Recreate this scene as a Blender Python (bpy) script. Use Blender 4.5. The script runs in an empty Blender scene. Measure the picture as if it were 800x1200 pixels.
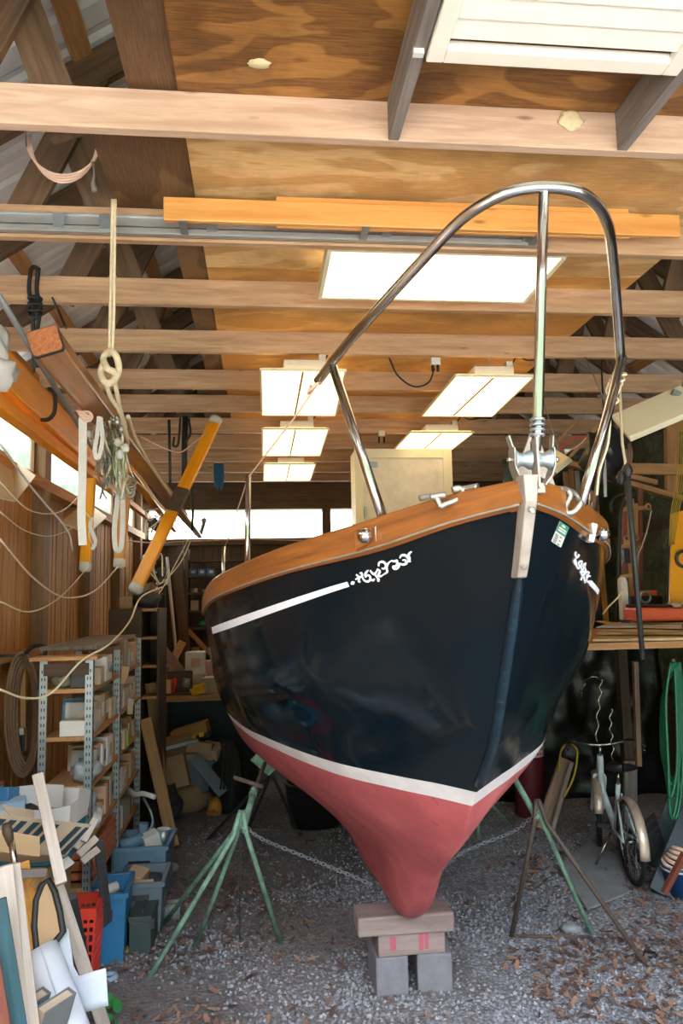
WORLD_STRENGTH = 9.0
FLOOR_CX = 0.9
import bpy, bmesh, math, random
from mathutils import Vector, Matrix, Euler
from mathutils.bvhtree import BVHTree
R = random.Random(7)
scene = bpy.context.scene
COL = scene.collection
pi = math.pi
# ---------------------------------------------------------------- camera
W_, H_, F_ = 800.0, 1200.0, 880.0
CAM = Vector((0, 0, 1.8))
_rho = 0.0215
_a, _b = -97.1, -97.96
_th = math.atan(-_b / F_)
_ps = math.atan(-_a / F_ * math.cos(_th))
_fw = Vector((math.sin(_ps) * math.cos(_th), math.cos(_ps) * math.cos(_th), math.sin(_th)))
_r0 = Vector((math.cos(_ps), -math.sin(_ps), 0))
_u0 = _r0.cross(_fw)
_rt = _r0 * math.cos(_rho) - _u0 * math.sin(_rho)
_up = _u0 * math.cos(_rho) + _r0 * math.sin(_rho)

def ray(px, py):
    return (_fw + _rt * ((px - W_ / 2) / F_) + _up * ((H_ / 2 - py) / F_)).normalized()

def P(px, py, Y):
    """world point on the plane Y that is seen at photo pixel px,py"""
    d = ray(px, py)
    return CAM + d * (Y / d.y)

def PZ(px, py, z):
    d = ray(px, py)
    return CAM + d * ((z - CAM.z) / d.z)

def PX(px, py, x):
    d = ray(px, py)
    return CAM + d * (x / d.x)

cd = bpy.data.cameras.new('camera')
cam = bpy.data.objects.new('camera', cd)
COL.objects.link(cam)
m = Matrix((_rt, _up, -_fw)).transposed().to_4x4()
m.translation = CAM
cam.matrix_world = m
cd.sensor_fit = 'VERTICAL'
cd.sensor_height = 36
cd.sensor_width = 24
cd.lens = 36 * F_ / H_
cd.clip_start = 0.05
scene.camera = cam
scene.view_settings.view_transform = 'Standard'
scene.view_settings.look = 'None'
scene.view_settings.gamma = 1
scene.view_settings.use_curve_mapping = False

# ---------------------------------------------------------------- materials
def lin(h):
    h = h.lstrip('#')
    out = []
    for i in (0, 2, 4):
        c = int(h[i:i + 2], 16) / 255
        out.append(c / 12.92 if c <= 0.04045 else ((c + 0.055) / 1.055) ** 2.4)
    return (out[0], out[1], out[2], 1)

class NT:
    def __init__(s, name):
        s.m = bpy.data.materials.new(name)
        s.m.use_nodes = True
        s.t = s.m.node_tree
        s.t.nodes.clear()
        s.out = s.n('ShaderNodeOutputMaterial')
    def n(s, ty, **kw):
        nd = s.t.nodes.new(ty)
        for k, v in kw.items():
            setattr(nd, k, v)
        return nd
    def l(s, a, b):
        s.t.links.new(a, b)
    def math(s, op, a, b=None, c=None):
        nd = s.n('ShaderNodeMath', operation=op)
        for i, v in enumerate((a, b, c)):
            if v is None: continue
            if isinstance(v, (int, float)): nd.inputs[i].default_value = v
            else: s.l(v, nd.inputs[i])
        return nd.outputs[0]
    def coord(s, scale=(1, 1, 1), src='gc'):
        if src == 'gc':
            a = s.n('ShaderNodeAttribute', attribute_name='gc').outputs['Vector']
        else:
            a = s.n('ShaderNodeTexCoord').outputs[src]
        mp = s.n('ShaderNodeMapping')
        mp.inputs['Scale'].default_value = scale
        s.l(a, mp.inputs['Vector'])
        return mp.outputs[0]
    def noise(s, vec, scale=5, detail=4, rough=0.55, dist=0):
        nd = s.n('ShaderNodeTexNoise')
        nd.inputs['Scale'].default_value = scale
        nd.inputs['Detail'].default_value = detail
        nd.inputs['Roughness'].default_value = rough
        nd.inputs['Distortion'].default_value = dist
        s.l(vec, nd.inputs['Vector'])
        return nd.outputs['Fac']
    def ramp(s, fac, stops):
        nd = s.n('ShaderNodeValToRGB')
        e = nd.color_ramp.elements
        while len(e) < len(stops): e.new(0.5)
        for i, (p, c) in enumerate(stops):
            e[i].position = p
            e[i].color = lin(c) if isinstance(c, str) else ((c, c, c, 1) if isinstance(c, (int, float)) else c)
        s.l(fac, nd.inputs[0])
        return nd.outputs[0]
    def mix(s, fac, a, b, bt='MIX'):
        nd = s.n('ShaderNodeMix', data_type='RGBA', blend_type=bt)
        for i, v in ((0, fac), (6, a), (7, b)):
            if isinstance(v, (int, float)): nd.inputs[i].default_value = v
            elif isinstance(v, str): nd.inputs[i].default_value = lin(v)
            elif isinstance(v, tuple): nd.inputs[i].default_value = v
            else: s.l(v, nd.inputs[i])
        return nd.outputs[2]
    def bsdf(s, color, rough=0.6, metal=0, bump=None, bstr=0.3, bdist=0.01, spec=0.5, coat=0, **kw):
        b = s.n('ShaderNodeBsdfPrincipled')
        def put(k, v):
            if isinstance(v, str): b.inputs[k].default_value = lin(v)
            elif isinstance(v, (int, float)) or isinstance(v, tuple): b.inputs[k].default_value = v
            else: s.l(v, b.inputs[k])
        put('Base Color', color); put('Roughness', rough); put('Metallic', metal)
        put('Specular IOR Level', spec); put('Coat Weight', coat)
        for k, v in kw.items(): put(k.replace('_', ' '), v)
        if bump is not None:
            bn = s.n('ShaderNodeBump')
            bn.inputs['Strength'].default_value = bstr
            bn.inputs['Distance'].default_value = bdist
            s.l(bump, bn.inputs['Height'])
            s.l(bn.outputs[0], b.inputs['Normal'])
        s.l(b.outputs[0], s.out.inputs[0])
        return s.m

_MC = {}
def wood(name, light, dark, ring=1.0, rough=0.65, coat=0, knots=True, mot=0.35):
    if name in _MC: return _MC[name]
    t = NT(name)
    v = t.coord((1.2, 14, 14))
    f = t.noise(v, 2.2 * ring, 5, 0.6, 0.6)
    fine = t.noise(t.coord((3, 90, 90)), 3, 3, 0.6)
    big = t.noise(t.coord((1, 2.5, 2.5)), 1.7, 3)
    c = t.ramp(f, [(0.32, dark), (0.62, light)])
    c = t.mix(t.ramp(fine, [(0.35, 0.35), (0.65, 0.0)]), c, dark)
    c = t.mix(t.ramp(big, [(0.35, mot), (0.65, 0.0)]), c, dark)
    if knots:
        vo = t.n('ShaderNodeTexVoronoi')
        vo.inputs['Scale'].default_value = 2.3
        t.l(t.coord((1, 3.5, 3.5)), vo.inputs['Vector'])
        k = t.ramp(vo.outputs['Distance'], [(0.03, 0.8), (0.09, 0.0)])
        dk = tuple(x * 0.35 for x in lin(dark)[:3]) + (1,)
        c = t.mix(k, c, dk)
    _MC[name] = t.bsdf(c, rough, 0, fine, 0.15, 0.004, coat=coat, Coat_Roughness=0.12)
    return _MC[name]

def ply(name, light, dark, freq=9.0, rough=0.6, sc=(0.8, 2.2, 2.2)):
    if name in _MC: return _MC[name]
    t = NT(name)
    big = t.noise(t.coord(sc), 1.3, 3, 0.5, 0.35)
    s = t.math('SINE', t.math('MULTIPLY', big, freq * 6.283))
    fine = t.noise(t.coord((4, 70, 70)), 2.5, 4, 0.65)
    blot = t.noise(t.coord((0.9, 0.9, 0.9)), 2.4, 4, 0.6)
    c = t.ramp(s, [(0.15, dark), (0.6, light)])
    c = t.mix(0.45, c, t.ramp(fine, [(0.35, dark), (0.62, light)]))
    dk = tuple(x * 0.5 for x in lin(dark)[:3]) + (1,)
    c = t.mix(t.ramp(blot, [(0.45, 0.0), (0.72, 0.8)]), c, dk)
    _MC[name] = t.bsdf(c, rough, 0, fine, 0.1, 0.003)
    return _MC[name]

def plain(name, col=None, rough=0.6, metal=0, var=0.25, scale=12, bstr=0.1, coat=0, spec=0.5, dirt=None):
    """one colour with wear mottling"""
    if name in _MC: return _MC[name]
    t = NT(name)
    v = t.coord(src='Object')
    n1 = t.noise(v, scale, 5, 0.6)
    n2 = t.noise(v, scale * 6, 3, 0.6)
    base = lin(col)
    dk = lin(dirt) if dirt else tuple(x * 0.45 for x in base[:3]) + (1,)
    c = t.mix(t.ramp(n1, [(0.38, var), (0.66, 0.0)]), base, dk)
    _MC[name] = t.bsdf(c, rough, metal, n2, bstr, 0.003, coat=coat, spec=spec)
    return _MC[name]

def emit(name, col, strength):
    t = NT(name)
    e = t.n('ShaderNodeEmission')
    e.inputs[0].default_value = lin(col)
    e.inputs[1].default_value = strength
    t.l(e.outputs[0], t.out.inputs[0])
    return t.m

# ---------------------------------------------------------------- mesh builder
class MB:
    def __init__(s):
        s.bm = bmesh.new()
        s.gc = s.bm.verts.layers.float_vector.new('gc')
    def _off(s):
        return Vector((R.uniform(0, 40), R.uniform(0, 40), R.uniform(0, 40)))
    def raw(s, verts, faces, gcs=None, smooth=False, mat=0):
        o = s._off()
        vs = []
        for i, v in enumerate(verts):
            nv = s.bm.verts.new(v)
            nv[s.gc] = (Vector(gcs[i]) if gcs else Vector(v)) + o
            vs.append(nv)
        for f in faces:
            try:
                fc = s.bm.faces.new([vs[i] for i in f])
                fc.smooth = smooth
                fc.material_index = mat
            except ValueError:
                pass
        return vs
    def box(s, c, size, rot=None, mat=0, taper=(1, 1)):
        c = Vector(c)
        M = Matrix.Identity(3) if rot is None else (rot if isinstance(rot, Matrix) else Euler(rot).to_matrix())
        hx, hy, hz = size[0] / 2, size[1] / 2, size[2] / 2
        loc = [Vector((x * hx * (taper[0] if z > 0 else 1), y * hy * (taper[1] if z > 0 else 1), z * hz))
               for z in (-1, 1) for y in (-1, 1) for x in (-1, 1)]
        order = sorted(range(3), key=lambda i: -size[i])
        gcs = [Vector((l[order[0]], l[order[1]], l[order[2]])) for l in loc]
        s.raw([c + M @ l for l in loc], [(0, 2, 3, 1), (4, 5, 7, 6), (0, 1, 5, 4), (2, 6, 7, 3), (0, 4, 6, 2), (1, 3, 7, 5)], gcs, mat=mat)
        return s
    def box2(s, lo, hi, mat=0):
        lo, hi = Vector(lo), Vector(hi)
        return s.box((lo + hi) / 2, hi - lo, mat=mat)
    def bar(s, p0, p1, w, h, up=(0, 0, 1), mat=0, w1=None, h1=None):
        """rectangular bar; h runs along up, w across"""
        p0, p1, up = Vector(p0), Vector(p1), Vector(up)
        d = (p1 - p0).normalized()
        x = d.cross(up)
        if x.length < 1e-4: x = d.cross(Vector((1, 0, 0)))
        x.normalize(); z = x.cross(d).normalized()
        L = (p1 - p0).length
        vs, gs = [], []
        for p, ww, hh, l in ((p0, w, h, 0), (p1, w1 or w, h1 or h, L)):
            for a, b in ((-1, -1), (1, -1), (1, 1), (-1, 1)):
                vs.append(p + x * a * ww / 2 + z * b * hh / 2)
                gs.append(Vector((l, a * ww / 2, b * hh / 2)))
        s.raw(vs, [(3, 2, 1, 0), (4, 5, 6, 7), (0, 1, 5, 4), (1, 2, 6, 5), (2, 3, 7, 6), (3, 0, 4, 7)], gs, mat=mat)
        return s
    def tube(s, pts, r, n=8, closed=False, caps=True, mat=0):
        pts = [Vector(p) for p in pts]
        N = len(pts)
        rr = r if isinstance(r, (list, tuple)) else [r] * N
        tan = []
        for i in range(N):
            if closed: t = pts[(i + 1) % N] - pts[i - 1]
            else: t = pts[min(i + 1, N - 1)] - pts[max(i - 1, 0)]
            if t.length < 1e-9: t = Vector((0, 0, 1))
            tan.append(t.normalized())
        u = tan[0].orthogonal().normalized()
        vs, gs, L = [], [], 0
        for i in range(N):
            if i:
                L += (pts[i] - pts[i - 1]).length
                ax = tan[i - 1].cross(tan[i])
                if ax.length > 1e-7:
                    u = Matrix.Rotation(tan[i - 1].angle(tan[i]), 3, ax.normalized()) @ u
            u = (u - tan[i] * u.dot(tan[i])).normalized()
            w = tan[i].cross(u)
            for k in range(n):
                a = 2 * pi * k / n
                off = u * math.cos(a) * rr[i] + w * math.sin(a) * rr[i]
                vs.append(pts[i] + off)
                gs.append(Vector((L, math.cos(a) * rr[i], math.sin(a) * rr[i])))
        fs = []
        for i in range(N if closed else N - 1):
            j = (i + 1) % N
            for k in range(n):
                k2 = (k + 1) % n
                fs.append((i * n + k, i * n + k2, j * n + k2, j * n + k))
        nv = s.raw(vs, fs, gs, smooth=True, mat=mat)
        if caps and not closed:
            for base, rev in ((0, True), ((N - 1) * n, False)):
                loop = [nv[base + k] for k in range(n)]
                if rev: loop.reverse()
                try:
                    f = s.bm.faces.new(loop); f.material_index = mat
                except ValueError: pass
        return s
    def cyl(s, p0, p1, r0, r1=None, n=16, mat=0):
        return s.tube([p0, p1], [r0, r0 if r1 is None else r1], n, mat=mat)
    def lathe(s, prof, c, M=None, n=24, mat=0, arc=2 * pi, closed=False):
        """prof = [(r, z)...] revolved about local z"""
        c = Vector(c); M = M or Matrix.Identity(3)
        vs, fs = [], []
        for (r, z) in prof:
            for k in range(n):
                a = arc * k / n
                vs.append(c + M @ Vector((r * math.cos(a), r * math.sin(a), z)))
        N = len(prof)
        for i in range(N if closed else N - 1):
            j = (i + 1) % N
            for k in range(n):
                k2 = (k + 1) % n
                fs.append((i * n + k, i * n + k2, j * n + k2, j * n + k))
        s.raw(vs, fs, smooth=True, mat=mat)
        return s
    def torus(s, c, R0, r, M=None, n=24, k=8, mat=0):
        prof = [(R0 + r * math.cos(2 * pi * i / k), r * math.sin(2 * pi * i / k)) for i in range(k)]
        return s.lathe(prof, c, M, n, mat, closed=True)
    def prism(s, outline, depth, c=(0, 0, 0), M=None, mat=0):
        """outline in local xy, extruded along local z by depth"""
        c = Vector(c); M = M or Matrix.Identity(3)
        n = len(outline)
        vs = [c + M @ Vector((x, y, 0)) for x, y in outline] + [c + M @ Vector((x, y, depth)) for x, y in outline]
        gs = [Vector((x, y, 0)) for x, y in outline] + [Vector((x, y, depth)) for x, y in outline]
        fs = [tuple(range(n - 1, -1, -1)), tuple(range(n, 2 * n))] + [(i, (i + 1) % n, n + (i + 1) % n, n + i) for i in range(n)]
        s.raw(vs, fs, gs, mat=mat)
        return s
    def poly(s, pts, thick, mat=0):
        """world polygon given thickness along its normal"""
        pts = [Vector(p) for p in pts]
        nrm = Vector((0, 0, 0))
        for i in range(len(pts)):
            nrm += (pts[i] - pts[0]).cross(pts[(i + 1) % len(pts)] - pts[0])
        nrm.normalize()
        n = len(pts)
        vs = [p - nrm * thick / 2 for p in pts] + [p + nrm * thick / 2 for p in pts]
        x = (pts[1] - pts[0]).normalized(); y = nrm.cross(x)
        gs = [Vector(((v - pts[0]).dot(x), (v - pts[0]).dot(y), (v - pts[0]).dot(nrm))) for v in vs]
        s.raw(vs, [tuple(range(n - 1, -1, -1)), tuple(range(n, 2 * n))] + [(i, (i + 1) % n, n + (i + 1) % n, n + i) for i in range(n)], gs, mat=mat)
        return s
    def grid(s, fn, nu, nv, closed_u=False, smooth=True, mat=0, gcf=None):
        vs = [Vector(fn(i / (nu - (0 if closed_u else 1)), j / (nv - 1))) for j in range(nv) for i in range(nu)]
        gs = [Vector(gcf(i / (nu - 1), j / (nv - 1))) for j in range(nv) for i in range(nu)] if gcf else None
        fs = []
        for j in range(nv - 1):
            for i in range(nu if closed_u else nu - 1):
                i2 = (i + 1) % nu
                fs.append((j * nu + i, j * nu + i2, (j + 1) * nu + i2, (j + 1) * nu + i))
        s.raw(vs, fs, gs, smooth=smooth, mat=mat)
        return s
    def blob(s, c, size, seed=0, amp=0.25, sub=2, rot=None, flat=None, smooth=True):
        from mathutils import noise as mn
        tmp = bmesh.new()
        bmesh.ops.create_icosphere(tmp, subdivisions=sub, radius=1)
        M = Euler(rot).to_matrix() if rot else Matrix.Identity(3)
        vs = []
        for v in tmp.verts:
            p = v.co.copy()
            k = 1 + amp * mn.noise(p * 1.6 + Vector((seed * 3.1, seed, 0))) + amp * 0.6 * mn.noise(p * 4 + Vector((seed, 0, 7)))
            p = Vector((p.x * size[0] / 2 * k, p.y * size[1] / 2 * k, p.z * size[2] / 2 * k))
            q = Vector(c) + M @ p
            if flat is not None and q.z < flat: q.z = flat
            vs.append(q)
        tmp.verts.index_update()
        s.raw(vs, [tuple(v.index for v in f.verts) for f in tmp.faces], smooth=smooth)
        tmp.free()
        return s
    def build(s, name, mat, parent=None, bevel=0, kind=None, label=None, solid=0, sub=0):
        bm = s.bm
        bmesh.ops.recalc_face_normals(bm, faces=bm.faces[:])
        if parent is not None:
            o0 = Vector((0, 0, 0)); q = parent
            while q is not None:
                o0 += q.location; q = q.parent
        else:
            xs = [v.co for v in bm.verts]
            o0 = Vector(((min(v.x for v in xs) + max(v.x for v in xs)) / 2, (min(v.y for v in xs) + max(v.y for v in xs)) / 2, min(v.z for v in xs)))
        for v in bm.verts: v.co -= o0
        me = bpy.data.meshes.new(name)
        bm.to_mesh(me); bm.free()
        ob = bpy.data.objects.new(name, me)
        for mm in (mat if isinstance(mat, (list, tuple)) else [mat]): me.materials.append(mm)
        COL.objects.link(ob)
        if parent is not None: ob.parent = parent
        else: ob.location = o0
        if solid:
            md = ob.modifiers.new('thickness', 'SOLIDIFY'); md.thickness = solid; md.offset = 0
        if bevel:
            md = ob.modifiers.new('bevel', 'BEVEL'); md.width = bevel; md.segments = 2; md.limit_method = 'ANGLE'; md.angle_limit = 0.6
        if sub:
            md = ob.modifiers.new('sub', 'SUBSURF'); md.levels = sub; md.render_levels = sub
        if kind: ob['kind'] = kind
        if label: ob['label'] = label
        return ob

def tag(o, label, cat, group=None, kind=None):
    o['label'] = label; o['category'] = cat
    if group: o['group'] = group
    if kind: o['kind'] = kind
    return o

def thing(name, label, cat, loc, group=None):
    o = bpy.data.objects.new(name, None)
    o.empty_display_size = 0.1
    COL.objects.link(o)
    o.location = Vector(loc)
    return tag(o, label, cat, group)

def struct(ob, label, cat):
    return tag(ob, label, cat, kind='structure')

def cat_rom(pts, n):
    """smooth open curve through 3-D points"""
    pts = [Vector(p) for p in pts]
    out = []
    m = len(pts)
    for i in range(m - 1):
        p0 = pts[i - 1] if i else pts[0] * 2 - pts[1]
        p1, p2 = pts[i], pts[i + 1]
        p3 = pts[i + 2] if i + 2 < m else pts[-1] * 2 - pts[-2]
        for k in range(n):
            t = k / n
            out.append(0.5 * ((2 * p1) + (p2 - p0) * t + (2 * p0 - 5 * p1 + 4 * p2 - p3) * t * t + (3 * p1 - p0 - 3 * p2 + p3) * t ** 3))
    out.append(pts[-1].copy())
    return out

def copy_tree(o, parent=None):
    c = o.copy(); COL.objects.link(c)
    if parent is not None: c.parent = parent
    for ch in list(o.children): copy_tree(ch, c)
    return c

def rx(a): return Matrix.Rotation(a, 3, 'X')
def ry(a): return Matrix.Rotation(a, 3, 'Y')
def rz(a): return Matrix.Rotation(a, 3, 'Z')
# ---------------------------------------------------------------- palette
M_joist = wood('joist_wood', '#c3a080', '#98775a', 1.0)
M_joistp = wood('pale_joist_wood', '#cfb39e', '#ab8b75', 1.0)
M_rafter = wood('rafter_wood', '#6f543c', '#453324', 1.0)
M_orange = wood('varnished_orange_wood', '#dba15c', '#bd7f3e', 0.7, 0.45, 0.1)
M_spar = wood('honey_varnished_wood', '#f0a51c', '#d17f0c', 0.6, 0.35, 0.15, knots=False, mot=0.2)
M_mast = wood('brown_varnished_wood', '#b0743f', '#7d4b26', 0.6, 0.3, 0.35, knots=False)
M_teak = wood('teak_rail_wood', '#a86426', '#71401a', 0.9, 0.42, 0.25, knots=False, mot=0.4)
M_board = wood('wall_board_wood', '#d69d5c', '#a06a36', 0.8)
M_stud = wood('stud_wood', '#96744f', '#6d5236', 0.9)
M_boom = wood('orange_boom_varnish', '#ffa010', '#e58a04', 0.6, 0.5, 0.0, knots=False, mot=0.15)
M_flap = plain('bright_cardboard', '#d8c2a2', 0.85, 0, 0.12, 5, 0.05)
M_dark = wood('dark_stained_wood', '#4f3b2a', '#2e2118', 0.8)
M_backw = wood('back_wall_wood', '#6b4f38', '#432f20', 0.8)
M_pale = wood('pale_lumber', '#b9aca4', '#9a8d86', 0.9, mot=0.2)
M_lum = wood('tan_lumber', '#b98c5c', '#8e6540', 0.9)
M_greyw = wood('grey_weathered_wood', '#8d847f', '#635b58', 0.9)
M_pinkw = wood('pinkish_block_wood', '#93807e', '#75625f', 0.9, knots=False)
M_charw = wood('charcoal_wood', '#4a4a50', '#2f2f35', 0.9)
M_tealw = wood('teal_painted_wood', '#2f5a66', '#1d3b45', 0.9, knots=False)
M_redw = wood('reddish_wood', '#8a4a38', '#5d2f24', 0.9)
M_peel = wood('peeling_orange_wood', '#d99a3c', '#8f5f22', 1.6)
M_plyA = ply('ceiling_plywood_dark', '#ad7a3e', '#633d1a', 7)
M_plyB = ply('ceiling_plywood_light', '#e6c590', '#bb8d52', 4)
M_plyC = ply('ceiling_plywood_warm', '#dba75f', '#b67f3e', 3)
M_plyD = ply('shadowed_brown_plywood', '#80603f', '#503724', 3)  # the shadow on the side strips is put into this darker brown
M_plyT = ply('tan_plywood_sheet', '#cfae80', '#ab8759', 2)
M_steel = plain('polished_stainless', '#c4c2c0', 0.18, 1.0, 0.1, 6, 0.02)
M_cast = plain('weathered_cast_metal', '#a9a29c', 0.45, 0.8, 0.35, 14, 0.2)
M_galv = plain('galvanised_steel', '#9fa9b0', 0.45, 0.75, 0.3, 20, 0.1)
M_roofm = plain('ribbed_roof_metal', '#dde0e4', 0.5, 0.0, 0.3, 4, 0.05)
M_track = plain('aluminium_track', '#b6b8ba', 0.4, 0.7, 0.2, 9, 0.05)
M_white = plain('white_enamel', '#e9e4da', 0.45, 0, 0.12, 6, 0.03)
M_cream = plain('cream_paint', '#e2dabf', 0.5, 0, 0.15, 5, 0.05)
M_off = plain('off_white_plastic', '#c9c7c4', 0.5, 0, 0.15, 6, 0.03)
M_black = plain('black_rubber', '#1b1b1d', 0.6, 0, 0.2, 10)
M_blackp = plain('black_plastic', '#232326', 0.4, 0, 0.2, 10)
M_iron = plain('dark_iron', '#4b4c50', 0.55, 0.6, 0.4, 18, 0.25)
M_rust = plain('rusty_steel', '#5d5450', 0.7, 0.3, 0.5, 18, 0.3, dirt='#4b3122')
M_greenp = plain('chipped_green_paint', '#86b09c', 0.6, 0, 0.6, 16, 0.3, dirt='#3a3a34')
M_card = plain('cardboard', '#a98c6c', 0.85, 0, 0.2, 6, 0.05)
M_card2 = plain('pale_cardboard', '#b3a08c', 0.85, 0, 0.2, 6, 0.05)
M_card3 = plain('dark_cardboard', '#8d7153', 0.85, 0, 0.25, 6, 0.05)
M_paper = plain('white_paper', '#c6c3c2', 0.8, 0, 0.12, 7, 0.03)
M_sheet = plain('white_laminate_sheet', '#b9bfcc', 0.35, 0, 0.08, 3, 0.02)
M_conc = plain('concrete', '#75727a', 0.9, 0, 0.35, 14, 0.5)
M_blue = plain('blue_plastic', '#2f6f9c', 0.45, 0, 0.3, 8)
M_lblue = plain('dusty_blue_plastic', '#5f7f97', 0.55, 0, 0.35, 8)
M_gbin = plain('grey_plastic_bin', '#5d6a74', 0.55, 0, 0.35, 8)
M_red = plain('red_plastic', '#d8402f', 0.45, 0, 0.15, 8)
M_ocr = plain('orange_crate_plastic', '#c4704a', 0.5, 0, 0.3, 8)
M_teal = plain('teal_print_card', '#1f6f88', 0.7, 0, 0.15, 9)
M_navy = plain('navy_print_card', '#243b46', 0.7, 0, 0.15, 9)
M_rope = plain('cream_rope', '#d8c9ac', 0.85, 0, 0.25, 60, 0.5)
M_wrope = plain('white_webbing', '#c4c1bd', 0.8, 0, 0.15, 40, 0.3)
M_pink = plain('pinkish_cable', '#d9b8a6', 0.6, 0, 0.15, 20)
M_brope = plain('brown_hose', '#7d5f4a', 0.6, 0, 0.3, 12)
M_ghose = plain('green_garden_hose', '#115c3e', 0.45, 0, 0.25, 12)
M_bluer = plain('blue_twine', '#285f86', 0.7, 0, 0.2, 40)
M_yel = plain('yellow_cord', '#a88a24', 0.6, 0, 0.2, 20)
M_yelp = plain('yellow_plastic', '#e2bb1e', 0.45, 0, 0.1, 8)
M_tank = plain('dull_red_tank_paint', '#6c1f2b', 0.45, 0, 0.4, 7, 0.1)
M_bikef = plain('pale_blue_bicycle_paint', '#cfe0e8', 0.35, 0, 0.3, 14, 0.05, dirt='#6b6a63')
M_chrome = plain('worn_chrome', '#b8b6b2', 0.25, 1.0, 0.4, 20, 0.05, dirt='#6e5440')
M_fend = plain('rust_tinted_fender', '#dccbbd', 0.35, 0.35, 0.4, 10, 0.05, dirt='#8c6440')
M_pboard = plain('orange_painted_board', '#e59a1c', 0.45, 0, 0.08, 3, 0.02)
M_otool = plain('orange_red_case', '#dd5a30', 0.5, 0, 0.2, 8)
M_dgreen = plain('dark_green_metal', '#3d4a48', 0.6, 0.2, 0.3, 12, 0.15)
M_dblue = plain('dark_blue_grey_board', '#33424c', 0.6, 0, 0.4, 8)
M_leafb = plain('dead_oak_leaf', '#8f5b38', 0.8, 0, 0.3, 30)
M_greenl = plain('green_leaf', '#2f7a3c', 0.5, 0, 0.3, 20)
M_glassg = plain('greenish_jug_glass', '#7f9594', 0.15, 0, 0.2, 8)
M_rag = plain('grey_plastic_bag', '#8b8f95', 0.35, 0, 0.35, 10, 0.3)
M_foot = plain('dark_block_wall_paint', '#2c3c44', 0.8, 0, 0.35, 4, 0.3)
# ---------------------------------------------------------------- the building
XL, XR, YB = -1.65, 3.6, 10.7
XC = 0.97
SL = 0.68
def roof_z(x): return 3.40 + SL * ((x - XL) if x < XC else (XR - x))

# world: overcast sky above a ring of bright trees
wd = bpy.data.worlds.new('world'); scene.world = wd
wd.use_nodes = True
nt = wd.node_tree; nt.nodes.clear()
wo = nt.nodes.new('ShaderNodeOutputWorld'); bg = nt.nodes.new('ShaderNodeBackground')
tc = nt.nodes.new('ShaderNodeTexCoord'); sep = nt.nodes.new('ShaderNodeSeparateXYZ')
nt.links.new(tc.outputs['Generated'], sep.inputs[0])
no = nt.nodes.new('ShaderNodeTexNoise'); no.inputs['Scale'].default_value = 24; no.inputs['Detail'].default_value = 6
nt.links.new(tc.outputs['Generated'], no.inputs['Vector'])
rp = nt.nodes.new('ShaderNodeValToRGB'); e = rp.color_ramp.elements
e[0].position = 0.40; e[0].color = (0.02, 0.038, 0.018, 1)
e[1].position = 0.56; e[1].color = (0.13, 0.165, 0.115, 1)
nt.links.new(no.outputs['Fac'], rp.inputs[0])
zr = nt.nodes.new('ShaderNodeValToRGB'); e = zr.color_ramp.elements
e[0].position = 0.33; e[0].color = (0, 0, 0, 1); e[1].position = 0.48; e[1].color = (1, 1, 1, 1)
nt.links.new(sep.outputs['Z'], zr.inputs[0])
mx = nt.nodes.new('ShaderNodeMix'); mx.data_type = 'RGBA'
nt.links.new(zr.outputs[0], mx.inputs[0]); nt.links.new(rp.outputs[0], mx.inputs[6]); mx.inputs[7].default_value = (0.84, 0.92, 1.0, 1)
nt.links.new(mx.outputs[2], bg.inputs[0]); bg.inputs[1].default_value = WORLD_STRENGTH
nt.links.new(bg.outputs[0], wo.inputs[0])

# floor: gravel with trodden earth at the sides, continuing outside the open door
t = NT('gravel_floor')
v = t.coord(src='Object')
vo = t.n('ShaderNodeTexVoronoi'); vo.inputs['Scale'].default_value = 55; t.l(v, vo.inputs['Vector'])
stone = t.ramp(t.math('FRACT', t.math('MULTIPLY', vo.outputs['Color'], 1.0)), [(0.0, '#74757f'), (0.5, '#9597a1'), (1.0, '#b3b3ba')])
gap = t.ramp(vo.outputs['Distance'], [(0.25, 1.0), (0.65, 0.45)])
stone = t.mix(1.0, stone, gap, 'MULTIPLY')
dirtn = t.noise(v, 3.0, 6, 0.65)
dirt = t.ramp(t.noise(v, 30, 5, 0.7), [(0.3, '#4a4443'), (0.55, '#6c6463'), (0.75, '#8c8482')])
sx = t.n('ShaderNodeSeparateXYZ'); t.l(v, sx.inputs[0])
side = t.math('ABSOLUTE', t.math('SUBTRACT', sx.outputs[0], FLOOR_CX))
edge = t.math('ADD', t.math('MULTIPLY', t.math('SUBTRACT', side, 0.75), 1.1), t.math('MULTIPLY', t.math('SUBTRACT', dirtn, 0.5), 2.4))
c = t.mix(t.ramp(edge, [(0.0, 0.08), (0.45, 0.85)]), stone, dirt)
stain = t.ramp(t.noise(v, 1.6, 4, 0.6), [(0.45, 0.0), (0.68, 0.55)])
c = t.mix(stain, c, '#4a4648')
c = t.mix(t.ramp(t.math('ADD', t.math('MULTIPLY', sx.outputs[1], -0.5), t.math('MULTIPLY', dirtn, 0.6)), [(0.45, 0.0), (0.85, 1.0)]), c, t.ramp(t.noise(v, 6, 5), [(0.3, '#aaa398'), (0.7, '#c6bfb3')]))  # unseen drive outside, made pale to bounce light up to the ceiling
M_floor = t.bsdf(c, 0.9, 0, vo.outputs['Distance'], 0.6, 0.012)
mb = MB()
from mathutils import noise as mnoise
mb.grid(lambda u, v: ((u - 0.5) * 16 + 1, -13 + v * 25, 0.012 * mnoise.noise(Vector((u * 30, v * 34, 0))) - 0.006), 120, 200)
fl = mb.build('floor', M_floor)
fl.location.z = -0.006
struct(fl, 'grey gravel floor with trodden brown earth and dead leaves', 'floor')

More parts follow.
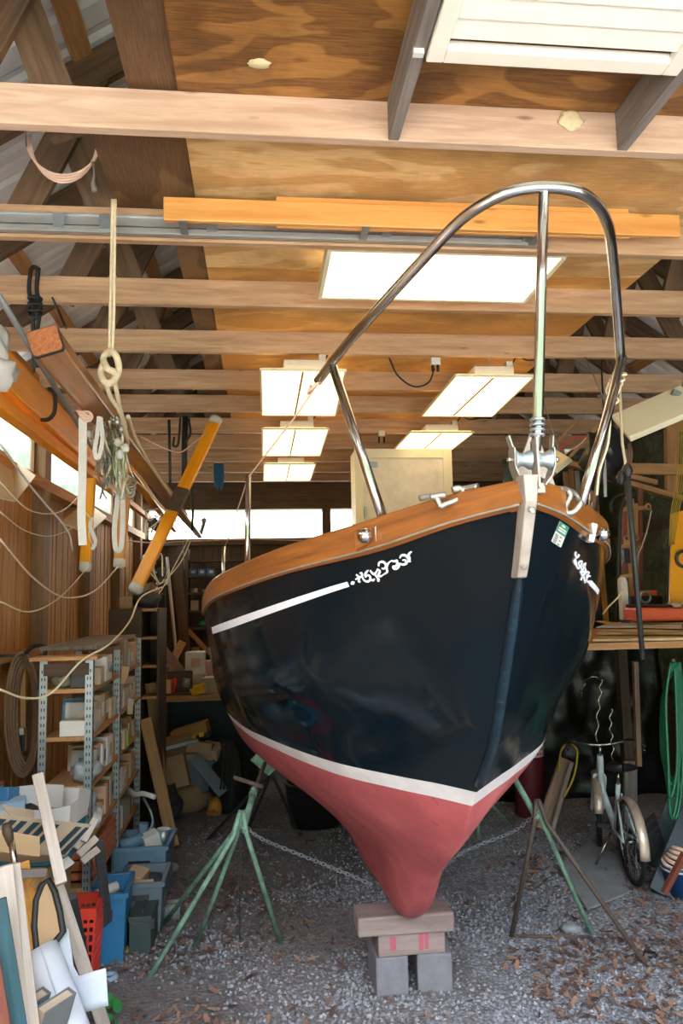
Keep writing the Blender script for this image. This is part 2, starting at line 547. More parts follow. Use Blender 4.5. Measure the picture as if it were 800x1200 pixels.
# left wall: vertical boards below a window strip, studs inside
mb = MB(); y = 0.0; k = 0
while y < YB:
    w = R.uniform(0.075, 0.12)
    mb.box2((XL - 0.03 - R.uniform(0, 0.008), y, 0), (XL - R.uniform(0.004, 0.014), min(y + w - R.uniform(0.008, 0.022), YB), 2.64)); y += w
mb.box2((XL - 0.03, 0, 3.12), (XL - 0.005, YB, 3.42))
mb.box2((XL - 0.06, 0, 2.62), (XL + 0.09, YB, 2.70))
mb.box2((XL - 0.04, 0, 3.34), (XL + 0.09, YB, 3.42))
mb.box2((XL - 0.05, 0, 0), (XL - 0.04, YB, 2.64), mat=1)
struct(mb.build('wall_left', [M_board, M_dark]), 'left wall of upright orange-brown boards below the window strip', 'wall')
n = 0
for y in (1.2, 2.9, 4.3, 5.75, 7.25, 8.75, 10.2):
    n += 1
    mb = MB(); mb.box2((XL - 0.005, y - 0.075, 0), (XL + 0.085, y + 0.075, 3.34))
    struct(mb.build('trim_%d' % n, M_stud, bevel=0.004), 'grey-brown wall stud, number %d from the door, along the left wall' % n, 'stud')

# glass panes
t = NT('dusty_window_pane')
tr = t.n('ShaderNodeBsdfTransparent'); tr.inputs[0].default_value = (0.95, 0.97, 0.95, 1)
tl = t.n('ShaderNodeBsdfTranslucent'); tl.inputs[0].default_value = (0.9, 0.92, 0.9, 1)
gl = t.n('ShaderNodeBsdfGlossy'); gl.inputs['Roughness'].default_value = 0.05
m1 = t.n('ShaderNodeMixShader'); m2 = t.n('ShaderNodeMixShader')
t.l(t.ramp(t.noise(t.coord(src='Object'), 3, 4), [(0.4, 0.04), (0.7, 0.14)]), m1.inputs[0])
t.l(tr.outputs[0], m1.inputs[1]); t.l(tl.outputs[0], m1.inputs[2])
m2.inputs[0].default_value = 0.05
t.l(m1.outputs[0], m2.inputs[1]); t.l(gl.outputs[0], m2.inputs[2]); t.l(m2.outputs[0], t.out.inputs[0])
M_pane = t.m
t = NT('milky_film_pane')
tr = t.n('ShaderNodeBsdfTransparent'); tl = t.n('ShaderNodeBsdfTranslucent'); tl.inputs[0].default_value = (0.95, 0.96, 0.93, 1)
m1 = t.n('ShaderNodeMixShader')
t.l(t.ramp(t.noise(t.coord(src='Object'), 2.5, 5), [(0.35, 0.35), (0.7, 0.75)]), m1.inputs[0])
t.l(tr.outputs[0], m1.inputs[1]); t.l(tl.outputs[0], m1.inputs[2]); t.l(m1.outputs[0], t.out.inputs[0])
M_film = t.m
w = 0
yy = [0.0, 1.2, 2.9, 4.3, 5.75, 7.25, 8.75, 10.2]
for a, b in zip(yy[:-1], yy[1:]):
    w += 1
    fr = thing('window_%d' % w, 'clear window %d of the strip high on the left wall' % w, 'window', (XL, (a + b) / 2, 2.70)); fr['kind'] = 'structure'
    mb = MB(); lo, hi = a + 0.075, b - 0.075
    for q in ((lo, lo + 0.04), (hi - 0.04, hi)): mb.box2((XL - 0.03, q[0], 2.70), (XL + 0.01, q[1], 3.12))
    mb.box2((XL - 0.03, lo, 3.09), (XL + 0.01, hi, 3.12)); mb.box2((XL - 0.03, lo, 2.70), (XL + 0.01, hi, 2.725))
    mb.build('window_frame', M_stud, fr)
    mb = MB(); mb.box2((XL - 0.014, lo + 0.03, 2.72), (XL - 0.010, hi - 0.03, 3.10)); mb.build('pane', M_pane, fr)

# back wall
mb = MB()
x = XL
while x < XR:
    wv = R.uniform(0.14, 0.2)
    mb.box2((x, YB, 0), (min(x + wv - 0.006, XR), YB + 0.03 + R.uniform(0, .006), 2.60)); x += wv
mb.box2((XL, YB, 3.06), (XR, YB + 0.03, 5.2))
mb.box2((XL, YB - 0.10, 2.54), (XR, YB + 0.03, 2.63))
mb.box2((XL, YB - 0.08, 3.04), (XR, YB + 0.03, 3.13))
for x0 in (XL + 0.05, 0.95, 2.55): mb.box2((x0 - 0.06, YB - 0.06, 2.6), (x0 + 0.06, YB + 0.02, 3.06))
mb.box2((2.55, YB, 2.6), (XR, YB + 0.03, 3.1))
mb.box2((XL, YB + 0.037, 0), (XR, YB + 0.05, 2.62))
struct(mb.build('wall_back', M_backw), 'brown boarded back wall with a low window strip', 'wall')
for (a, b) in ((XL + 0.11, 0.89), (1.01, 2.49)):
    w += 1
    mb = MB(); mb.box2((a, YB + 0.005, 2.63), (b, YB + 0.009, 3.05))
    struct(mb.build('window_%d' % w, M_film), 'glaring white %s window of the back wall' % ('long left' if a < 0 else 'shorter right'), 'window')

# right wall and the dark block base
mb = MB(); y = 0.0
while y < YB:
    wv = R.uniform(0.12, 0.18)
    mb.box2((XR, y, 0), (XR + 0.03 + R.uniform(0, .006), min(y + wv - 0.006, YB), 3.42)); y += wv
mb.box2((XR + 0.037, 0, 0), (XR + 0.05, YB, 3.42))
struct(mb.build('wall_right', M_dark), 'dark boarded right wall', 'wall')

# sun added behind the building, so the drive outside bounces light onto the ceiling
sl = bpy.data.lights.new('sun', 'SUN'); sl.energy = 26.0; sl.angle = 0.01; sl.color = (1.0, 0.94, 0.84)
so = bpy.data.objects.new('sun', sl); COL.objects.link(so)
so.rotation_euler = Vector((0.05, -0.75, -1.0)).to_track_quat('-Z', 'Y').to_euler(); so.location = (0, 14, 12)
# joists
JY = [0.88, 1.63, 2.376, 3.095, 3.87, 4.635, 5.46, 6.155, 6.96, 7.7, 8.45, 9.2, 9.95]
ordn = ['first', 'second', 'third', 'fourth', 'fifth', 'sixth', 'seventh', 'eighth', 'ninth', 'tenth', 'eleventh', 'twelfth', 'thirteenth']
for i, y in enumerate(JY):
    n += 1
    zj = 3.30 if i == 3 else 3.33
    mb = MB(); mb.box2((XL, y - 0.02, zj), (XR, y + 0.02, zj + 0.142))
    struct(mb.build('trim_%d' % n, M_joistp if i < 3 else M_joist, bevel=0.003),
           'long bare ceiling joist spanning the shed, %s counted from the door' % ordn[i], 'joist')

# roof: ribbed metal, purlins, rafters and webs
mb = MB()
def rib(s, slope_side):
    pass
NR = 210
for side in (0, 1):
    xa, xb = (XL - 0.25, XC) if side == 0 else (XC, XR + 0.25)
    def fn(u, v, xa=xa, xb=xb):
        x = xa + (xb - xa) * v
        ph = (u * (YB + 0.4) / 0.19) % 1.0
        hgt = 0.018 if ph < 0.18 else (0.006 if 0.5 < ph < 0.58 else 0)
        return (x, -0.2 + u * (YB + 0.5), roof_z(x) + 0.17 + hgt)
    mb.grid(fn, 420, 3, smooth=False)
rf = mb.build('ceiling', M_roofm); struct(rf, 'ribbed grey metal roof above the rafters', 'roof')
for x in (-1.35, -0.75, -0.15, 0.45, 1.5, 2.1, 2.7, 3.3):
    n += 1
    mb = MB(); mb.box((x, YB / 2 - 0.1, roof_z(x) + 0.145), (0.09, YB + 0.2, 0.038), rot=(0, -math.atan(SL) if x < XC else math.atan(SL), 0))
    struct(mb.build('trim_%d' % n, M_lum), 'roof purlin under the metal, %.1f metres from the left wall' % (x - XL), 'purlin')
for i, y in enumerate(JY):
    n += 1
    mb = MB()
    yy0 = y + 0.04
    mb.bar((XL, yy0, roof_z(XL) + 0.05), (XC, yy0, roof_z(XC) + 0.05), 0.04, 0.15)
    mb.bar((XR, yy0, roof_z(XR) + 0.05), (XC, yy0, roof_z(XC) + 0.05), 0.04, 0.15)
    mb.bar((-0.62, yy0 + 0.04, 3.36), (-0.86, yy0 + 0.04, roof_z(-0.86) + 0.08), 0.04, 0.13, up=(1, 0, 0))
    mb.bar((-1.02, yy0 - 0.0, 3.36), (-0.66, yy0 - 0.0, roof_z(-0.66) + 0.08), 0.03, 0.13, up=(1, 0, 0))
    mb.bar((2.35, yy0 + 0.04, 3.36), (2.6, yy0 + 0.04, roof_z(2.6) + 0.08), 0.04, 0.13, up=(1, 0, 0))
    mb.bar((2.9, yy0, 3.36), (2.5, yy0, roof_z(2.5) + 0.08), 0.03, 0.13, up=(1, 0, 0))
    struct(mb.build('trim_%d' % n, M_rafter), 'dark pair of rafters with webs above the %s joist' % ordn[i], 'rafter')
# plywood sheets on the joists
PL, PR = -0.255, 2.05
sheets = [(-0.1, 1.25, M_plyA), (1.255, 2.40, M_plyA), (2.405, 3.70, M_plyB), (3.705, 4.92, M_plyC), (4.925, 6.14, M_plyC), (6.145, 7.36, M_plyC), (7.365, 8.58, M_plyC), (8.585, 10.6, M_plyC)]
for i, (a, b, mm) in enumerate(sheets):
    n += 1
    mb = MB(); mb.box2((PL, a, 3.472), (PR, b, 3.485))
    struct(mb.build('trim_%d' % n, mm), 'plywood ceiling sheet on the joists, %s from the door' % ordn[i], 'plywood sheet')
for i, (a, b, x0) in enumerate(((0.9, 2.40, -0.42), (2.41, 3.4, -0.60), (3.43, 5.5, -0.39), (5.55, 7.2, -0.5), (7.3, 9.6, -0.44))):
    n += 1
    mb = MB(); mb.box2((x0, a, 3.487), (PL + 0.03, b, 3.50))
    struct(mb.build('trim_%d' % n, M_plyD), 'narrow dark plywood strip lying left of the ceiling sheets, %s from the door' % ordn[i], 'plywood sheet')
# short side boards that frame the louvred panel
for i, x in enumerate((0.463, 1.275)):
    n += 1
    mb = MB(); mb.box2((x - 0.018, 0.91, 3.33), (x + 0.018, 2.354, 3.47))
    struct(mb.build('trim_%d' % n, M_greyw), 'short grey block board running to the door from the third joist, %s of the louvred panel' % ('left' if i == 0 else 'right'), 'board')
# ---------------------------------------------------------------- the sailboat
BX = 0.66
HEEL = math.tan(math.radians(3.3))
S = [  # girth lines, bow to stern: (Y, half beam, z)
 [(1.778,0,2.02),(1.95,.15,1.998),(2.18,.325,1.957),(2.6,.585,1.918),(3.2,.825,1.86),(4.0,.94,1.805),(5.3,1.03,1.74),(6.8,.98,1.72),(8.3,.74,1.77)],
 [(1.855,0,1.86),(2.01,.13,1.845),(2.24,.29,1.81),(2.65,.575,1.775),(3.22,.80,1.72),(4.0,.915,1.66),(5.3,1.015,1.60),(6.8,.965,1.60),(8.28,.71,1.64)],
 [(2.02,0,1.57),(2.16,.11,1.56),(2.36,.25,1.54),(2.72,.525,1.52),(3.25,.745,1.48),(4.0,.87,1.43),(5.3,.985,1.38),(6.8,.92,1.38),(8.22,.64,1.42)],
 [(2.16,0,1.36),(2.28,.10,1.36),(2.47,.225,1.355),(2.78,.44,1.35),(3.3,.665,1.33),(4.0,.825,1.29),(5.3,.94,1.23),(6.8,.87,1.23),(8.17,.57,1.24)],
 [(2.385,0,1.155),(2.48,.10,1.17),(2.6,.215,1.18),(2.85,.405,1.195),(3.35,.605,1.20),(4.0,.765,1.185),(5.3,.895,1.12),(6.8,.81,1.10),(8.1,.49,1.09)],
 [(2.51,0,1.02),(2.61,.08,1.02),(2.74,.165,1.025),(2.98,.31,1.025),(3.42,.48,1.02),(4.05,.64,.995),(5.3,.80,.93),(6.8,.72,.92),(8.05,.38,.92)],
 [(2.71,0,.88),(2.79,.055,.875),(2.9,.11,.87),(3.12,.20,.865),(3.5,.32,.85),(4.1,.455,.82),(5.3,.64,.76),(6.8,.55,.75),(8.0,.24,.76)],
 [(2.99,0,.71),(3.05,.045,.705),(3.14,.075,.70),(3.32,.115,.69),(3.64,.175,.68),(4.15,.285,.65),(5.3,.41,.61),(6.8,.33,.61),(7.92,.12,.62)],
 [(3.2,0,.53),(3.24,.045,.525),(3.32,.07,.52),(3.47,.09,.515),(3.75,.115,.51),(4.2,.17,.50),(5.3,.20,.49),(6.8,.16,.49),(7.85,.06,.49)],
 [(3.40,0,.40),(3.43,.04,.395),(3.48,.058,.39),(3.6,.07,.385),(3.85,.085,.38),(4.3,.12,.38),(5.3,.13,.38),(6.8,.11,.38),(7.8,.05,.38)],
 [(3.47,.0,.365),(3.50,.0,.36),(3.56,.0,.355),(3.7,.0,.35),(3.9,.0,.35),(4.3,.0,.35),(5.3,.0,.35),(6.8,.0,.35),(7.8,.0,.35)],
]
NU, NG = 12, 6
rows = [cat_rom(r, NU) for r in S]
ncol = len(rows[0])
HG = []                                       # HG[col][girth]
for i in range(ncol):
    HG.append(cat_rom([rows[j][i] for j in range(len(S))], NG))
ng = len(HG[0])
def hull_pt(i, g, side):
    q = HG[i][g]
    hb = max(q.y, 0.0)
    return Vector((BX + side * hb, q.x, q.z + HEEL * side * hb))
bow_base = Vector((BX, 5.0, 0.35))
boat = thing('sailboat', 'black-hulled wooden-railed sailboat standing bow first on blocks and stands', 'boat', bow_base)

def hull_strip(g0, g1, name, mat, extra=0.0):
    mb = MB()
    for side in (-1, 1):
        vs, fs = [], []
        n = g1 - g0 + 1
        for i in range(ncol):
            for g in range(g0, g1 + 1):
                p = hull_pt(i, g, side)
                vs.append(p)
        for i in range(ncol - 1):
            for g in range(n - 1):
                fs.append((i * n + g, (i + 1) * n + g, (i + 1) * n + g + 1, i * n + g + 1))
        mb.raw(vs, fs, smooth=True)
    # transom
    vs = [hull_pt(ncol - 1, g, -1) for g in range(g0, g1 + 1)] + [hull_pt(ncol - 1, g, 1) for g in range(g0, g1 + 1)]
    n = g1 - g0 + 1
    mb.raw(vs, [(g, g + 1, n + g + 1, n + g) for g in range(n - 1)])
    bmesh.ops.remove_doubles(mb.bm, verts=mb.bm.verts[:], dist=0.0004)
    return mb.build(name, mat, boat)

t = NT('gloss_black_hull_paint')
v = t.coord(src='Object')
scr = t.noise(t.coord((3, 3, 30), 'Object'), 4, 5, 0.7)
wav = t.noise(v, 2.2, 2, 0.5)
col = t.mix(t.ramp(scr, [(0.55, 0.0), (0.8, 0.35)]), (0.0025, 0.0075, 0.0125, 1), (0.010, 0.016, 0.022, 1))
rg = t.ramp(t.noise(v, 5, 4), [(0.35, 0.07), (0.7, 0.22)])
M_hull = t.bsdf(col, rg, 0, wav, 0.22, 0.05, spec=0.33)
t = NT('red_antifouling_paint')
v = t.coord(src='Object')
c = t.ramp(t.noise(v, 4, 6, 0.65), [(0.3, '#95434b'), (0.55, '#b05357'), (0.75, '#bf6c6b')])
c = t.mix(t.ramp(t.noise(v, 16, 4, 0.7), [(0.62, 0.0), (0.74, 0.7)]), c, '#6e2c34')
M_bottom = t.bsdf(c, 0.7, 0, t.noise(v, 30, 3), 0.15, 0.006)
M_boot = plain('boot_stripe_paint', '#d9d4d8', 0.5, 0, 0.3, 9, 0.05, dirt='#9a8f94')
GW = 4 * NG
hull_strip(0, GW - 1, 'topsides', M_hull)
hull_strip(GW - 1, GW + 1, 'boot_stripe', M_boot)
hull_strip(GW + 1, ng - 1, 'bottom', M_bottom)

# BVH for things laid on the hull
_v, _f = [], []
for side in (-1, 1):
    b = len(_v)
    for i in range(ncol):
        for g in range(ng): _v.append(hull_pt(i, g, side))
    for i in range(ncol - 1):
        for g in range(ng - 1):
            _f.append((b + i * ng + g, b + (i + 1) * ng + g, b + (i + 1) * ng + g + 1, b + i * ng + g + 1))
HB = BVHTree.FromPolygons(_v, _f)
def on_hull(px, py, off=0.002):
    d = ray(px, py)
    loc, nor, idx, dist = HB.ray_cast(CAM, d)
    if loc is None: return None
    if nor.dot(d) > 0: nor = -nor
    return loc + nor * off, nor
def hull_ribbon(mb, pts, w0, off=0.003, taper=False, cap=False):
    """thin painted ribbon laid on the hull along photo pixels; w in metres"""
    hits = [on_hull(*p, off) for p in pts]
    hits = [h for h in hits if h]
    if len(hits) < 2: return
    vs, fs = [], []
    N = len(hits)
    for i, (p, nr) in enumerate(hits):
        tg = (hits[min(i + 1, N - 1)][0] - hits[max(i - 1, 0)][0]).normalized()
        s = nr.cross(tg).normalized()
        w = w0[i] if isinstance(w0, list) else w0
        for sgn, o in ((-1, 0), (1, 0)):
            vs.append(p + s * sgn * w / 2)
        for sgn in (-1, 1):
            vs.append(p + s * sgn * w / 2 - nr * off * 1.1)
    for i in range(N - 1):
        a, b = i * 4, (i + 1) * 4
        fs += [(a, b, b + 1, a + 1), (a, a + 2, b + 2, b), (a + 1, b + 1, b + 3, a + 3)]
    fs += [(0, 1, 3, 2), ((N - 1) * 4, (N - 1) * 4 + 2, (N - 1) * 4 + 3, (N - 1) * 4 + 1)]
    mb.raw(vs, fs)

# toe rail (bulwark) of varnished wood
M_railg = plain('pale_worn_edge', '#8f8578', 0.6, 0, 0.4, 20)
def rail_sec(i, side):
    q = HG[i][0]; hb = max(q.y, 0)
    a = HG[max(i - 1, 0)][0]; b = HG[min(i + 1, ncol - 1)][0]
    tg = Vector((side * (b.y - a.y), b.x - a.x, 0)).normalized()
    out = Vector((tg.y * side, -tg.x * side, 0))
    if out.x * side < 0: out = -out
    base = Vector((BX + side * hb, q.x, q.z + HEEL * side * hb))
    return base, out
mb = MB()
RH = 0.062
def rh(i): return 0.058 + 0.026 * min(i, 22) / 22
for side in (-1, 1):
    vs, gs, fs = [], [], []
    L = 0
    for i in range(ncol):
        base, out = rail_sec(i, side)
        inn = 0.045 if i > 2 else 0.012 + 0.011 * i
        if i: L += (base - last).length
        last = base
        prof = [(0.004, -0.004), (0.016, 0.0), (0.014, rh(i) - 0.008), (0.008, rh(i)), (-inn + 0.006, rh(i)), (-inn, rh(i) - 0.01), (-inn, -0.05)]
        for (o, z) in prof:
            vs.append(base + out * o + Vector((0, 0, z))); gs.append(Vector((L, o, z)))
    m = 7
    for i in range(ncol - 1):
        for k in range(m):
            k2 = (k + 1) % m
            fs.append((i * m + k, (i + 1) * m + k, (i + 1) * m + k2, i * m + k2))
    fs.append(tuple(range(m))); fs.append(tuple((ncol - 1) * m + k for k in range(m)))
    mb.raw(vs, fs, gs)
rail = mb.build('toe_rail', M_teak, boat)
mb = MB()
for side in (-1, 1):
    pts = []
    for i in range(1, ncol):
        base, out = rail_sec(i, side)
        pts.append(base + out * 0.014 + Vector((0, 0, -0.003)))
    mb.tube(pts, 0.0035, 6)
mb.build('rubbing_strip', M_railg, rail, label='pale worn strip under the wooden rail')
# deck and cabin trunk
mb = MB()
vs, fs = [], []
for i in range(ncol):
    for sx in (-1, -0.5, 0, 0.5, 1):
        q = HG[i][0]
        hb = max(q.y - 0.04, 0.004)
        vs.append((BX + sx * hb, q.x + (0.04 if i == 0 else 0), q.z - 0.035 + 0.03 * (1 - sx * sx) + HEEL * sx * hb))
for i in range(ncol - 1):
    for k in range(4):
        fs.append((i * 5 + k, i * 5 + k + 1, (i + 1) * 5 + k + 1, (i + 1) * 5 + k))
mb.raw(vs, fs, smooth=True)
mb.build('deck', M_off, boat)
mb = MB()
def trunk(u, v):
    y = 4.2 + 3.2 * v
    hw = 0.36 + 0.16 * min(v * 2, 1) - 0.06 * max(v - 0.6, 0)
    a = u * pi
    cx = -math.cos(a); sx = math.sin(a)
    x = hw * math.copysign(abs(cx) ** 0.45, cx)
    z = 1.70 + (0.36 + 0.05 * v) * (abs(sx) ** 0.4) * (1 if 0.02 < v < 0.98 else 0.1)
    return (BX + x, y, z)
mb.grid(trunk, 17, 14)
cb = mb.build('cabin', M_white, boat)
mb = MB(); mb.blob(P(345, 646, 4.9), (0.05, 0.05, 0.10), 3, 0.15); mb.build('vent_cap', M_teak, cb)

# stem strap and bow roller
M_lead = plain('dull_stem_plate', '#a59b94', 0.5, 0.35, 0.4, 18, 0.2, dirt='#6d5a4e')
stem = [Vector((BX, 1.764, 2.085)), Vector((BX, 1.770, 2.02)), Vector((BX, 1.808, 1.94)), Vector((BX, 1.842, 1.87)), Vector((BX, 1.863, 1.835))]
mb = MB()
vs, fs, gs = [], [], []
wd_ = [0.027, 0.021, 0.0195, 0.0185, 0.0175]
for p, wv in zip(stem, wd_):
    for dx, dy in ((-wv, 0.030), (-wv * 0.72, -0.012), (wv * 0.72, -0.012), (wv, 0.030)):
        vs.append(p + Vector((dx, dy, 0)))
for i in range(4):
    for k in range(3): fs.append((i * 4 + k, i * 4 + k + 1, (i + 1) * 4 + k + 1, (i + 1) * 4 + k))
    fs.append((i * 4 + 3, i * 4, (i + 1) * 4, (i + 1) * 4 + 3))
fs += [(0, 1, 2, 3), (19, 18, 17, 16)]
mb.raw(vs, fs)
strap = mb.build('stem_plate', M_lead, boat, bevel=0.004, label='dull metal plate down the stem')
for q in (PX(620.5, 599, BX) + Vector((0, -.008, 0)), PX(611.5, 664, BX) + Vector((0, -.006, 0))):
    mb = MB(); mb.lathe([(0.0, -0.006), (0.0065, -0.004), (0.0085, 0.002), (0.008, 0.006)], q + Vector((0, -0.006, 0)), rx(-pi / 2) @ rx(pi), 12)
    mb.build('rivet', M_steel, strap)
# anchor roller: two cheeks, a middle web and two grooved rollers
rol = bpy.data.objects.new('bow_roller', None); COL.objects.link(rol); rol.parent = boat
rc = P(625, 536, 1.78); rol.location = Vector((rc.x, rc.y + 0.03, rc.z - 0.03)) - bow_base
cx_, cy_, cz_ = rc
mb = MB()
for sx, bend in ((-0.062, -0.012), (0.066, 0.004)):
    for (a, b) in (((sx, -.02), (sx * 0.82, -0.050)), ((sx * 0.82, -0.05), (sx * 0.45, -0.078)), ((sx, -0.02), (sx, 0.035)), ((sx, 0.035), (sx + bend, 0.072))):
        mb.bar((cx_ + a[0], cy_ + 0.012, cz_ + a[1]), (cx_ + b[0], cy_ + 0.012, cz_ + b[1]), 0.055 if b[1] < 0.05 else 0.03, 0.006, up=(1, 0, 0.01))
mb.box((cx_, cy_ + 0.02, cz_ - 0.085), (0.066, 0.055, 0.03))
mb.build('cheek_plate', M_cast, rol, bevel=0.002)
mb = MB(); mb.bar((cx_ + 0.002, cy_ - 0.015, cz_ - 0.09), (cx_ + 0.006, cy_ + 0.0, cz_ + 0.06), 0.05, 0.007, up=(1, 0, 0)); mb.build('web_plate', M_lead, rol)
for sgn in (-1, 1):
    mb = MB()
    mb.lathe([(0.004, -0.027), (0.03, -0.027), (0.029, -0.022), (0.02, -0.006), (0.02, 0.006), (0.029, 0.022), (0.03, 0.027), (0.004, 0.027)], (cx_ + sgn * 0.033, cy_ + 0.005, cz_ + 0.0), ry(pi / 2), 20)
    mb.build('roller', M_galv, rol)
mb = MB(); mb.cyl((cx_ - 0.078, cy_ + 0.005, cz_), (cx_ + 0.082, cy_ + 0.005, cz_), 0.006, n=10)
for sx in (-0.074, 0.078): mb.blob((cx_ + sx, cy_ + 0.005, cz_), (0.016, 0.018, 0.018), 1, 0.02)
mb.build('axle_bolt', M_steel, rol)
rol.scale = (.80, .85, .85)
# bevelled chock plates of wood behind the roller
mb = MB()
for (a, b, c2) in (((598, 566), (622, 500), (636, 556)), ((630, 556), (632, 500), (658, 574))):
    mb.poly([P(a[0], a[1], 1.93), P(b[0], b[1], 1.93), P(c2[0], c2[1], 1.93)], 0.012)
mb.build('chock_plate', M_lead, rol)

# pulpit of stainless tube
arcp = [P(372, 447, 2.45), P(400, 411, 2.32), P(440, 365, 2.1), P(500, 299, 1.94), P(535, 262, 1.86), P(565, 240, 1.80), P(600, 224, 1.755), P(638, 219, 1.745), P(675, 224, 1.76), P(697, 238, 1.80), P(710, 259, 1.86), P(716, 285, 1.95), P(721, 340, 2.1), P(727, 421, 2.27)]
mb = MB(); mb.tube(cat_rom(arcp, 6), 0.0155, 12)
pul = mb.build('pulpit_rail', M_steel, boat)
def tubepart(name, pts, r, parent, mat=M_steel, n=10):
    mb = MB(); mb.tube(pts, r, n); return mb.build(name, mat, parent)
base_l = P(448, 606, 2.17); base_r = P(680, 592, 2.12)
tubepart('pulpit_leg', [P(388, 424, 2.38), base_l], 0.0155, pul)
tubepart('pulpit_leg', [P(729, 418, 2.27), P(707, 503, 2.19), base_r], 0.0155, pul)
tubepart('pulpit_post', [P(637, 222, 1.75), P(634, 330, 1.76), P(630, 500, 1.79), P(627, 528, 1.80)], 0.0135, pul, M_steel)
tubepart('pulpit_leg', [P(728, 422, 2.29), P(716, 470, 2.6), P(692, 622, 2.75)], 0.012, pul)
mb = MB()
for k in range(4):
    c = P(629.5, 492 + k * 6, 1.785); mb.torus(c, 0.0155, 0.004, None, 16, 6)
mb.build('wire_whipping', M_galv, pul)
# stanchions, lifeline
for (px, y0, y1, Y) in ((291, 558, 684, 2.95), (262, 640, 700, 6.6), (692, 575, 618, 2.95)):
    a, b = P(px, y0, Y), P(px - 2 if px < 500 else px + 3, y1, Y)
    b.z = 1.66 if Y > 5 else b.z - 0.03
    tubepart('stanchion', [a, b], 0.0115 if Y < 5 else 0.014, boat)
mb = MB()
mb.tube([P(374, 447, 2.45), P(350, 483, 2.55), P(291, 559, 2.95), P(264, 640, 6.6)], 0.0032, 6)
mb.build('lifeline', M_pink, boat)
mb = MB()
mb.tube([P(365, 452, 2.44), P(361, 461, 2.46), P(370, 450, 2.42), P(376, 448, 2.44)], 0.006, 6)
mb.build('lashing', M_pink, boat)
mb = MB()
mb.tube(cat_rom([P(727, 440, 2.27), P(720, 462, 2.25), P(724, 470, 2.24), P(716, 480, 2.22), P(712, 520, 2.2), P(702, 552, 2.17), P(699, 580, 2.15)], 6), 0.004, 6)
for k in range(5):
    mb.torus(P(726 - k * 2.2, 438 + k * 5, 2.26), 0.02, 0.004, rx(0.5 + k * .3), 14, 5)
mb.build('lashing_cord', M_rope, boat)

# fairleads (open chocks) on the rail
def fairlead(pix, Y, name='fairlead'):
    mb = MB()
    for pts in pix:
        mb.tube(cat_rom([P(x, y + 1, Y + dy) for x, y, dy in pts], 4), 0.0085, 8)
    mb.build(name, M_cast, boat)
fairlead([[(492, 583, .03), (504, 581, .01), (512, 584, 0), (516, 592, 0), (521, 590, 0), (532, 586, .0), (541, 580, .0), (542, 573, .0), (536, 571, .0), (530, 573, .0)],
          [(504, 582, .0), (512, 580, 0), (522, 579, .0)], [(530, 573, 0), (543, 572, 0), (560, 569, -.03)]], 1.925)
fairlead([[(655, 572, -.02), (663, 573, 0), (668, 580, 0), (662, 592, 0), (664, 600, 0), (673, 598, 0), (680, 588, 0), (675, 585, .02)], [(663, 573, 0), (672, 577, .02), (678, 585, .03)]], 1.955)
# side lights
def sidelight(px, py, plate, lab):
    lm = thing('side_light', '', '', (0, 0, 0)); del lm['label']; del lm['category']; lm.parent = boat
    h = P(px, py, plate)
    lm.location = h - bow_base
    mb = MB()
    mb.lathe([(0.0, -0.012), (0.014, -0.010), (0.021, 0.0), (0.023, 0.010), (0.023, 0.018)], h + Vector((0, -0.018, 0)), rx(pi / 2 + pi), 16)
    mb.build('lamp_shell', M_steel, lm)
    return lm
s1 = sidelight(427, 628, 2.17, '')
mb = MB(); mb.poly([P(415, 622, 2.21), P(436, 614, 2.17), P(438, 636, 2.17), P(417, 644, 2.21)], 0.006); mb.build('back_plate', M_teak, s1)
mb = MB(); mb.bar(P(441, 617, 2.155), P(442.5, 635, 2.155), 0.012, 0.006, up=(0, 1, 0)); mb.build('end_strip', M_lead, s1)
s2 = sidelight(705, 626, 2.24, '')
mb = MB(); mb.bar(P(694.5, 614, 2.2), P(690, 635, 2.2), 0.018, 0.03, up=(0, 1, 0)); mb.build('end_strip', M_off, s2)

# rounded navy stem below the metal plate
t = NT('worn_navy_stem_paint')
M_stemp = t.bsdf(t.ramp(t.noise(t.coord((4, 4, 14), 'Object'), 5, 5), [(.35, '#05131d'), (.7, '#0b2734')]), .25)
mb = MB()
sp = [Vector((BX, HG[0][g].x + 0.006, HG[0][g].z)) for g in range(5, GW - 1)]
mb.tube(sp, [0.006 + 0.010 * min(1, k / 3) for k in range(len(sp))], 10)
mb.build('stem_band', M_stemp, boat, label='worn blue rounded edge of the bow')
# painted stripe with scrolls, and the sticker
M_strw = plain('white_stripe_paint', '#e4e4ee', 0.45, 0, 0.05, 8, 0.02)
mb = MB()
pts = [(408 - k * (408 - 249) / 40, 684.5 + (739 - 684.5) * (k / 40) ** 1.06) for k in range(41)]
hull_ribbon(mb, pts, [0.0165 + 0.016 * k / 40 for k in range(41)])
mb.build('cove_stripe', M_strw, boat, label='long white painted line along the hull')
mb = MB(); hull_ribbon(mb, [(411.5, 684), (413.5, 683), (415.5, 682)], [0.003, 0.012, 0.003])
mb.build('stripe_dot', M_strw, boat, label='small white diamond at the end of the hull line')
mb = MB()
pts = [(691.5, 683), (696, 688), (700.5, 694), (704, 701), (706, 707), (707.5, 711)]
hull_ribbon(mb, pts, 0.018)
mb.build('cove_stripe', M_strw, boat, label='short white painted line on the far bow')
def bez(pts, n=7):
    return [(p.x, p.y) for p in cat_rom([Vector((a, b, 0)) for a, b in pts], n)]
mb = MB()
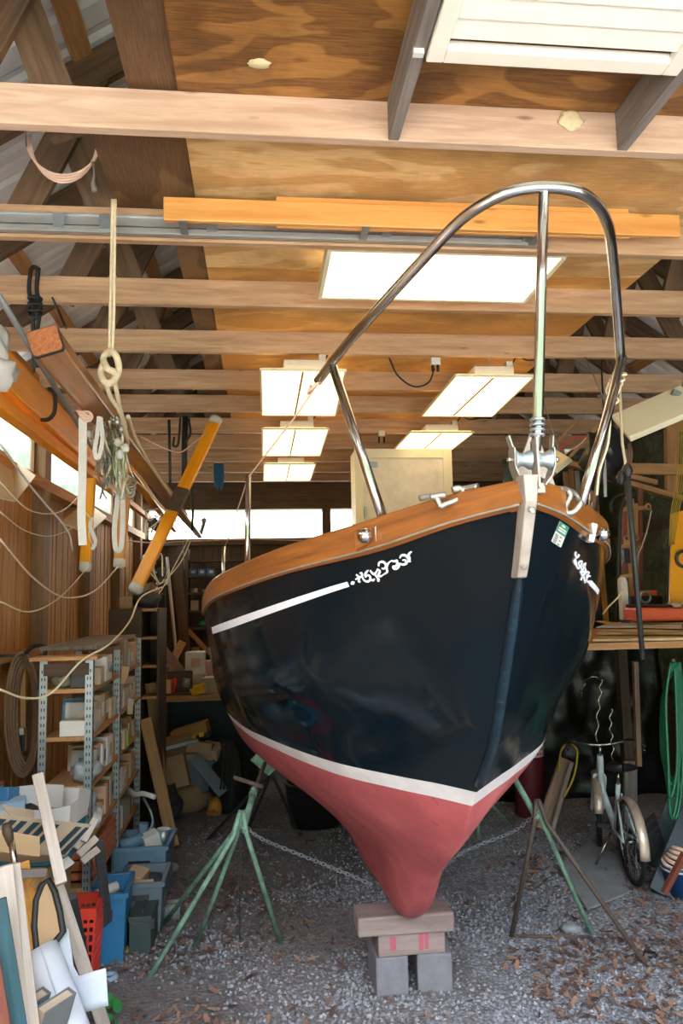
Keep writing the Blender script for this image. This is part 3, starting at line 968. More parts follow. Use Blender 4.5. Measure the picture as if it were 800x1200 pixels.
sc = [  # strokes in the 800x640 close-up of [400,620,500,700]
 [(140, 425), (165, 450), (165, 490), (180, 492)], [(135, 470), (165, 452), (195, 440), (190, 410), (175, 412)],
 [(195, 440), (215, 478), (250, 490), (272, 470), (268, 440), (246, 432), (230, 450)], [(230, 450), (225, 425), (240, 398), (252, 385)],
 [(272, 470), (300, 478), (312, 465)], [(270, 385), (290, 410), (310, 420), (330, 400), (340, 372)], [(310, 420), (330, 440), (350, 470), (348, 485), (338, 470)],
 [(340, 372), (362, 395), (350, 430), (372, 440), (395, 425)], [(350, 345), (355, 315), (385, 305), (412, 320), (418, 350), (400, 370), (380, 365)],
 [(395, 425), (430, 400), (425, 360), (440, 320), (470, 295)], [(470, 295), (500, 300), (520, 295), (525, 325), (510, 345), (485, 345)], [(485, 345), (490, 365), (515, 370), (540, 350), (545, 320)],
 [(545, 320), (575, 330), (610, 320), (600, 290), (575, 290)], [(550, 270), (565, 245), (600, 245), (622, 265), (640, 300), (650, 300)], [(610, 320), (640, 280), (630, 245), (645, 220), (660, 212)],
]
for s_ in sc:
    hull_ribbon(mb, bez([(400 + x / 8, 620 + y / 8) for x, y in s_]), [0.0035 + 0.0032 * math.sin(pi * min(1, (i + 1) / (7 * (len(s_) - 1)))) for i in range(7 * (len(s_) - 1) + 1)])
mb.build('scroll_ornament', M_strw, boat, label='white curling scroll painted at the end of the hull line')
mb = MB()
sc2 = [[(345, 465), (335, 500), (350, 530), (375, 515), (370, 500)], [(350, 530), (320, 580), (345, 620), (335, 560)], [(345, 620), (365, 660), (385, 640), (370, 600), (395, 575), (415, 580)],
       [(415, 580), (400, 630), (410, 680), (430, 660), (425, 620), (455, 600)], [(455, 600), (445, 650), (455, 690), (420, 700), (395, 700)], [(395, 700), (415, 750), (400, 800)], [(455, 690), (430, 740), (440, 790), (450, 830)],
       [(430, 740), (470, 700), (495, 715), (470, 750), (465, 790)], [(465, 790), (490, 750), (510, 750)], [(465, 790), (475, 815), (500, 810), (495, 840)]]
for s_ in sc2:
    hull_ribbon(mb, bez([(640 + x / 10, 600 + y / 10) for x, y in s_]), 0.0058)
mb.build('scroll_ornament', M_strw, boat, label='white curling scroll painted on the far bow')
def hull_patch(name, corners, mat, nu=6, nv=6, off=0.003, parent=boat, label=None):
    mb = MB()
    a, b, c2, d2 = [Vector((x, y, 0)) for x, y in corners]
    vs = []
    for j in range(nv):
        for i in range(nu):
            u, v = i / (nu - 1), j / (nv - 1)
            p = (a * (1 - u) + b * u) * (1 - v) + (d2 * (1 - u) + c2 * u) * v
            h, q = None, 0
            while h is None:
                h = on_hull(p.x, p.y + q, off); q += 0.5
            vs.append(h[0])
    mb.raw(vs, [(j * nu + i, j * nu + i + 1, (j + 1) * nu + i + 1, (j + 1) * nu + i) for j in range(nv - 1) for i in range(nu - 1)], smooth=True)
    return mb.build(name, mat, parent, label=label)
stk = hull_patch('sticker', [(654.5, 610), (665.5, 617.5), (655.8, 641.5), (644.3, 634)], M_paper, label='small white and green permit sticker')
M_sgreen = plain('sticker_green', '#2f7f62', 0.5, 0, 0.05, 8)
M_sink = plain('sticker_ink', '#6a6a70', 0.6, 0, 0.05, 8)
hull_patch('green_field', [(654.7, 610.2), (665.3, 617.6), (660.6, 629), (649.6, 622)], M_sgreen, off=0.0042, parent=stk)
mb = MB()
for (x0, y0, x1, y1, w) in ((656.6, 615.2, 660, 617.6, .006), (653, 617.4, 661.4, 623, .0045), (652, 620, 660.4, 625.6, .0045)):
    hull_ribbon(mb, [(x0, y0), ((x0 + x1) / 2, (y0 + y1) / 2), (x1, y1)], w, 0.0052)
mb.build('print_lines', M_paper, stk)
mb = MB()
for k in range(5):
    x0, y0 = 648.6 - k * 0.75 + 0.6, 625.4 + k * 2.0
    hull_ribbon(mb, [(x0, y0), (x0 + 3.4, y0 + 2.2)], .0022, 0.0045)
    if k % 2 == 0: hull_ribbon(mb, [(x0 + 5.2, y0 + 3.4), (x0 + 7.4, y0 + 4.8)], .003, 0.0045)
mb.build('small_print', M_sink, stk)

# ---------------------------------------------------------------- keel blocks
def single(mb, name, mat, label, cat, group=None, **kw):
    return tag(mb.build(name, mat, **kw), label, cat, group)
mb = MB()
bl = P(441, 1140, 3.55)
mb.box((0.572, 3.66, 0.085), (0.150, 0.20, 0.17), rot=(0, 0, 0.05))
single(mb, 'concrete_block', M_conc, 'left concrete block on the gravel under the keel', 'block', bevel=0.01)
mb = MB(); mb.box((0.785, 3.67, 0.085), (0.160, 0.22, 0.17), rot=(0, 0, -0.12))
single(mb, 'concrete_block', M_conc, 'right concrete block on the gravel under the keel', 'block', bevel=0.01)
mb = MB(); mb.box((0.668, 3.66, 0.2175), (0.31, 0.20, 0.095), rot=(0, 0, 0.02))
kb = single(mb, 'timber_block', M_pinkw, 'short pinkish timber with red drips between the concrete blocks and the beam', 'block', bevel=0.006)
mb = MB(); mb.box((0.645, 3.63, 0.3075), (0.445, 0.17, 0.085), rot=(0, 0, 0.0))
single(mb, 'timber_beam', M_pinkw, 'wide pinkish timber beam directly under the red keel', 'beam', bevel=0.01)
M_drip = plain('red_paint_drips', '#a0505c', 0.6, 0, 0.1, 8)
M_drop = plain('bird_droppings_white', '#d8d4d0', 0.7, 0, 0.1, 8)
for dx, w, h in ((-0.085, 0.018, 0.06), (0.045, 0.014, 0.075), (0.07, 0.012, 0.068)):
    mb = MB(); mb.box((0.668 + dx, 3.5605 + dx * 0.02, 0.2275), (w * 1.5, 0.003, h))
    mb.build('paint_drip', M_drip, kb)
# ---------------------------------------------------------------- ceiling lamps
scene.view_settings.exposure = 0.85
M_diff = emit('lit_diffuser', '#ffd896', 2.0)
M_diff2 = emit('lit_diffuser_near', '#ffe4b8', 2.0)
M_hous = plain('lamp_housing_grey', '#c9c4b8', 0.5, 0.1, 0.15, 8)
def lamp(x0, x1, y0, y1, z, label, hy=None, far_dx=0.0):
    cx, cy = (x0 + x1) / 2, (y0 + y1) / 2
    L = thing('ceiling_lamp', label, 'lamp', (cx, cy, z), 'fluorescent lamps under the joists')
    mb = MB()   # flared prismatic diffuser, lit
    b = [(x0 + .008, y0 + .008), (x1 - .008, y0 + .008), (x1 + far_dx - .008, y1 - .008), (x0 + far_dx * .2 + .008, y1 - .008)]
    mb.raw([(x, y, z) for x, y in b] + [(cx + (x - cx) * .96, cy + (y - cy) * .98, z + 0.02) for x, y in b], [(3, 2, 1, 0), (4, 5, 6, 7), (0, 1, 5, 4), (1, 2, 6, 5), (2, 3, 7, 6), (3, 0, 4, 7)])
    mb.build('diffuser', M_diff, L)
    mb = MB()
    q = [(x0, y0), (x1, y0), (x1 + far_dx, y1), (x0 + far_dx * .2, y1)]
    for i in range(4):
        a, c = q[i], q[(i + 1) % 4]
        mb.bar((a[0], a[1], z + .004), (c[0], c[1], z + .004), 0.010, 0.016)
    mb.build('rim', M_cream, L)
    mb = MB(); mb.bar((cx, y0 + .03, z - .001), (cx, y1 - .03, z - .001), 0.012, 0.006); mb.build('centre_seam', M_card3, L)
    mb = MB()
    hw = (x1 - x0) * 0.28
    mb.box2((cx - hw * .8, y0 + .05, z + .021), (cx + hw, y1 - .05, z + .085))
    mb.box2((cx + hw * .7, y0 + .06, z + .085), (cx + hw, y0 + .14, z + .125))
    mb.box2((cx - hw * 1.2, y0 + .1, z + .0205), (cx + hw * 1.2, y1 - .1, z + .03))
    mb.build('housing', M_hous, L, bevel=0.004)
    for yq in (y0 + .12, y1 - .12):
        mb = MB(); mb.tube([(cx, yq, z + .08), (cx + .003, yq, z + .22), (cx, yq, z + .27)], 0.003, 6)
        mb.build('hanger', M_galv, L)
    mb = MB()
    mb.tube(cat_rom([(cx + hw, y0 + .1, z + .11), (cx + hw + .05, y0 + .1, z + .17), (cx + hw + .12, y0 + .12, z + .15), (cx + hw + .2, y0 + .1, z + .05 + .1)], 5), 0.006, 6)
    mb.build('cord', M_black, L)
    return L
ZL = 3.2
def lamp_px(px0, px1, pyn, pyf, pxf0, pxf1, z, label):
    a, b = PZ(px0, pyn, z), PZ(px1, pyn, z)
    c = PZ(pxf1, pyf, z)
    yn = (a.y + b.y) / 2
    return lamp(a.x, b.x, yn, c.y, z, label, far_dx=c.x - b.x)
lamp_px(305, 405, 434, 487, 304, 393, ZL, 'lit cream fluorescent lamp, nearest of the three hanging left of centre')
lamp_px(307, 385, 503, 534, 306, 375, ZL, 'lit cream fluorescent lamp, middle of the three hanging left of centre')
lamp_px(309, 370, 544, 563, 308, 363, ZL, 'lit cream fluorescent lamp, farthest of the three hanging left of centre')
lamp_px(533, 626, 441, 488, 494, 577, ZL, 'lit slanting fluorescent lamp right of centre, behind the steel rail post')
lamp_px(480, 555, 507, 528, 461, 528, ZL, 'lit fluorescent lamp farther back, just above the white cabinet')
# the big panel between the second and third visible joists
z = 3.31
a, b, c, d = PZ(380, 291, z), PZ(662, 302, z), PZ(617, 355, z), PZ(375, 350, z)
L = thing('ceiling_panel_lamp', 'large bright white panel lamp under the joists behind the steel rail', 'lamp', ((a.x + b.x) / 2, (a.y + c.y) / 2, z))
mb = MB(); x0, x1, y0, y1 = (a.x + d.x) / 2, (b.x + c.x) / 2, a.y, c.y
mb.box2((x0 + .02, y0 + .02, z), (x1 - .02, y1 - .02, z + .01)); mb.build('diffuser', M_diff2, L)
mb = MB()
mb.box2((x0, y0, z - .006), (x1, y0 + .022, z + .06)); mb.box2((x0, y1 - .022, z - .006), (x1, y1, z + .06))
mb.box2((x0, y0 + .0225, z - .006), (x0 + .022, y1 - .0225, z + .06)); mb.box2((x1 - .022, y0 + .0225, z - .006), (x1, y1 - .0225, z + .06))
mb.build('frame', M_cream, L, bevel=0.003)
# louvred white panel at the top right
z = 3.33
LP = thing('louvered_panel', 'white louvred shutter panel laid flat under the ceiling at the top right', 'shutter', (0.9, 1.6, z))
X0, X1, Y0, Y1 = 0.487, 1.252, 0.91, 1.965
mb = MB()
mb.box2((X0, Y0, z - .01), (X0 + .05, Y1, z + .022)); mb.box2((X1 - .05, Y0, z - .01), (X1, Y1, z + .022))
mb.box2((X0 + .05, Y1 - .055, z - .01), (X1 - .05, Y1, z + .022)); mb.box2((X0 + .05, Y0, z - .01), (X1 - .05, Y0 + .06, z + .022))
mb.build('frame', M_white, LP, bevel=0.004)
k = 0; y = Y0 + .06
while y < Y1 - .1:
    mb = MB(); mb.box(((X0 + X1) / 2, y + .042, z + .008), (X1 - X0 - .1, .082, .008), rot=(-0.13, 0, 0)); mb.build('slat', M_white, LP); y += .075
mb = MB(); mb.box(PZ(490, 61, 3.325), (0.03, 0.02, 0.02)); mb.build('bracket', M_off, LP)
# ---------------------------------------------------------------- spars, ropes and gear on the left
# mast: rounded box section, tapering to the far tip
ma, mbk = Vector((-0.735, 2.62, 2.700)), Vector((-0.73, 9.3, 2.56))
M_end = wood('cut_end_grain', '#b06a3c', '#7c4425', 2.5)
mast = thing('mast', 'long brown varnished mast slung under the joists on the left, sawn end facing the door', 'mast', (ma + mbk) / 2)
def boxspar(mb, a, b, w, h, w1, h1, roll, n=14):
    d = (b - a).normalized()
    x = d.cross(Vector((0, 0, 1))).normalized(); z = x.cross(d)
    x, z = x * math.cos(roll) + z * math.sin(roll), z * math.cos(roll) - x * math.sin(roll)
    sec = []
    for (sx, sz) in ((1, 1), (-1, 1), (-1, -1), (1, -1)):
        for k in range(4):
            an = {(1, 1): 0, (-1, 1): pi / 2, (-1, -1): pi, (1, -1): 1.5 * pi}[(sx, sz)] + k / 3 * pi / 2
            sec.append((sx * 0.74 + 0.26 * math.cos(an), sz * 0.74 + 0.26 * math.sin(an)))
    vs, gs, fs = [], [], []
    m = len(sec)
    for i in range(n):
        t_ = i / (n - 1)
        p = a + (b - a) * t_
        ww, hh = w + (w1 - w) * t_ ** 1.5, h + (h1 - h) * t_ ** 1.5
        for sx, sz in sec:
            vs.append(p + x * sx * ww / 2 + z * sz * hh / 2); gs.append(Vector(((b - a).length * t_, sx * ww / 2, sz * hh / 2)))
    for i in range(n - 1):
        for k in range(m):
            k2 = (k + 1) % m
            fs.append((i * m + k, i * m + k2, (i + 1) * m + k2, (i + 1) * m + k))
    fs.append(tuple(range(m - 1, -1, -1))); fs.append(tuple((n - 1) * m + k for k in range(m)))
    mb.raw(vs, fs, gs)
mb = MB(); boxspar(mb, ma, mbk, 0.108, 0.095, 0.05, 0.05, 0.32); mb.build('spar', M_mast, mast)
mb = MB(); dd = (mbk - ma).normalized(); boxspar(mb, ma - dd * 0.003, ma - dd * 0.001, 0.102, 0.089, 0.102, 0.089, 0.32, 2); mb.build('sawn_end', M_end, mast)
mb = MB(); boxspar(mb, ma + dd * 0.0, ma + dd * 0.012, 0.112, 0.099, 0.112, 0.099, 0.32, 2); mb.build('end_band', M_black, mast)
mb = MB(); mb.bar(mbk, P(239, 612, 9.2), 0.035, 0.035); mb.blob(P(239, 610, 9.2), (.07, .07, .07), 2, .1); mb.build('masthead_sheave', M_cast, mast)

# boom: deep varnished plank
def spar_thing(name, label, cat, a, b, w, h, mat, w1=None, h1=None, roll=0.0):
    mb = MB(); boxspar(mb, Vector(a), Vector(b), w, h, w1 or w, h1 or h, roll)
    return tag(mb.build(name, mat), label, cat)
b0, b1 = Vector((-1.17, 2.4, 2.905)), Vector((-1.17, 5.75, 2.80))
boom = thing('boom', 'deep orange varnished boom running along the left windows, black handle on its side', 'boom', (b0 + b1) / 2)
mb = MB(); boxspar(mb, b0, b1, 0.07, 0.17, 0.07, 0.15, -0.15); mb.build('spar', M_boom, boom)
mb = MB(); mb.tube(cat_rom([P(57, 455, 3.97), P(64, 462, 3.96), P(64, 482, 3.98), P(57, 491, 4.0), P(49, 492, 4.04)], 5), 0.011, 8); mb.build('handle', M_black, boom)
mb = MB(); mb.tube(cat_rom([P(108, 518, 5.5), P(118, 524, 5.6), P(122, 548, 5.72), P(112, 560, 5.74)], 5), 0.010, 8); mb.build('end_fitting', M_iron, boom)
spar_thing('spar', 'slim honey-brown spar hung below the orange boom along the left wall', 'spar', (-1.21, 2.4, 2.735), (-1.21, 8.9, 2.69), 0.075, 0.075, M_boom, 0.045, 0.045)
mb = MB(); mb.tube([P(-30, 300, 2.75), P(96, 505, 4.25), P(150, 590, 6.0)], [0.014, 0.013, 0.011], 10)
tag(mb.build('pole', M_galv), 'thin dull metal pole between the mast and the orange boom', 'pole')
spar_thing('spar', 'pale tan spar beside the mast, ending near the back window', 'spar', P(150, 548, 5.2), P(205, 622, 8.6), 0.07, 0.06, M_spar, 0.04, 0.04)
# spreader arms with white tips
def spreader(label, p, q, w, th, fit=None, tip=(True, True), mat=M_spar):
    t_ = thing('spreader', label, 'spreader', (Vector(p) + Vector(q)) / 2, 'varnished spreaders hanging on the left')
    p, q = Vector(p), Vector(q); d = (q - p).normalized()
    mb = MB(); mb.bar(p, q, w, th, up=(0.3, 1, 0)); mb.build('arm', mat, t_, bevel=0.006)
    for s_, e_ in ((p, -d), (q, d)):
        if (s_ is p and tip[0]) or (s_ is q and tip[1]):
            mb = MB(); mb.tube([s_ - e_ * .02, s_ + e_ * .03, s_ + e_ * .045], [w * .52, w * .55, w * .35], 10); mb.build('tip', M_wrope, t_)
    if fit:
        c = p + (q - p) * fit
        mb = MB(); mb.bar(c - d * .1, c + d * .1, w * 1.12, th * 1.3, up=(0.3, 1, 0)); mb.build('fitting', M_rust, t_, bevel=0.004)
    return t_
spreader('long orange spreader arm crossing the mast on a slant, upper end among the joists', P(252, 494, 5.9), P(160, 688, 5.5), 0.095, 0.035, 0.5)
spreader('short orange spreader board hanging straight down nearest the left wall', P(106, 560, 4.9), P(100, 662, 4.9), 0.07, 0.03, None, (False, True))
spreader('tapered tan spreader hanging down beside the looped white webbing', P(148, 560, 5.1), P(140, 658, 5.1), 0.075, 0.03, None, (False, True), M_orange)

# hung straps and ropes
mb = MB()
for dx in (0, 9):
    mb.tube(cat_rom([P(36 + dx, 316, 3.835), P(34 + dx, 340, 3.835), P(38 + dx, 362, 3.835), P(39 + dx * .4, 392, 3.9), P(40, 430, 3.99)], 6), 0.011, 8)
mb.tube(cat_rom([P(36, 316, 3.835), P(40, 313, 3.84), P(46, 316, 3.835)], 4), 0.011, 8)
for k in range(4): mb.torus(P(41, 350 + k * 6, 3.82), 0.03, 0.009, rx(0.3 * k), 14, 6)
tag(mb.build('black_strap', M_black), 'knotted black strap looped over the joist at the left, holding the orange boom', 'strap')
mb = MB(); mb.tube([P(61, 348, 3.9), P(77, 384, 2.85)], 0.006, 6); mb.tube([P(40, 405, 3.6), P(40, 436, 3.9)], 0.006, 6)
tag(mb.build('black_rope', M_black), 'thin black cord from the joist to the sawn mast end', 'cord')
rope = thing('hanging_rope', 'cream double rope with a fat knot hanging from the track to the mast', 'rope', P(130, 400, 3.0))
mb = MB()
mb.tube(cat_rom([P(132, 234, 2.95), P(131, 300, 2.96), P(129, 380, 2.97), P(128, 418, 2.98)], 6), 0.0075, 8)
mb.tube(cat_rom([P(135, 234, 2.95), P(134, 300, 2.95), P(133, 380, 2.96), P(131, 415, 2.97)], 6), 0.0065, 8)
mb.build('strand', M_rope, rope)
mb = MB()
kp = [(122, 425), (118, 436), (123, 448), (133, 446), (139, 433), (136, 417), (128, 412), (121, 420), (126, 432), (134, 436), (134, 446), (126, 450)]
mb.tube(cat_rom([P(x, y, 2.96 + 0.02 * math.sin(i * 2.1)) for i, (x, y) in enumerate(kp)], 5), 0.0135, 8); mb.build('knot', M_rope, rope)
mb = MB()
mb.tube(cat_rom([P(124, 448, 2.98), P(130, 466, 3.05), P(142, 486, 3.2), P(150, 520, 3.6)], 6), 0.009, 8)
mb.tube(cat_rom([P(134, 446, 2.98), P(138, 465, 3.05), P(141, 480, 3.2), P(147, 500, 3.5)], 6), 0.009, 8)
mb.tube(cat_rom([P(150, 488, 3.5), P(162, 520, 4.0), P(190, 565, 5.2), P(232, 625, 8.9)], 6), 0.010, 8)
mb.build('tail', M_rope, rope)
# coil of pale cable on the roof web
mb = MB()
for k in range(4):
    pts = []
    for i in range(19):
        a = pi * (0.98 + 1.12 * i / 18)
        pts.append(P(75 + (44 - k * 1.6) * math.cos(a), 166 - (46 + k * 3 - 2) * math.sin(a) * 0.98 - 4, 2.9 + 0.012 * k + .02 * math.sin(i + k)))
    mb.tube(pts, 0.0045, 7)
cco = thing('cable_coil', 'coil of pinkish white cable hung behind the first visible joist at the upper left', 'cable', P(75, 180, 2.9))
mb.build('coil', M_pink, cco)
mb = MB(); mb.tube([P(119, 150, 2.88), P(118, 120, 2.86), Vector((P(118, 100, 2.5).x, 2.5, 3.48))], 0.004, 6); mb.tube([P(31, 172, 2.88), P(29, 140, 2.8), Vector((P(30, 100, 2.5).x, 2.5, 3.48))], 0.004, 6); mb.build('hanging_string', M_greyw, cco, kind='stuff')
mb = MB(); mb.tube(cat_rom([P(109, 190, 2.88), P(110, 205, 2.88), P(109, 215, 2.88), P(111, 224, 2.88)], 4), [0.006, 0.004, 0.004, 0.004, 0.005, 0.006, 0.007, 0.007, 0.009, 0.01, 0.011, 0.012, 0.01], 6)
mb.build('frayed_tie', M_greyw, cco)

# garage door track and the planks laid on it
mb = MB()
ty = 3.070
mb.box2((XL + .02, ty - .004, 3.312), (1.28, ty, 3.40)); mb.box2((XL + .02, ty - .028, 3.312), (1.28, ty, 3.317)); mb.box2((XL + .02, ty - .028, 3.345), (1.28, ty - .0, 3.35)); mb.box2((XL + .02, ty - .03, 3.317), (1.28, ty - .026, 3.338))
mb.box2((XL + .02, ty - .014, 3.396), (1.28, ty, 3.401))
tr_ = thing('door_track', 'long aluminium door track along the face of the second joist', 'track', (-0.2, ty, 3.365))
mb.build('rail', M_track, tr_)
for px in (69, 123, 248, 452, 617):
    q = P(px, 246 + (px - 69) * 0.055, ty - .03)
    mb = MB(); mb.box((q.x, ty - .031, 3.358), (0.045, 0.005, 0.065)); mb.build('clip', M_galv, tr_)
for bxx in (-.30, .45, 1.2):
    mb = MB(); mb.box2((bxx - .015, 2.925, 3.3125), (bxx + .015, 3.045, 3.3172)); mb.build('bracket', M_galv, tr_)
mb = MB(); mb.box2((-0.375, 2.930, 3.318), (1.83, 2.955, 3.418))
single(mb, 'plank', M_orange, 'long orange plank in front of the aluminium track, dark knot near its right end', 'plank', bevel=0.004)
mb = MB(); mb.box2((0.08, 2.957, 3.318), (1.615, 2.978, 3.452))
single(mb, 'plank', M_orange, 'shorter orange plank standing just behind and above the longer one on the track', 'plank', bevel=0.004)
# pieces of the right-hand end
# bundles of rigging: straps, shackles, loose line
def webbing(label, pix, Y, w=0.022, mat=M_wrope):
    mb = MB()
    pts = cat_rom([P(x, y, Y + (i % 2) * .004) for i, (x, y) in enumerate(pix)], 5)
    for a, b in zip(pts[:-1], pts[1:]): mb.bar(a, b + (b - a) * .12, w, 0.006, up=(0, 1, 0.02))
    return tag(mb.build('webbing_strap', mat), label, 'strap', 'white webbing straps hanging from the spars')
webbing('broad white webbing strap hanging straight down in front of the orange boom', [(97, 488), (97, 520), (96.5, 560), (95.5, 600), (97, 638)], 3.3, 0.034)
webbing('shorter white strap looped over the tangle beside the broad one', [(116, 488), (114, 510), (111, 528), (115, 538), (120, 515), (118, 490)], 3.35, 0.018)
webbing('long white webbing loop reaching lowest below the tangle', [(139, 536), (138, 580), (134, 620), (136, 644), (142, 640), (144, 600), (142, 540)], 3.9, 0.024)
webbing('short white strap dangling under the tangle in front of the far boom', [(108, 606), (106, 618), (112, 634), (108, 644)], 4.2, 0.02)
M_silv = plain('tangled_silver_wire', '#a9aaa4', 0.35, 0.7, 0.3, 30)
rb = thing('rigging_tangle', 'tangle of wire, shackles and cord lashed round the mast', 'rigging', P(128, 520, 3.6))
rr_ = random.Random(3)
for nm, mat, nn, rad in (('wire_bundle', M_silv, 16, 0.0045), ('cord_bundle', M_rope, 9, 0.005), ('green_cord', plain('pale_green_cord', '#9fb090', 0.7, 0, 0.2, 30), 6, 0.005)):
    mb = MB()
    for k in range(nn):
        x, y = rr_.uniform(112, 146), rr_.uniform(486, 520)
        pts = [P(x, y, 3.5 + rr_.uniform(-.1, .1))]
        for i in range(5):
            x += rr_.uniform(-5, 7); y += rr_.uniform(6, 20)
            pts.append(P(min(x, 160), min(y, 585), 3.55 + rr_.uniform(-.12, .12)))
        mb.tube(cat_rom(pts, 4), rad, 5)
    mb.build(nm, mat, rb)
for k in range(8):
    mb = MB(); c = P(rr_.uniform(100, 150), rr_.uniform(482, 515) + (k % 2) * 20, 3.45)
    mb.blob(c, (0.04, 0.03, 0.045), k, 0.3); mb.build('fitting', [M_cast, M_wrope, M_silv, M_paper][k % 4], rb)
mb = MB()
for k in range(5):
    mb.torus(P(96 + k * 1.5, 484 + k, 3.3), 0.022, 0.005, rx(0.4 * k) @ ry(0.3), 16, 6)
mb.build('line_turns', M_pink, rb)
mb = MB()
for k in range(3): mb.torus(P(152, 566 + 6 * k, 3.75), 0.03 - .004 * k, 0.006, rx(0.9 + .3 * k), 16, 6)
mb.build('wire_coil', M_silv, rb)
for (x, y, s_, lb) in ((186, 614, .10, 'blue-black cluster of blocks and line at the lower end of the spars'), (182, 668, .12, 'dark rigging block cluster hanging beside the long slanting spreader')):
    rc_ = thing('rigging_blocks', lb, 'rigging', P(x, y, 6.0))
    for k in range(5):
        mb = MB(); mb.blob(P(x + rr_.uniform(-12, 12), y + rr_.uniform(-14, 14), 6.0), (s_ * .7, s_ * .5, s_ * .8), k, .3); mb.build('block', [M_iron, M_silv, M_blackp][k % 3], rc_)
    mb = MB()
    for k in range(4):
        mb.tube(cat_rom([P(x + rr_.uniform(-16, 16), y + rr_.uniform(-20, 20), 6.0 + rr_.uniform(-.1, .1)) for _ in range(4)], 4), 0.006, 5)
    mb.build('line', M_rope, rc_)
# white sail cloth bundle at the far left
mb = MB()
mb.blob(P(-8, 436, 3.3), (0.20, 0.2, 0.15), 5, 0.5, 3); mb.blob(P(-6, 412, 3.3), (0.12, 0.12, 0.2), 8, 0.5, 3)
tag(mb.build('sail_bundle', plain('white_sailcloth', '#c9c6c6', 0.8, 0, 0.08, 8, 0.1)), 'bunched white sailcloth over the orange boom at the left edge', 'sail')
# long sagging lines
def line(label, pix, r=0.0045, mat=M_rope, n=7):
    mb = MB(); mb.tube(cat_rom([P(x, y, Y) for x, y, Y in pix], n), r, 6)
    return tag(mb.build('line', mat), label, 'line', 'loose lines strung along the left wall')
line('white line running from the left edge down to the leftmost stud', [(0, 520, 3.2), (40, 575, 3.8), (78, 620, 4.2), (85, 645, 4.3)], 0.005, M_wrope)
line('pinkish line sagging from the left edge in a deep curve to the tan spreader tip', [(0, 632, 3.4), (40, 678, 3.9), (75, 700, 4.4), (110, 693, 4.7), (140, 662, 5.05)], 0.005, M_pink)
line('cord sagging from the left edge to the hanging orange spreader board', [(0, 705, 3.5), (35, 717, 3.8), (70, 700, 4.3), (103, 665, 4.8)], 0.0035, M_rope)
line('long cord sweeping from the slanting spreader over the steel rack to the left edge', [(190, 688, 5.3), (165, 700, 5.0), (152, 728, 4.6), (128, 755, 4.1), (95, 775, 3.93), (60, 812, 3.85), (30, 818, 3.7), (0, 808, 3.5)], 0.0055, M_rope)
line('thin cord from the left edge along the wall boards to the white strap', [(0, 565, 3.0), (35, 598, 3.6), (70, 600, 4.0), (96, 578, 4.2)], 0.003)
line('thin cord looping low under the cardboard flaps', [(0, 600, 3.2), (30, 622, 3.8), (62, 628, 4.3), (98, 612, 4.8)], 0.003)
line('pale line hanging between the tangle and the slanting spreader near the joists', [(165, 512, 4.6), (190, 524, 4.9), (211, 530, 5.2), (228, 518, 5.6), (246, 505, 5.85)], 0.004, M_pink)
line('pair of pale lines swooping from the slanting spreader to the back shelves', [(225, 628, 8.8), (214, 655, 8.4), (196, 678, 8.0), (182, 690, 7.2)], 0.006)
line('second pale line swooping lower toward the back shelves', [(222, 630, 8.8), (205, 662, 8.4), (190, 690, 8.0), (178, 706, 7.2)], 0.006)
line('white cable stretched level below the back window', [(135, 632, 6.5), (180, 636, 8), (230, 634, 9.0), (300, 632, 9.5), (372, 634, 9.8)], 0.008, M_pink)
line('white cord draped along the slanting spreader and the mast', [(148, 556, 3.9), (172, 575, 4.8), (196, 600, 5.6), (218, 622, 7.6), (231, 628, 8.9)], 0.006, M_rope)
line('wire hanging on the steel rail side in front of the back window', [(213, 570, 7.5), (214, 620, 7.6), (216, 668, 7.7)], 0.004, M_silv)
line('short cord dropping from the cardboard flap knot beside the studs', [(100, 600, 4.3), (108, 612, 4.3), (104, 626, 4.3), (110, 642, 4.3)], 0.004)
# cardboard flaps under the windows
mb = MB(); mb.poly([PX(-40, 500, -1.64), PX(12, 535, -1.64), P(41, 558, 4.8), P(18, 588, 4.55), P(-40, 575, 4.0)], 0.010)
single(mb, 'cardboard_flap', M_flap, 'pale cardboard flap jutting from the window sill at the left edge', 'cardboard')
mb = MB(); mb.poly([PX(72, 598, -1.64), PX(100, 588, -1.64), P(125, 606, 6.2), P(104, 626, 5.75), P(70, 612, 5.4)], 0.010)
single(mb, 'cardboard_flap', M_flap, 'pale cardboard flap under the window behind the hanging spreader board', 'cardboard')
# black hooks and rods hanging from far joists
for pix, lb in (([(198, 492, 6.15), (199, 540, 6.15), (199, 590, 6.15)], 'thin dark rod hanging straight down from a far joist'),):
    mb = MB(); mb.tube([P(*q) for q in pix], 0.012, 8); tag(mb.build('hanging_rod', M_iron), lb, 'rod')
mb = MB()
mb.tube([P(217, 488, 6.15), P(216, 530, 6.15), P(216, 575, 6.15)], 0.026, 8)
mb.tube(cat_rom([P(211, 490, 6.13), P(210, 510, 6.13), P(208, 522, 6.13), P(203, 522, 6.13), P(204, 512, 6.13)], 5), 0.010, 6)
mb.tube(cat_rom([P(221, 490, 6.13), P(223, 508, 6.13), P(217, 518, 6.13)], 5), 0.010, 6)
tag(mb.build('hanging_hooks', M_blackp), 'black post with curled hooks hanging from a far joist', 'hook')
mb = MB(); mb.tube([P(224, 560, 6.8), P(226, 600, 7), P(225, 622, 7)], 0.012, 6); tag(mb.build('hanging_rod', M_black), 'black rod hanging down over the left end of the back window', 'rod')
mb = MB()
for k in range(7): mb.tube(cat_rom([P(251 + k * 1.6, 543, 8.4), P(251 + k * 1.8, 556, 8.4), P(252 + k * 1.4 , 570 + (k % 3) * 2, 8.4)], 3), 0.010, 5)
tag(mb.build('twine_hank', M_bluer), 'hank of blue twine hanging from a far joist', 'twine')
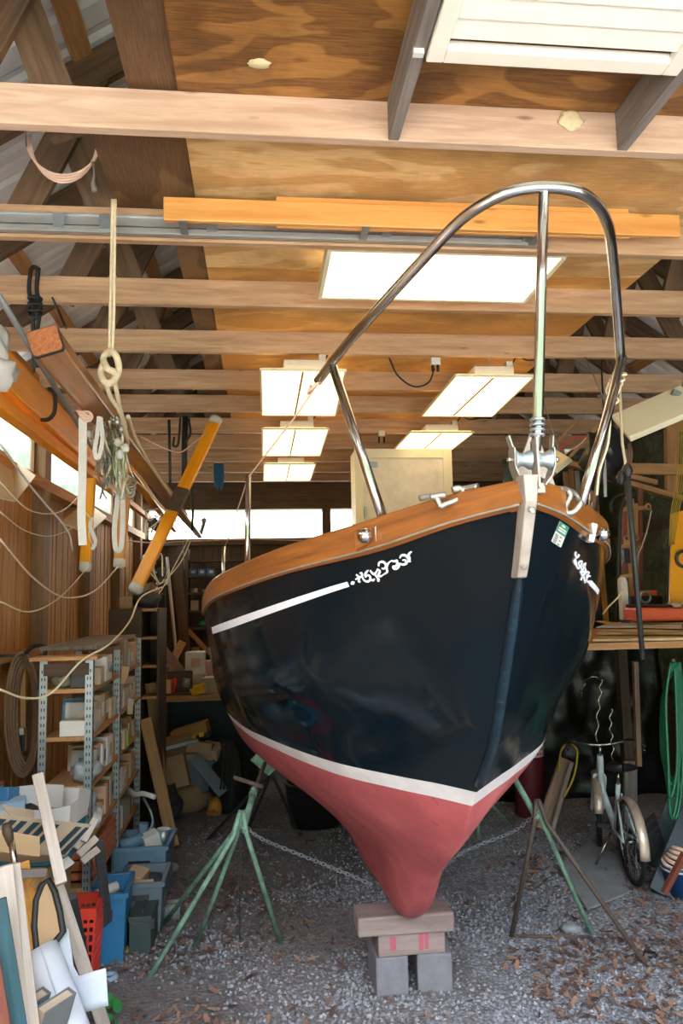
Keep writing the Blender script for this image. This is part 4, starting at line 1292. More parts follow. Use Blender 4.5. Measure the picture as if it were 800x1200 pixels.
mb = MB(); mb.tube(cat_rom([P(456, 420, 4.65), P(466, 440, 4.6), P(485, 453, 4.6), P(502, 448, 4.62), P(509, 432, 4.64)], 5), 0.006, 6)
mb.tube(cat_rom([P(660, 300, 3.3), P(672, 296, 3.2), P(676, 284, 3.1), P(668, 276, 3.05)], 4), 0.004, 5) if False else None
tag(mb.build('sagging_cable', M_black), 'black cord sagging between two joists in the middle', 'cord')
def plugbox(px, py, Y, lb):
    T = thing('plug_socket', lb, 'socket', P(px, py, Y))
    mb = MB(); mb.box(P(px, py, Y), (0.06, 0.035, 0.05)); mb.build('box', M_off, T, bevel=.004)
    for dx in (-3, 3):
        mb = MB(); mb.tube([P(px + dx, py + 4, Y - .01), P(px + dx, py + 11, Y - .015)], 0.010, 8); mb.build('plug', M_black, T)
plugbox(510, 424, 4.63, 'white socket box with two black plugs on a joist above the cabinet')
plugbox(447, 508, 6.9, 'white socket box with a plug on a joist left of the white cabinet')
# ---------------------------------------------------------------- steel rack with its load
def pbox(mb, o, u, v, w, mat=0):
    o, u, v, w = Vector(o), Vector(u), Vector(v), Vector(w)
    vs = [o + u * a + v * b + w * c for c in (0, 1) for b in (0, 1) for a in (0, 1)]
    gs = [Vector((u.length * a, v.length * b, w.length * c)) for c in (0, 1) for b in (0, 1) for a in (0, 1)]
    mb.raw(vs, [(0, 2, 3, 1), (4, 5, 7, 6), (0, 1, 5, 4), (2, 6, 7, 3), (0, 4, 6, 2), (1, 3, 7, 5)], gs, mat=mat)
def walls(mb, o, u, v, w, t=0.006, bottom=True):
    """open-topped box: o corner, u/v along the bottom, w up"""
    o, u, v, w = Vector(o), Vector(u), Vector(v), Vector(w)
    un, vn = u.normalized() * t, v.normalized() * t
    pbox(mb, o, u, vn, w); pbox(mb, o + v - vn, u, vn, w)
    pbox(mb, o, un, v, w); pbox(mb, o + u - un, un, v, w)
    if bottom: pbox(mb, o, u, v, w.normalized() * t)

RXF, RXB = -0.875, -1.10
RY = (4.03, 4.78, 5.58)
SZ = (1.356, 1.118, 0.875, 0.62, 0.385, 0.14)
rack = thing('steel_rack', 'slotted grey steel rack crammed with small cartons along the left wall', 'shelf', (-0.99, 4.8, 0))
def post(x, y, z1):
    mb = MB()
    sx = 1 if x > -1 else -1
    mb.box2((x - 0.019, y - .0015, 0), (x + 0.019, y + .0015, z1))
    mb.box2((x + sx * 0.016, y, 0), (x + sx * 0.019, y + 0.038, z1))
    p = mb.build('post', M_galv, rack)
    mb = MB(); z = 0.04
    while z < z1 - .03:
        for dx in (-.007, .007): mb.box((x + dx, y - .002, z), (.006, .002, .016))
        mb.box((x + sx * .0195, y + .02, z), (.002, .008, .018))
        z += .038
    mb.build('slots', M_iron, p, kind='stuff')
for y in RY:
    for x in (RXF, RXB): post(x, y, 1.50 if y < 5 else 1.53)
for z in SZ:
    mb = MB(); mb.box2((RXB + .005, RY[0] + .003, z - .022), (RXF + .015, RY[2] + .03, z)); mb.build('shelf', M_lum, rack, bevel=.002)
mb = MB(); mb.box2((RXB + .0, RY[0] - .005, 1.425), (RXF, RY[0] + .004, 1.485)); mb.build('cross_strip', M_dark, rack)
mb = MB(); mb.box2((RXB - .06, RY[0] - .05, 1.503), (RXF + .05, RY[0] + .08, 1.523)); single(mb, 'board', M_lum, 'short tan board lying across the front top of the steel rack', 'board', bevel=.002)
mb = MB(); mb.box2((RXB - .1, 4.3, 1.535), (RXF - .02, 5.6, 1.555)); single(mb, 'board', M_greyw, 'grey board lying lengthwise on top of the steel rack', 'board', bevel=.002)

def carton(c, size, mat, label, cat='box', yaw=0.0, group=None, extra=None, tape=False, name='carton', tilt=0.0):
    """closed carton resting at c (bottom centre)"""
    T = thing(name, label, cat, c, group)
    Mx = rz(yaw) @ ry(tilt)
    mb = MB(); mb.box(Vector(c) + Mx @ Vector((0, 0, size[2] / 2)), size, Mx); mb.build('body', mat, T, bevel=min(size) * .04)
    mb = MB(); mb.box(Vector(c) + Mx @ Vector((0, 0, size[2] + .001)), (size[0] * .92, size[1] * .12, .002), Mx)
    mb.build('lid_seam', M_card3 if mat is not M_card3 else M_card, T)
    if extra:
        mb = MB()
        mb.box(Vector(c) + Mx @ Vector((size[0] / 2 + .001, size[1] * .08, size[2] * .5)), (.002, size[1] * .45, size[2] * .45), Mx)
        mb.box(Vector(c) + Mx @ Vector((size[0] * .05, -size[1] / 2 - .001, size[2] * .52)), (size[0] * .5, .002, size[2] * .4), Mx)
        mb.build('front_label', extra, T)
    return T
shelf_names = ('top', 'second', 'third', 'fourth', 'fifth', 'lowest')
cols = [(M_card, 'tan carton'), (M_card2, 'pale carton'), (M_paper, 'white carton'), (M_card3, 'brown carton'), (plain('rosy_card', '#c29c8c', .8, 0, .2, 6), 'rosy carton'), (plain('grey_card', '#9b9893', .8, 0, .2, 6), 'grey carton'), (plain('straw_card', '#cdb07e', .8, 0, .2, 6), 'straw-coloured carton')]
rr = random.Random(21)
posn = ('first', 'second', 'third', 'fourth', 'fifth', 'sixth', 'seventh', 'eighth', 'ninth', 'tenth', 'eleventh', 'twelfth', 'thirteenth', 'fourteenth', 'fifteenth')
def fill(si, y0, y1, hmax, avoid=()):
    y = y0; k = 0
    while y < y1 - .05:
        w = rr.uniform(.055, .14); h = rr.uniform(.5, 1.0) * hmax; d = rr.uniform(.12, .19)
        mat, nm = rr.choice(cols)
        ex = rr.choice([None, M_paper, None, M_card2, M_teal if rr.random() < .3 else None])
        if ex is mat: ex = None
        cx = RXF + .012 - d / 2 - rr.uniform(0, .02)
        if not any(a < y + w / 2 < b for a, b in avoid):
            carton((cx, y + w / 2, SZ[si]), (d, w * .94, h), mat, '%s, %s from the front on the %s shelf of the steel rack' % (nm, posn[k], shelf_names[si]), yaw=rr.uniform(-.06, .06), extra=ex, group='cartons on the steel rack')
            k += 1
        y += w + rr.uniform(.003, .02)
fill(0, 4.84, 5.55, .19)
fill(1, 4.14, 5.55, .17)
fill(2, 4.22, 5.55, .16, avoid=((4.95, 5.2),))
fill(3, 4.12, 5.55, .17, avoid=((4.1, 4.3),))
fill(4, 4.80, 5.55, .16)
# front bay, one by one
mb = MB(); mb.blob((-1.03, 4.12, SZ[0] + .045), (.12, .1, .1), 4, .5, 3, flat=SZ[0] + .001); single(mb, 'bag', plain('grey_green_bag', '#7a7a68', .8, 0, .4, 10), 'crumpled grey-green bag at the front left of the rack top shelf', 'bag')
carton((-.935, 4.10, SZ[0]), (.075, .09, .105), M_blackp, 'black box at the front right of the rack top shelf', name='black_box')
sc_ = carton((-.885, 4.42, SZ[0]), (.07, .16, .135), M_paper, 'white box with a round dial on the rack top shelf', name='dial_box')
mb = MB(); mb.lathe([(0, .0), (.03, 0), (.033, .006), (.028, .010), (.018, .010), (.017, .016), (0, .016)], (-.85 + .002, 4.42, SZ[0] + .075), ry(pi / 2), 20); mb.build('dial', M_galv, sc_)
carton((-.89, 4.24, SZ[0]), (.08, .10, .09), M_card2, 'small pale box left of the dial box on the rack top shelf')
mb = MB(); mb.poly([P(143, 780, 4.77), P(152, 782, 4.77), P(150, 792, 4.77), P(146, 802, 4.77), P(141, 801, 4.77)], .006); single(mb, 'card_tag', M_card, 'torn tan card tag hanging at the middle post of the rack', 'card')
mb = MB(); mb.poly([P(150, 818, 5.0), P(157, 819, 5.0), P(155, 837, 5.0), P(149, 837, 5.0)], .006); single(mb, 'card_tag', M_card2, 'pale card tag hanging below the rack second shelf', 'card')
carton((-.955, 4.085, SZ[1]), (.13, .09, .078), M_off, 'white lidded box at the front of the rack second shelf', name='storage_box')
bf = thing('blue_card', 'blue-edged card leaning behind the white box on the rack second shelf', 'card', (-.96, 4.22, SZ[1]))
mb = MB(); mb.box((-.97, 4.20, SZ[1] + .10), (.15, .006, .14), (-.15, 0, 0)); mb.build('board', M_blue, bf)
mb = MB(); mb.box((-.97, 4.195, SZ[1] + .10), (.12, .006, .10), (-.15, 0, 0)); mb.build('sheet', M_paper, bf)
for (px, py, s_, lb) in ((100, 880, (.16, .14, .12), 'translucent grey plastic bag on the left of the rack third shelf'), (92, 905, (.2, .14, .1), 'crumpled grey plastic bag low at the front of the rack'), ):
    mb = MB(); q = P(px, py, 4.12); zf = SZ[2] if py < 890 else SZ[3] + .14
    mb.blob((q.x, 4.12, SZ[2] + .05 if py < 890 else SZ[2] - .10), s_, px, .5, 3, flat=(SZ[2] + .001 if py < 890 else None)); single(mb, 'plastic_bag', M_rag, lb, 'bag')
mb = MB(); mb.blob((-.9, 4.14, SZ[2] + .05), (.09, .08, .09), 9, .4, 3, flat=SZ[2] + .001); single(mb, 'black_bundle', M_black, 'black bundle at the front right of the rack third shelf', 'bundle')
carton((-.885, 5.07, SZ[2]), (.07, .06, .10), plain('lime_card', '#9fc22f', .6, 0, .1, 8), 'lime green box on the rack third shelf', name='lime_box')
carton((-.89, 4.98, SZ[2]), (.08, .08, .12), M_card2, 'pale open carton beside the lime green box on the rack')
mb = MB(); mb.blob((-.90, 4.2, SZ[3] + .06), (.13, .13, .12), 12, .35, 3, flat=SZ[3] + .001); single(mb, 'white_bag', M_wrope, 'bunched white cloth bag on the rack fourth shelf', 'bag')
# orange slatted crate on the fifth shelf
oc = thing('slatted_crate', 'long orange slatted crate on the fifth shelf of the steel rack', 'crate', (-.95, 4.4, SZ[4]))
for k in range(3):
    mb = MB(); z0 = SZ[4] + .004 + k * .055
    o = (-1.06, 4.10, z0); 
    walls(mb, o, (.20, 0, 0), (0, .62, 0), (0, 0, .045), .01, bottom=(k == 0)); mb.build('slat_band', M_ocr, oc)
for x, y in ((-1.06, 4.10), (-.875, 4.10), (-.875, 4.705), (-1.06, 4.705)):
    mb = MB(); mb.box2((x, y, SZ[4] + .002), (x + .015, y + .015, SZ[4] + .165)); mb.build('corner_post', M_ocr, oc)
mb = MB(); mb.blob((-.96, 4.4, SZ[4] + .07), (.14, .4, .12), 3, .5, 3); single(mb, 'cloth_heap', M_rag, 'grey crumpled cloth in the orange slatted crate', 'cloth')
mb = MB(); mb.blob((-.97, 4.2, SZ[4] + .145), (.1, .1, .08), 8, .3, 3); single(mb, 'red_cloth', M_redw, 'dull red cloth at the front of the orange slatted crate', 'cloth')
# tubing sticking out of the rack at the back
mb = MB(); mb.tube(cat_rom([P(150, 925, 5.3), P(158, 931, 5.1), P(168, 930, 5.0), P(181, 934, 4.95)], 5), .016, 8)
single(mb, 'pale_tube', M_off, 'bent pale tube poking out of the rack toward the leaning planks', 'tube')
mb = MB(); mb.tube(cat_rom([P(168, 935, 5.0), P(176, 950, 4.95), P(179, 965, 4.95), P(173, 975, 4.95)], 5), .008, 6)
single(mb, 'grey_hose', M_galv, 'thin grey hose drooping from the rack over the light blue bin', 'hose')
# planks leaning at the far end of the rack
for a, b, lb in (((170, 842, 5.85), (203, 992, 0), 'brown plank leaning against the far end of the steel rack, in front'), ((176, 800, 6.3), (194, 960, 0), 'brown plank leaning behind the front one at the end of the rack')):
    q = PZ(b[0], b[1], 0.02)
    mb = MB(); mb.bar(P(*a), q, .085, .03, up=(0.2, -1, 0.2)); single(mb, 'plank', M_lum, lb, 'plank', bevel=.003)

# ---------------------------------------------------------------- bins on the floor
def tub(label, cx, cy, w, d, h, mat, yaw=0.0, name='plastic_bin', flare=.86, z=0.0):
    T = thing(name, label, 'bin', (cx, cy, z))
    M = rz(yaw)
    mb = MB()
    n = 4
    def ring(s, zz, ins=0):
        return [Vector((cx, cy, zz + z)) + M @ Vector((sx * (w / 2 * s - ins), sy * (d / 2 * s - ins), 0)) for sx, sy in ((-1, -1), (1, -1), (1, 1), (-1, 1))]
    R_ = [ring(flare, 0.001), ring(1, h), ring(1, h, .012), ring(flare, .015, .012)]
    vs = [p for q in R_ for p in q]
    fs = [(3, 2, 1, 0), (12, 13, 14, 15)]
    for a in range(3):
        for k in range(4): fs.append((a * 4 + k, a * 4 + (k + 1) % 4, a * 4 + 4 + (k + 1) % 4, a * 4 + 4 + k))
    mb.raw(vs, fs); mb.build('tub', mat, T, bevel=.004)
    mb = MB()
    q = ring(1.03, h - .012)
    for k in range(4): mb.bar(q[k], q[(k + 1) % 4], .014, .024)
    mb.build('rim', mat, T)
    mb = MB()
    c = Vector((cx, cy, z + h * .72)) + M @ Vector((0, -d / 2 * .985, 0)); mb.box(c, (w * .4, .006, .03), M); mb.build('handle', M_blackp if mat is not M_gbin else M_iron, T)
    return T
tub('bright blue bin of tools and bottles beside the red crate', -.80, 4.20, .22, .30, .34, M_blue, .05)
tub('grey-blue open bin with cardboard scraps behind the blue bin', -.66, 4.50, .24, .30, .28, M_gbin, .0)
tub('dusty light blue bin of containers at the end of the steel rack', -.72, 4.92, .32, .34, .345, M_lblue, -.05)
def smalls(items):
    for nm, kind, c, size, mat, lb, cat in items:
        mb = MB()
        if kind == 'box': mb.box(c, size, (rr.uniform(-.3, .3), rr.uniform(-.3, .3), rr.uniform(-.6, .6)))
        elif kind == 'blob': mb.blob(c, size, rr.randint(1, 99), .3, 3)
        elif kind == 'can': mb.tube([Vector(c) - Vector((0, 0, size[2] / 2)), Vector(c) + Vector((.01, 0, size[2] / 2))], size[0] / 2, 14)
        elif kind == 'lie': mb.tube([Vector(c) - Vector((size[0] / 2, size[1] / 2, 0)), Vector(c) + Vector((size[0] / 2, size[1] / 2, .02))], size[2] / 2, 12)
        single(mb, nm, mat, lb, cat, bevel=.003 if kind == 'box' else 0)
smalls([
 ('white_bottle', 'lie', (-.80, 4.16, .31), (.10, .06, .05), M_paper, 'white bottle lying on top in the bright blue bin', 'bottle'),
 ('tool_lump', 'blob', (-.82, 4.24, .26), (.14, .18, .10), M_rag, 'grey lump of tools in the bright blue bin', 'tool'),
 ('silver_tin', 'can', (-.76, 4.12, .27), (.06, .06, .08), M_galv, 'silver tin at the right of the bright blue bin', 'tin'),
 ('card_scrap', 'box', (-.70, 4.50, .26), (.10, .11, .07), M_card, 'tan cardboard scrap on the left in the grey-blue bin', 'cardboard'),
 ('card_scrap', 'box', (-.66, 4.40, .235), (.12, .08, .05), M_card2, 'pale cardboard scrap at the front of the grey-blue bin', 'cardboard'),
 ('dark_filler', 'box', (-.65, 4.54, .17), (.18, .2, .1), M_charw, 'dark block deep in the grey-blue bin', 'block'),
 ('grey_bottle', 'lie', (-.79, 4.86, .33), (.13, .05, .075), M_lblue, 'dusty blue bottle lying at the left of the light blue bin', 'bottle'),
 ('white_jug', 'box', (-.68, 4.88, .34), (.10, .08, .09), M_off, 'white jug in the middle of the light blue bin', 'jug'),
 ('grey_tin', 'can', (-.62, 4.95, .33), (.08, .08, .11), M_galv, 'grey tin at the right of the light blue bin', 'tin'),
 ('pale_bottle', 'can', (-.75, 5.0, .33), (.06, .06, .16), M_lblue, 'pale bottle at the back of the light blue bin', 'bottle'),
])
ab = thing('ammunition_box', 'dark grey-green metal box with a hinged lid on the floor beside the grey-blue bin', 'box', (-.625, 4.27, 0))
mb = MB(); mb.box((-.625, 4.27, .08), (.11, .24, .155), rz(-.03)); mb.build('body', M_dgreen, ab, bevel=.004)
mb = MB(); mb.box((-.625, 4.27, .172), (.12, .25, .028), rz(-.03)); mb.build('lid', M_dgreen, ab, bevel=.004)
mb = MB(); mb.tube([(-.625, 4.20, .19), (-.625, 4.22, .20), (-.625, 4.32, .20), (-.625, 4.34, .19)], .005, 6); mb.build('handle', M_iron, ab)
mb = MB(); mb.box((-.565, 4.14, .15), (.02, .006, .05)); mb.build('latch', M_iron, ab)
carton((-.52, 4.62, 0), (.10, .13, .06), M_galv, 'low grey tin box on the gravel right of the grey-blue bin', name='tin_box')

# red lattice crate
cr = thing('milk_crate', 'bright red lattice crate with grey cloth on its rim', 'crate', (-.885, 3.93, .0))
x0, x1, y0, y1, z0, z1 = -.985, -.785, 3.82, 4.02, .02, .365
def side(a, b, ins):
    mb = MB(); a, b = Vector(a), Vector(b); d = b - a; nx = 7
    up = Vector((0, 0, z1 - z0)); ctr = Vector(((x0 + x1) / 2, (y0 + y1) / 2, z0))
    def q(u, v):
        p = a + d * u + up * v; s = .82 + .18 * v
        return Vector((ctr.x + (p.x - ctr.x) * s, ctr.y + (p.y - ctr.y) * s, p.z))
    for i in range(nx + 1): mb.bar(q(i / nx, 0), q(i / nx, 1), .010, .008, up=d.cross(up))
    for v in (0.02, .15, .28, .41, .54, .67): mb.bar(q(0, v), q(1, v), .008, .012)
    mb.bar(q(0, .93), q(1, .93), .012, .05); mb.bar(q(0, .78), q(1, .78), .012, .018)
    mb.build('side', M_red, cr)
side((x0, y0, z0), (x1, y0, z0), 0); side((x1, y0, z0), (x1, y1, z0), 0); side((x1, y1, z0), (x0, y1, z0), 0); side((x0, y1, z0), (x0, y0, z0), 0)
mb = MB(); mb.box(((x0 + x1) / 2, (y0 + y1) / 2, .012), (.165, .165, .016)); mb.build('base', M_red, cr)
mb = MB(); mb.blob((-.88, 3.92, .2), (.15, .15, .22), 2, .3, 3); single(mb, 'purple_cloth', plain('dusky_purple_cloth', '#5b5468', .9, 0, .3, 9), 'dusky cloth stuffed inside the red lattice crate', 'cloth')
mb = MB(); mb.blob((-.93, 3.81, .385), (.10, .07, .10), 6, .5, 3); single(mb, 'grey_glove', plain('grey_green_cloth', '#75796f', .9, 0, .4, 12), 'grey-green work glove draped over the red crate rim', 'glove')

# ---------------------------------------------------------------- heap in the lower left corner
carton((-1.13, 3.62, 0), (.46, .44, .675), M_card3, 'big brown carton under the white and teal fruit box', name='large_carton')
carton((-1.22, 3.08, 0), (.46, .46, .55), M_card, 'big tan carton under the striped box at the left edge', name='large_carton')
# fruit box, white band over teal print
fb = thing('fruit_box', 'open white and teal fruit box heaped with packages, in front of the steel rack', 'box', (-1.08, 3.68, .68))
o = Vector((-1.23, 3.50, .68)); u = Vector((.38, -.05, 0)); v = Vector((.05, .36, 0))
def octo(s, zz, cut=.07):
    un, vn = u.normalized(), v.normalized(); c = o + (u + v) / 2
    L, D = u.length / 2 * s, v.length / 2 * s
    pts = [(-L + cut, -D), (L - cut, -D), (L, -D + cut), (L, D - cut), (L - cut, D), (-L + cut, D), (-L, D - cut), (-L, -D + cut)]
    return [c + un * a + vn * b + Vector((0, 0, zz)) for a, b in pts]
def octband(nm, za, zb, sa, sb, mat, bottom=False):
    mb = MB(); A, B, C, D_ = octo(sa, za), octo(sb, zb), octo(sb - .035, zb), octo(sa - .035, za)
    vs = A + B + C + D_; fs = []
    for r_ in range(3):
        for k in range(8): fs.append((r_ * 8 + k, r_ * 8 + (k + 1) % 8, r_ * 8 + 8 + (k + 1) % 8, r_ * 8 + 8 + k))
    for k in range(8): fs.append((24 + k, 24 + (k + 1) % 8, (k + 1) % 8, k))
    if bottom: mb.poly([p + Vector((0, 0, .006)) for p in octo(sa - .03, za)], .006)
    mb.raw(vs, fs); return mb.build(nm, mat, fb)
octband('lower_band', 0.0, .135, .94, .98, M_teal, True)
octband('white_band', .135, .235, 1.0, 1.05, M_paper)
mb = MB()
c0 = o + u * .28 - v.normalized() * -.006
for k in range(7):
    q = o + u * (.35 + .05 * k) + v.normalized() * (-.004) + Vector((0, 0, .075 + .018 * math.sin(k * 2.2)))
    mb.blob(q, (.035, .006, .03 + .012 * (k % 3)), k, .4, 1)
mb.build('printed_flourish', M_paper, fb)
smalls([
 ('blue_package', 'box', (-1.17, 3.62, 0.920), (.14, .10, .11), M_blue, 'blue package at the left of the fruit box', 'package'),
 ('pale_blue_package', 'box', (-1.10, 3.58, 0.900), (.11, .10, .07), plain('pale_blue_card', '#8fa9c4', .6, 0, .2, 8), 'pale blue package in the middle of the fruit box', 'package'),
 ('paper_carton', 'box', (-1.02, 3.70, 0.910), (.16, .14, .10), M_paper, 'white paper carton on the right in the fruit box', 'carton'),
 ('black_pouch', 'blob', (-1.03, 3.58, 0.875), (.12, .08, .06), M_black, 'black pouch at the front of the fruit box', 'pouch'),
 ('leaflet', 'box', (-1.09, 3.74, 0.910), (.12, .15, .03), M_card2, 'pale leaflet bundle at the back of the fruit box', 'leaflet'),
 ('filler_box', 'box', (-1.030, 3.68, 0.760), (.24, .24, .12), M_card, 'tan carton at the bottom of the fruit box', 'carton'),
])
# striped box
sb = thing('striped_box', 'pale open box with dark slanting stripes at the left edge, tilted on the heap', 'box', (-1.1, 3.2, .64))
B_ = P(107, 966, 3.30); A_ = P(-25, 952, 3.02); up_ = Vector((.02, .06, .15))
hgt = Vector((.11, -.04, .135))
uu = A_ - B_; vv = Vector((-.16, .17, -.075))
ob = B_ - hgt
mb = MB(); walls(mb, ob, uu, vv, hgt, .006); mb.build('box_walls', M_card2, sb)
mb = MB()
nrm = uu.cross(hgt).normalized()
if nrm.y > 0: nrm = -nrm
def onf(a, b): return ob + uu * a + hgt * b + nrm * .002
for a in (.03, .12, .33, .42, .51, .62, .71, .80, .9):
    mb.poly([onf(a, .08), onf(a + .055, .08), onf(a + .005, .9), onf(a - .05 if a > .05 else 0.0, .9)], .002)
mb.build('dark_stripe', M_navy, sb, kind='stuff')
mb = MB(); p0, p1 = ob + hgt, ob + hgt + uu
mb.poly([p1, p1 + vv, p1 + vv + Vector((-.1, 0, .06)), p1 + Vector((-.1, 0, .06))], .004)
mb.build('flap', M_card2, sb)
# loose card below it
mb = MB(); mb.poly([P(-5, 972, 2.95), P(46, 981, 3.05), P(46, 1004, 3.0), P(-5, 998, 2.9)], .006); single(mb, 'card_sheet', M_card, 'tan cardboard sheet under the striped box', 'cardboard')
mb = MB(); mb.poly([P(2, 944, 3.22), P(40, 950, 3.3), P(40, 966, 3.25), P(15, 960, 3.2)], .006); single(mb, 'card_sheet', M_card2, 'pale torn card sticking out of the striped box', 'cardboard')
# slats beside the striped box
for k, (a, b) in enumerate((((106, 972), (88, 994)), ((113, 982), (92, 1002)), ((115, 995), (96, 1010)), ((112, 960), (98, 986)))):
    mb = MB(); mb.bar(P(a[0], a[1], 3.62), P(b[0], b[1], 3.55), .03, .012, up=(0, -1, .3)); single(mb, 'pale_lath', M_pale, ('upper', 'second', 'lowest', 'topmost back')[k] + ' short pale wood slat in the bunch over the red crate', 'slat')
# glass jug
gj = thing('glass_jug', 'greenish glass jug at the left edge below the hose coil', 'jug', (-1.36, 4.2, .64))
mb = MB(); mb.lathe([(.0, 0), (.075, .0), (.085, .02), (.085, .12), (.07, .16), (.028, .185), (.026, .215), (.03, .22), (.02, .22)], (-1.36, 4.2, .641), None, 24); mb.build('jug_body', M_glassg, gj)
mb = MB(); mb.lathe([(0, 0), (.03, 0), (.03, .02), (0, .02)], (-1.36, 4.2, .861), None, 16); mb.build('cap', M_redw, gj)
mb = MB(); mb.torus((-1.36 + .07, 4.2, .80), .025, .006, rx(pi / 2), 14, 6); mb.build('handle', M_glassg, gj)
carton((-1.36, 4.2, 0), (.3, .3, .64), M_dark, 'dark wooden box holding the glass jug at the left wall', name='wooden_box')

# long leaning pieces in the corner, front to back
def lean(label, a, b, w, th, mat, name='board', cat='board', up=(0.3, -1, 0.25), zb=None, bevel=.003):
    p, q = P(*a), (PZ(b[0], b[1], zb) if zb is not None else P(*b))
    if zb is None and p.z - q.z > .3 and q.z < .6: q = p + (q - p) * ((p.z - .012) / (p.z - q.z))
    mb = MB(); mb.bar(p, q, w, th, up=up); return single(mb, name, mat, label, cat, bevel=bevel)
lean('pale square stick standing in front of the striped box', (44, 908, 3.18), (72, 1036, 3.02), .042, .042, M_pale)
lean('white-faced board leaning below the pale stick, reaching down to the charcoal board', (64, 1030, 3.12), (104, 1150, 3.2), .05, .03, M_pale)
lean('charcoal board leaning right of the white-faced board', (80, 1052, 3.3), (100, 1148, 0), .065, .03, M_charw, zb=.03)
lean('dark narrow board leaning between the red crate and the blue bin', (115, 985, 3.78), (130, 1114, 0), .045, .02, M_charw, zb=.02)
lean('white painted plank at the lower left, left of the peeling orange board', (3, 1015, 2.62), (22, 1200, 2.6), .062, .022, M_pale)
lean('second white painted plank pressed against the peeling orange board', (16, 1012, 2.68), (38, 1200, 2.62), .040, .03, M_pale)
lean('dark teal plank leaning in the lower left corner', (-4, 1055, 2.5), (22, 1215, 2.5), .055, .02, M_tealw)
lean('reddish plank at the extreme lower left corner', (-12, 1120, 2.42), (6, 1230, 2.42), .05, .03, M_redw)
lean('orange board with flaking paint standing behind the white planks', (28, 1032, 3.15), (48, 1150, 3.1), .088, .02, M_peel)
rod = thing('pry_tool', 'dark-handled tool with a bright steel shaft standing at the left edge', 'tool', P(20, 1030, 2.8))
mb = MB(); mb.tube([P(13, 985, 2.8), P(21, 1036, 2.78)], .011, 10); mb.build('shaft', M_chrome, rod)
mb = MB(); mb.tube([P(7, 965, 2.8), P(9, 975, 2.8), P(13, 990, 2.8)], [.014, .019, .012], 8); mb.build('grip', M_dark, rod)
bs = thing('rounded_panel', 'tan panel with a thick black rounded rim, leaning behind the white roll', 'panel', P(55, 1110, 3.0))
oc_ = [(43, 1115), (40, 1085), (42, 1055), (49, 1037), (57, 1031), (64, 1045), (70, 1068), (74, 1092), (66, 1102), (54, 1118)]
mb = MB(); mb.poly([P(x, y, 3.0 + (1118 - y) * .001) for x, y in oc_], .012); mb.build('panel', M_card, bs)
mb = MB(); mb.tube([P(x, y, 2.995 + (1118 - y) * .001) for x, y in oc_], .012, 8, closed=True); mb.build('rim', M_black, bs)
lean('tan bent strip behind the black-rimmed panel', (38, 1040, 3.1), (48, 1025, 3.12), .03, .01, M_lum)
lean('grey-brown stub lying across the heap at the left', (20, 1024, 2.95), (52, 1022, 3.05), .03, .03, M_greyw, up=(0, 0, 1))
mb = MB(); mb.poly([P(68, 1010, 3.45), P(78, 1004, 3.5), P(86, 1012, 3.5), P(72, 1022, 3.45)], .02); single(mb, 'white_packet', M_paper, 'white packet beside the grey glove over the red crate', 'packet')
mb = MB(); mb.poly([P(22, 1012, 3.0), P(34, 1008, 3.02), P(36, 1020, 3.0), P(24, 1024, 3.0)], .03); single(mb, 'yellow_scrap', M_peel, 'yellowish scrap of wood on the heap at the left', 'scrap')
# white laminate roll
rl = thing('laminate_roll', 'big white rolled sheet in the lower left corner with one corner curling out', 'roll', P(80, 1190, 2.9))
a, b = P(49, 1112, 3.0), P(86, 1225, 2.85)
mb = MB()
d = (b - a).normalized(); x = d.cross(Vector((0, 0, 1))).normalized(); zz = x.cross(d)
def spiral(u, v):
    th = u * 2 * pi * 1.6 + 1.0
    r = .058 + .012 * v - .004 * u * 1.6 + (.01 if u > .9 else 0)
    return a + (b - a) * v + x * math.cos(th) * r + zz * math.sin(th) * r
mb.grid(spiral, 60, 6); mb.build('rolled_sheet', M_sheet, rl, solid=.002)
mb = MB()
def tail(u, v):
    p = P(82 + 42 * u + 3 * v, 1146 - 9 * u + 44 * v, 2.98 - .05 * u)
    return p + Vector((0, -.02 * math.sin(u * pi), .012 * math.sin(u * 2.5)))
mb.grid(tail, 12, 6); mb.build('curled_corner', M_sheet, rl, solid=.002)
mb = MB(); mb.poly([P(60, 1098, 3.06), P(80, 1088, 3.06), P(86, 1132, 3.02), P(96, 1150, 3.0), P(76, 1160, 3.0)], .003); mb.build('back_sheet', M_sheet, rl)
# books
mb = MB(); mb.box2((-1.12, 2.45, 0), (-.55, 2.95, .24)); single(mb, 'low_crate', M_lum, 'low wooden crate under the two grey books in the corner', 'crate', bevel=.006)
for k, (px, py, yaw) in enumerate(((30, 1196, .5), (60, 1196, .55))):
    q = P(px, py, 2.72)
    bk = thing('book', ('left' if k == 0 else 'right') + ' of two grey-covered books standing in the lower left corner', 'book', (q.x, q.y, q.z - .07))
    M = rz(-yaw) @ ry(.35)
    for s_ in (-1, 1):
        mb = MB(); mb.box(q + M @ Vector((s_ * .017, 0, 0)), (.004, .13, .15), M); mb.build('cover', plain('grey_book_cloth', '#6f7378', .7, 0, .2, 12), bk)
    mb = MB(); mb.box(q + M @ Vector((0, .064, 0)), (.038, .004, .15), M); mb.build('spine', plain('grey_book_cloth', '#6f7378'), bk)
    mb = MB(); mb.box(q + M @ Vector((0, -.003, -.002)), (.030, .124, .142), M); mb.build('pages', M_card2, bk)
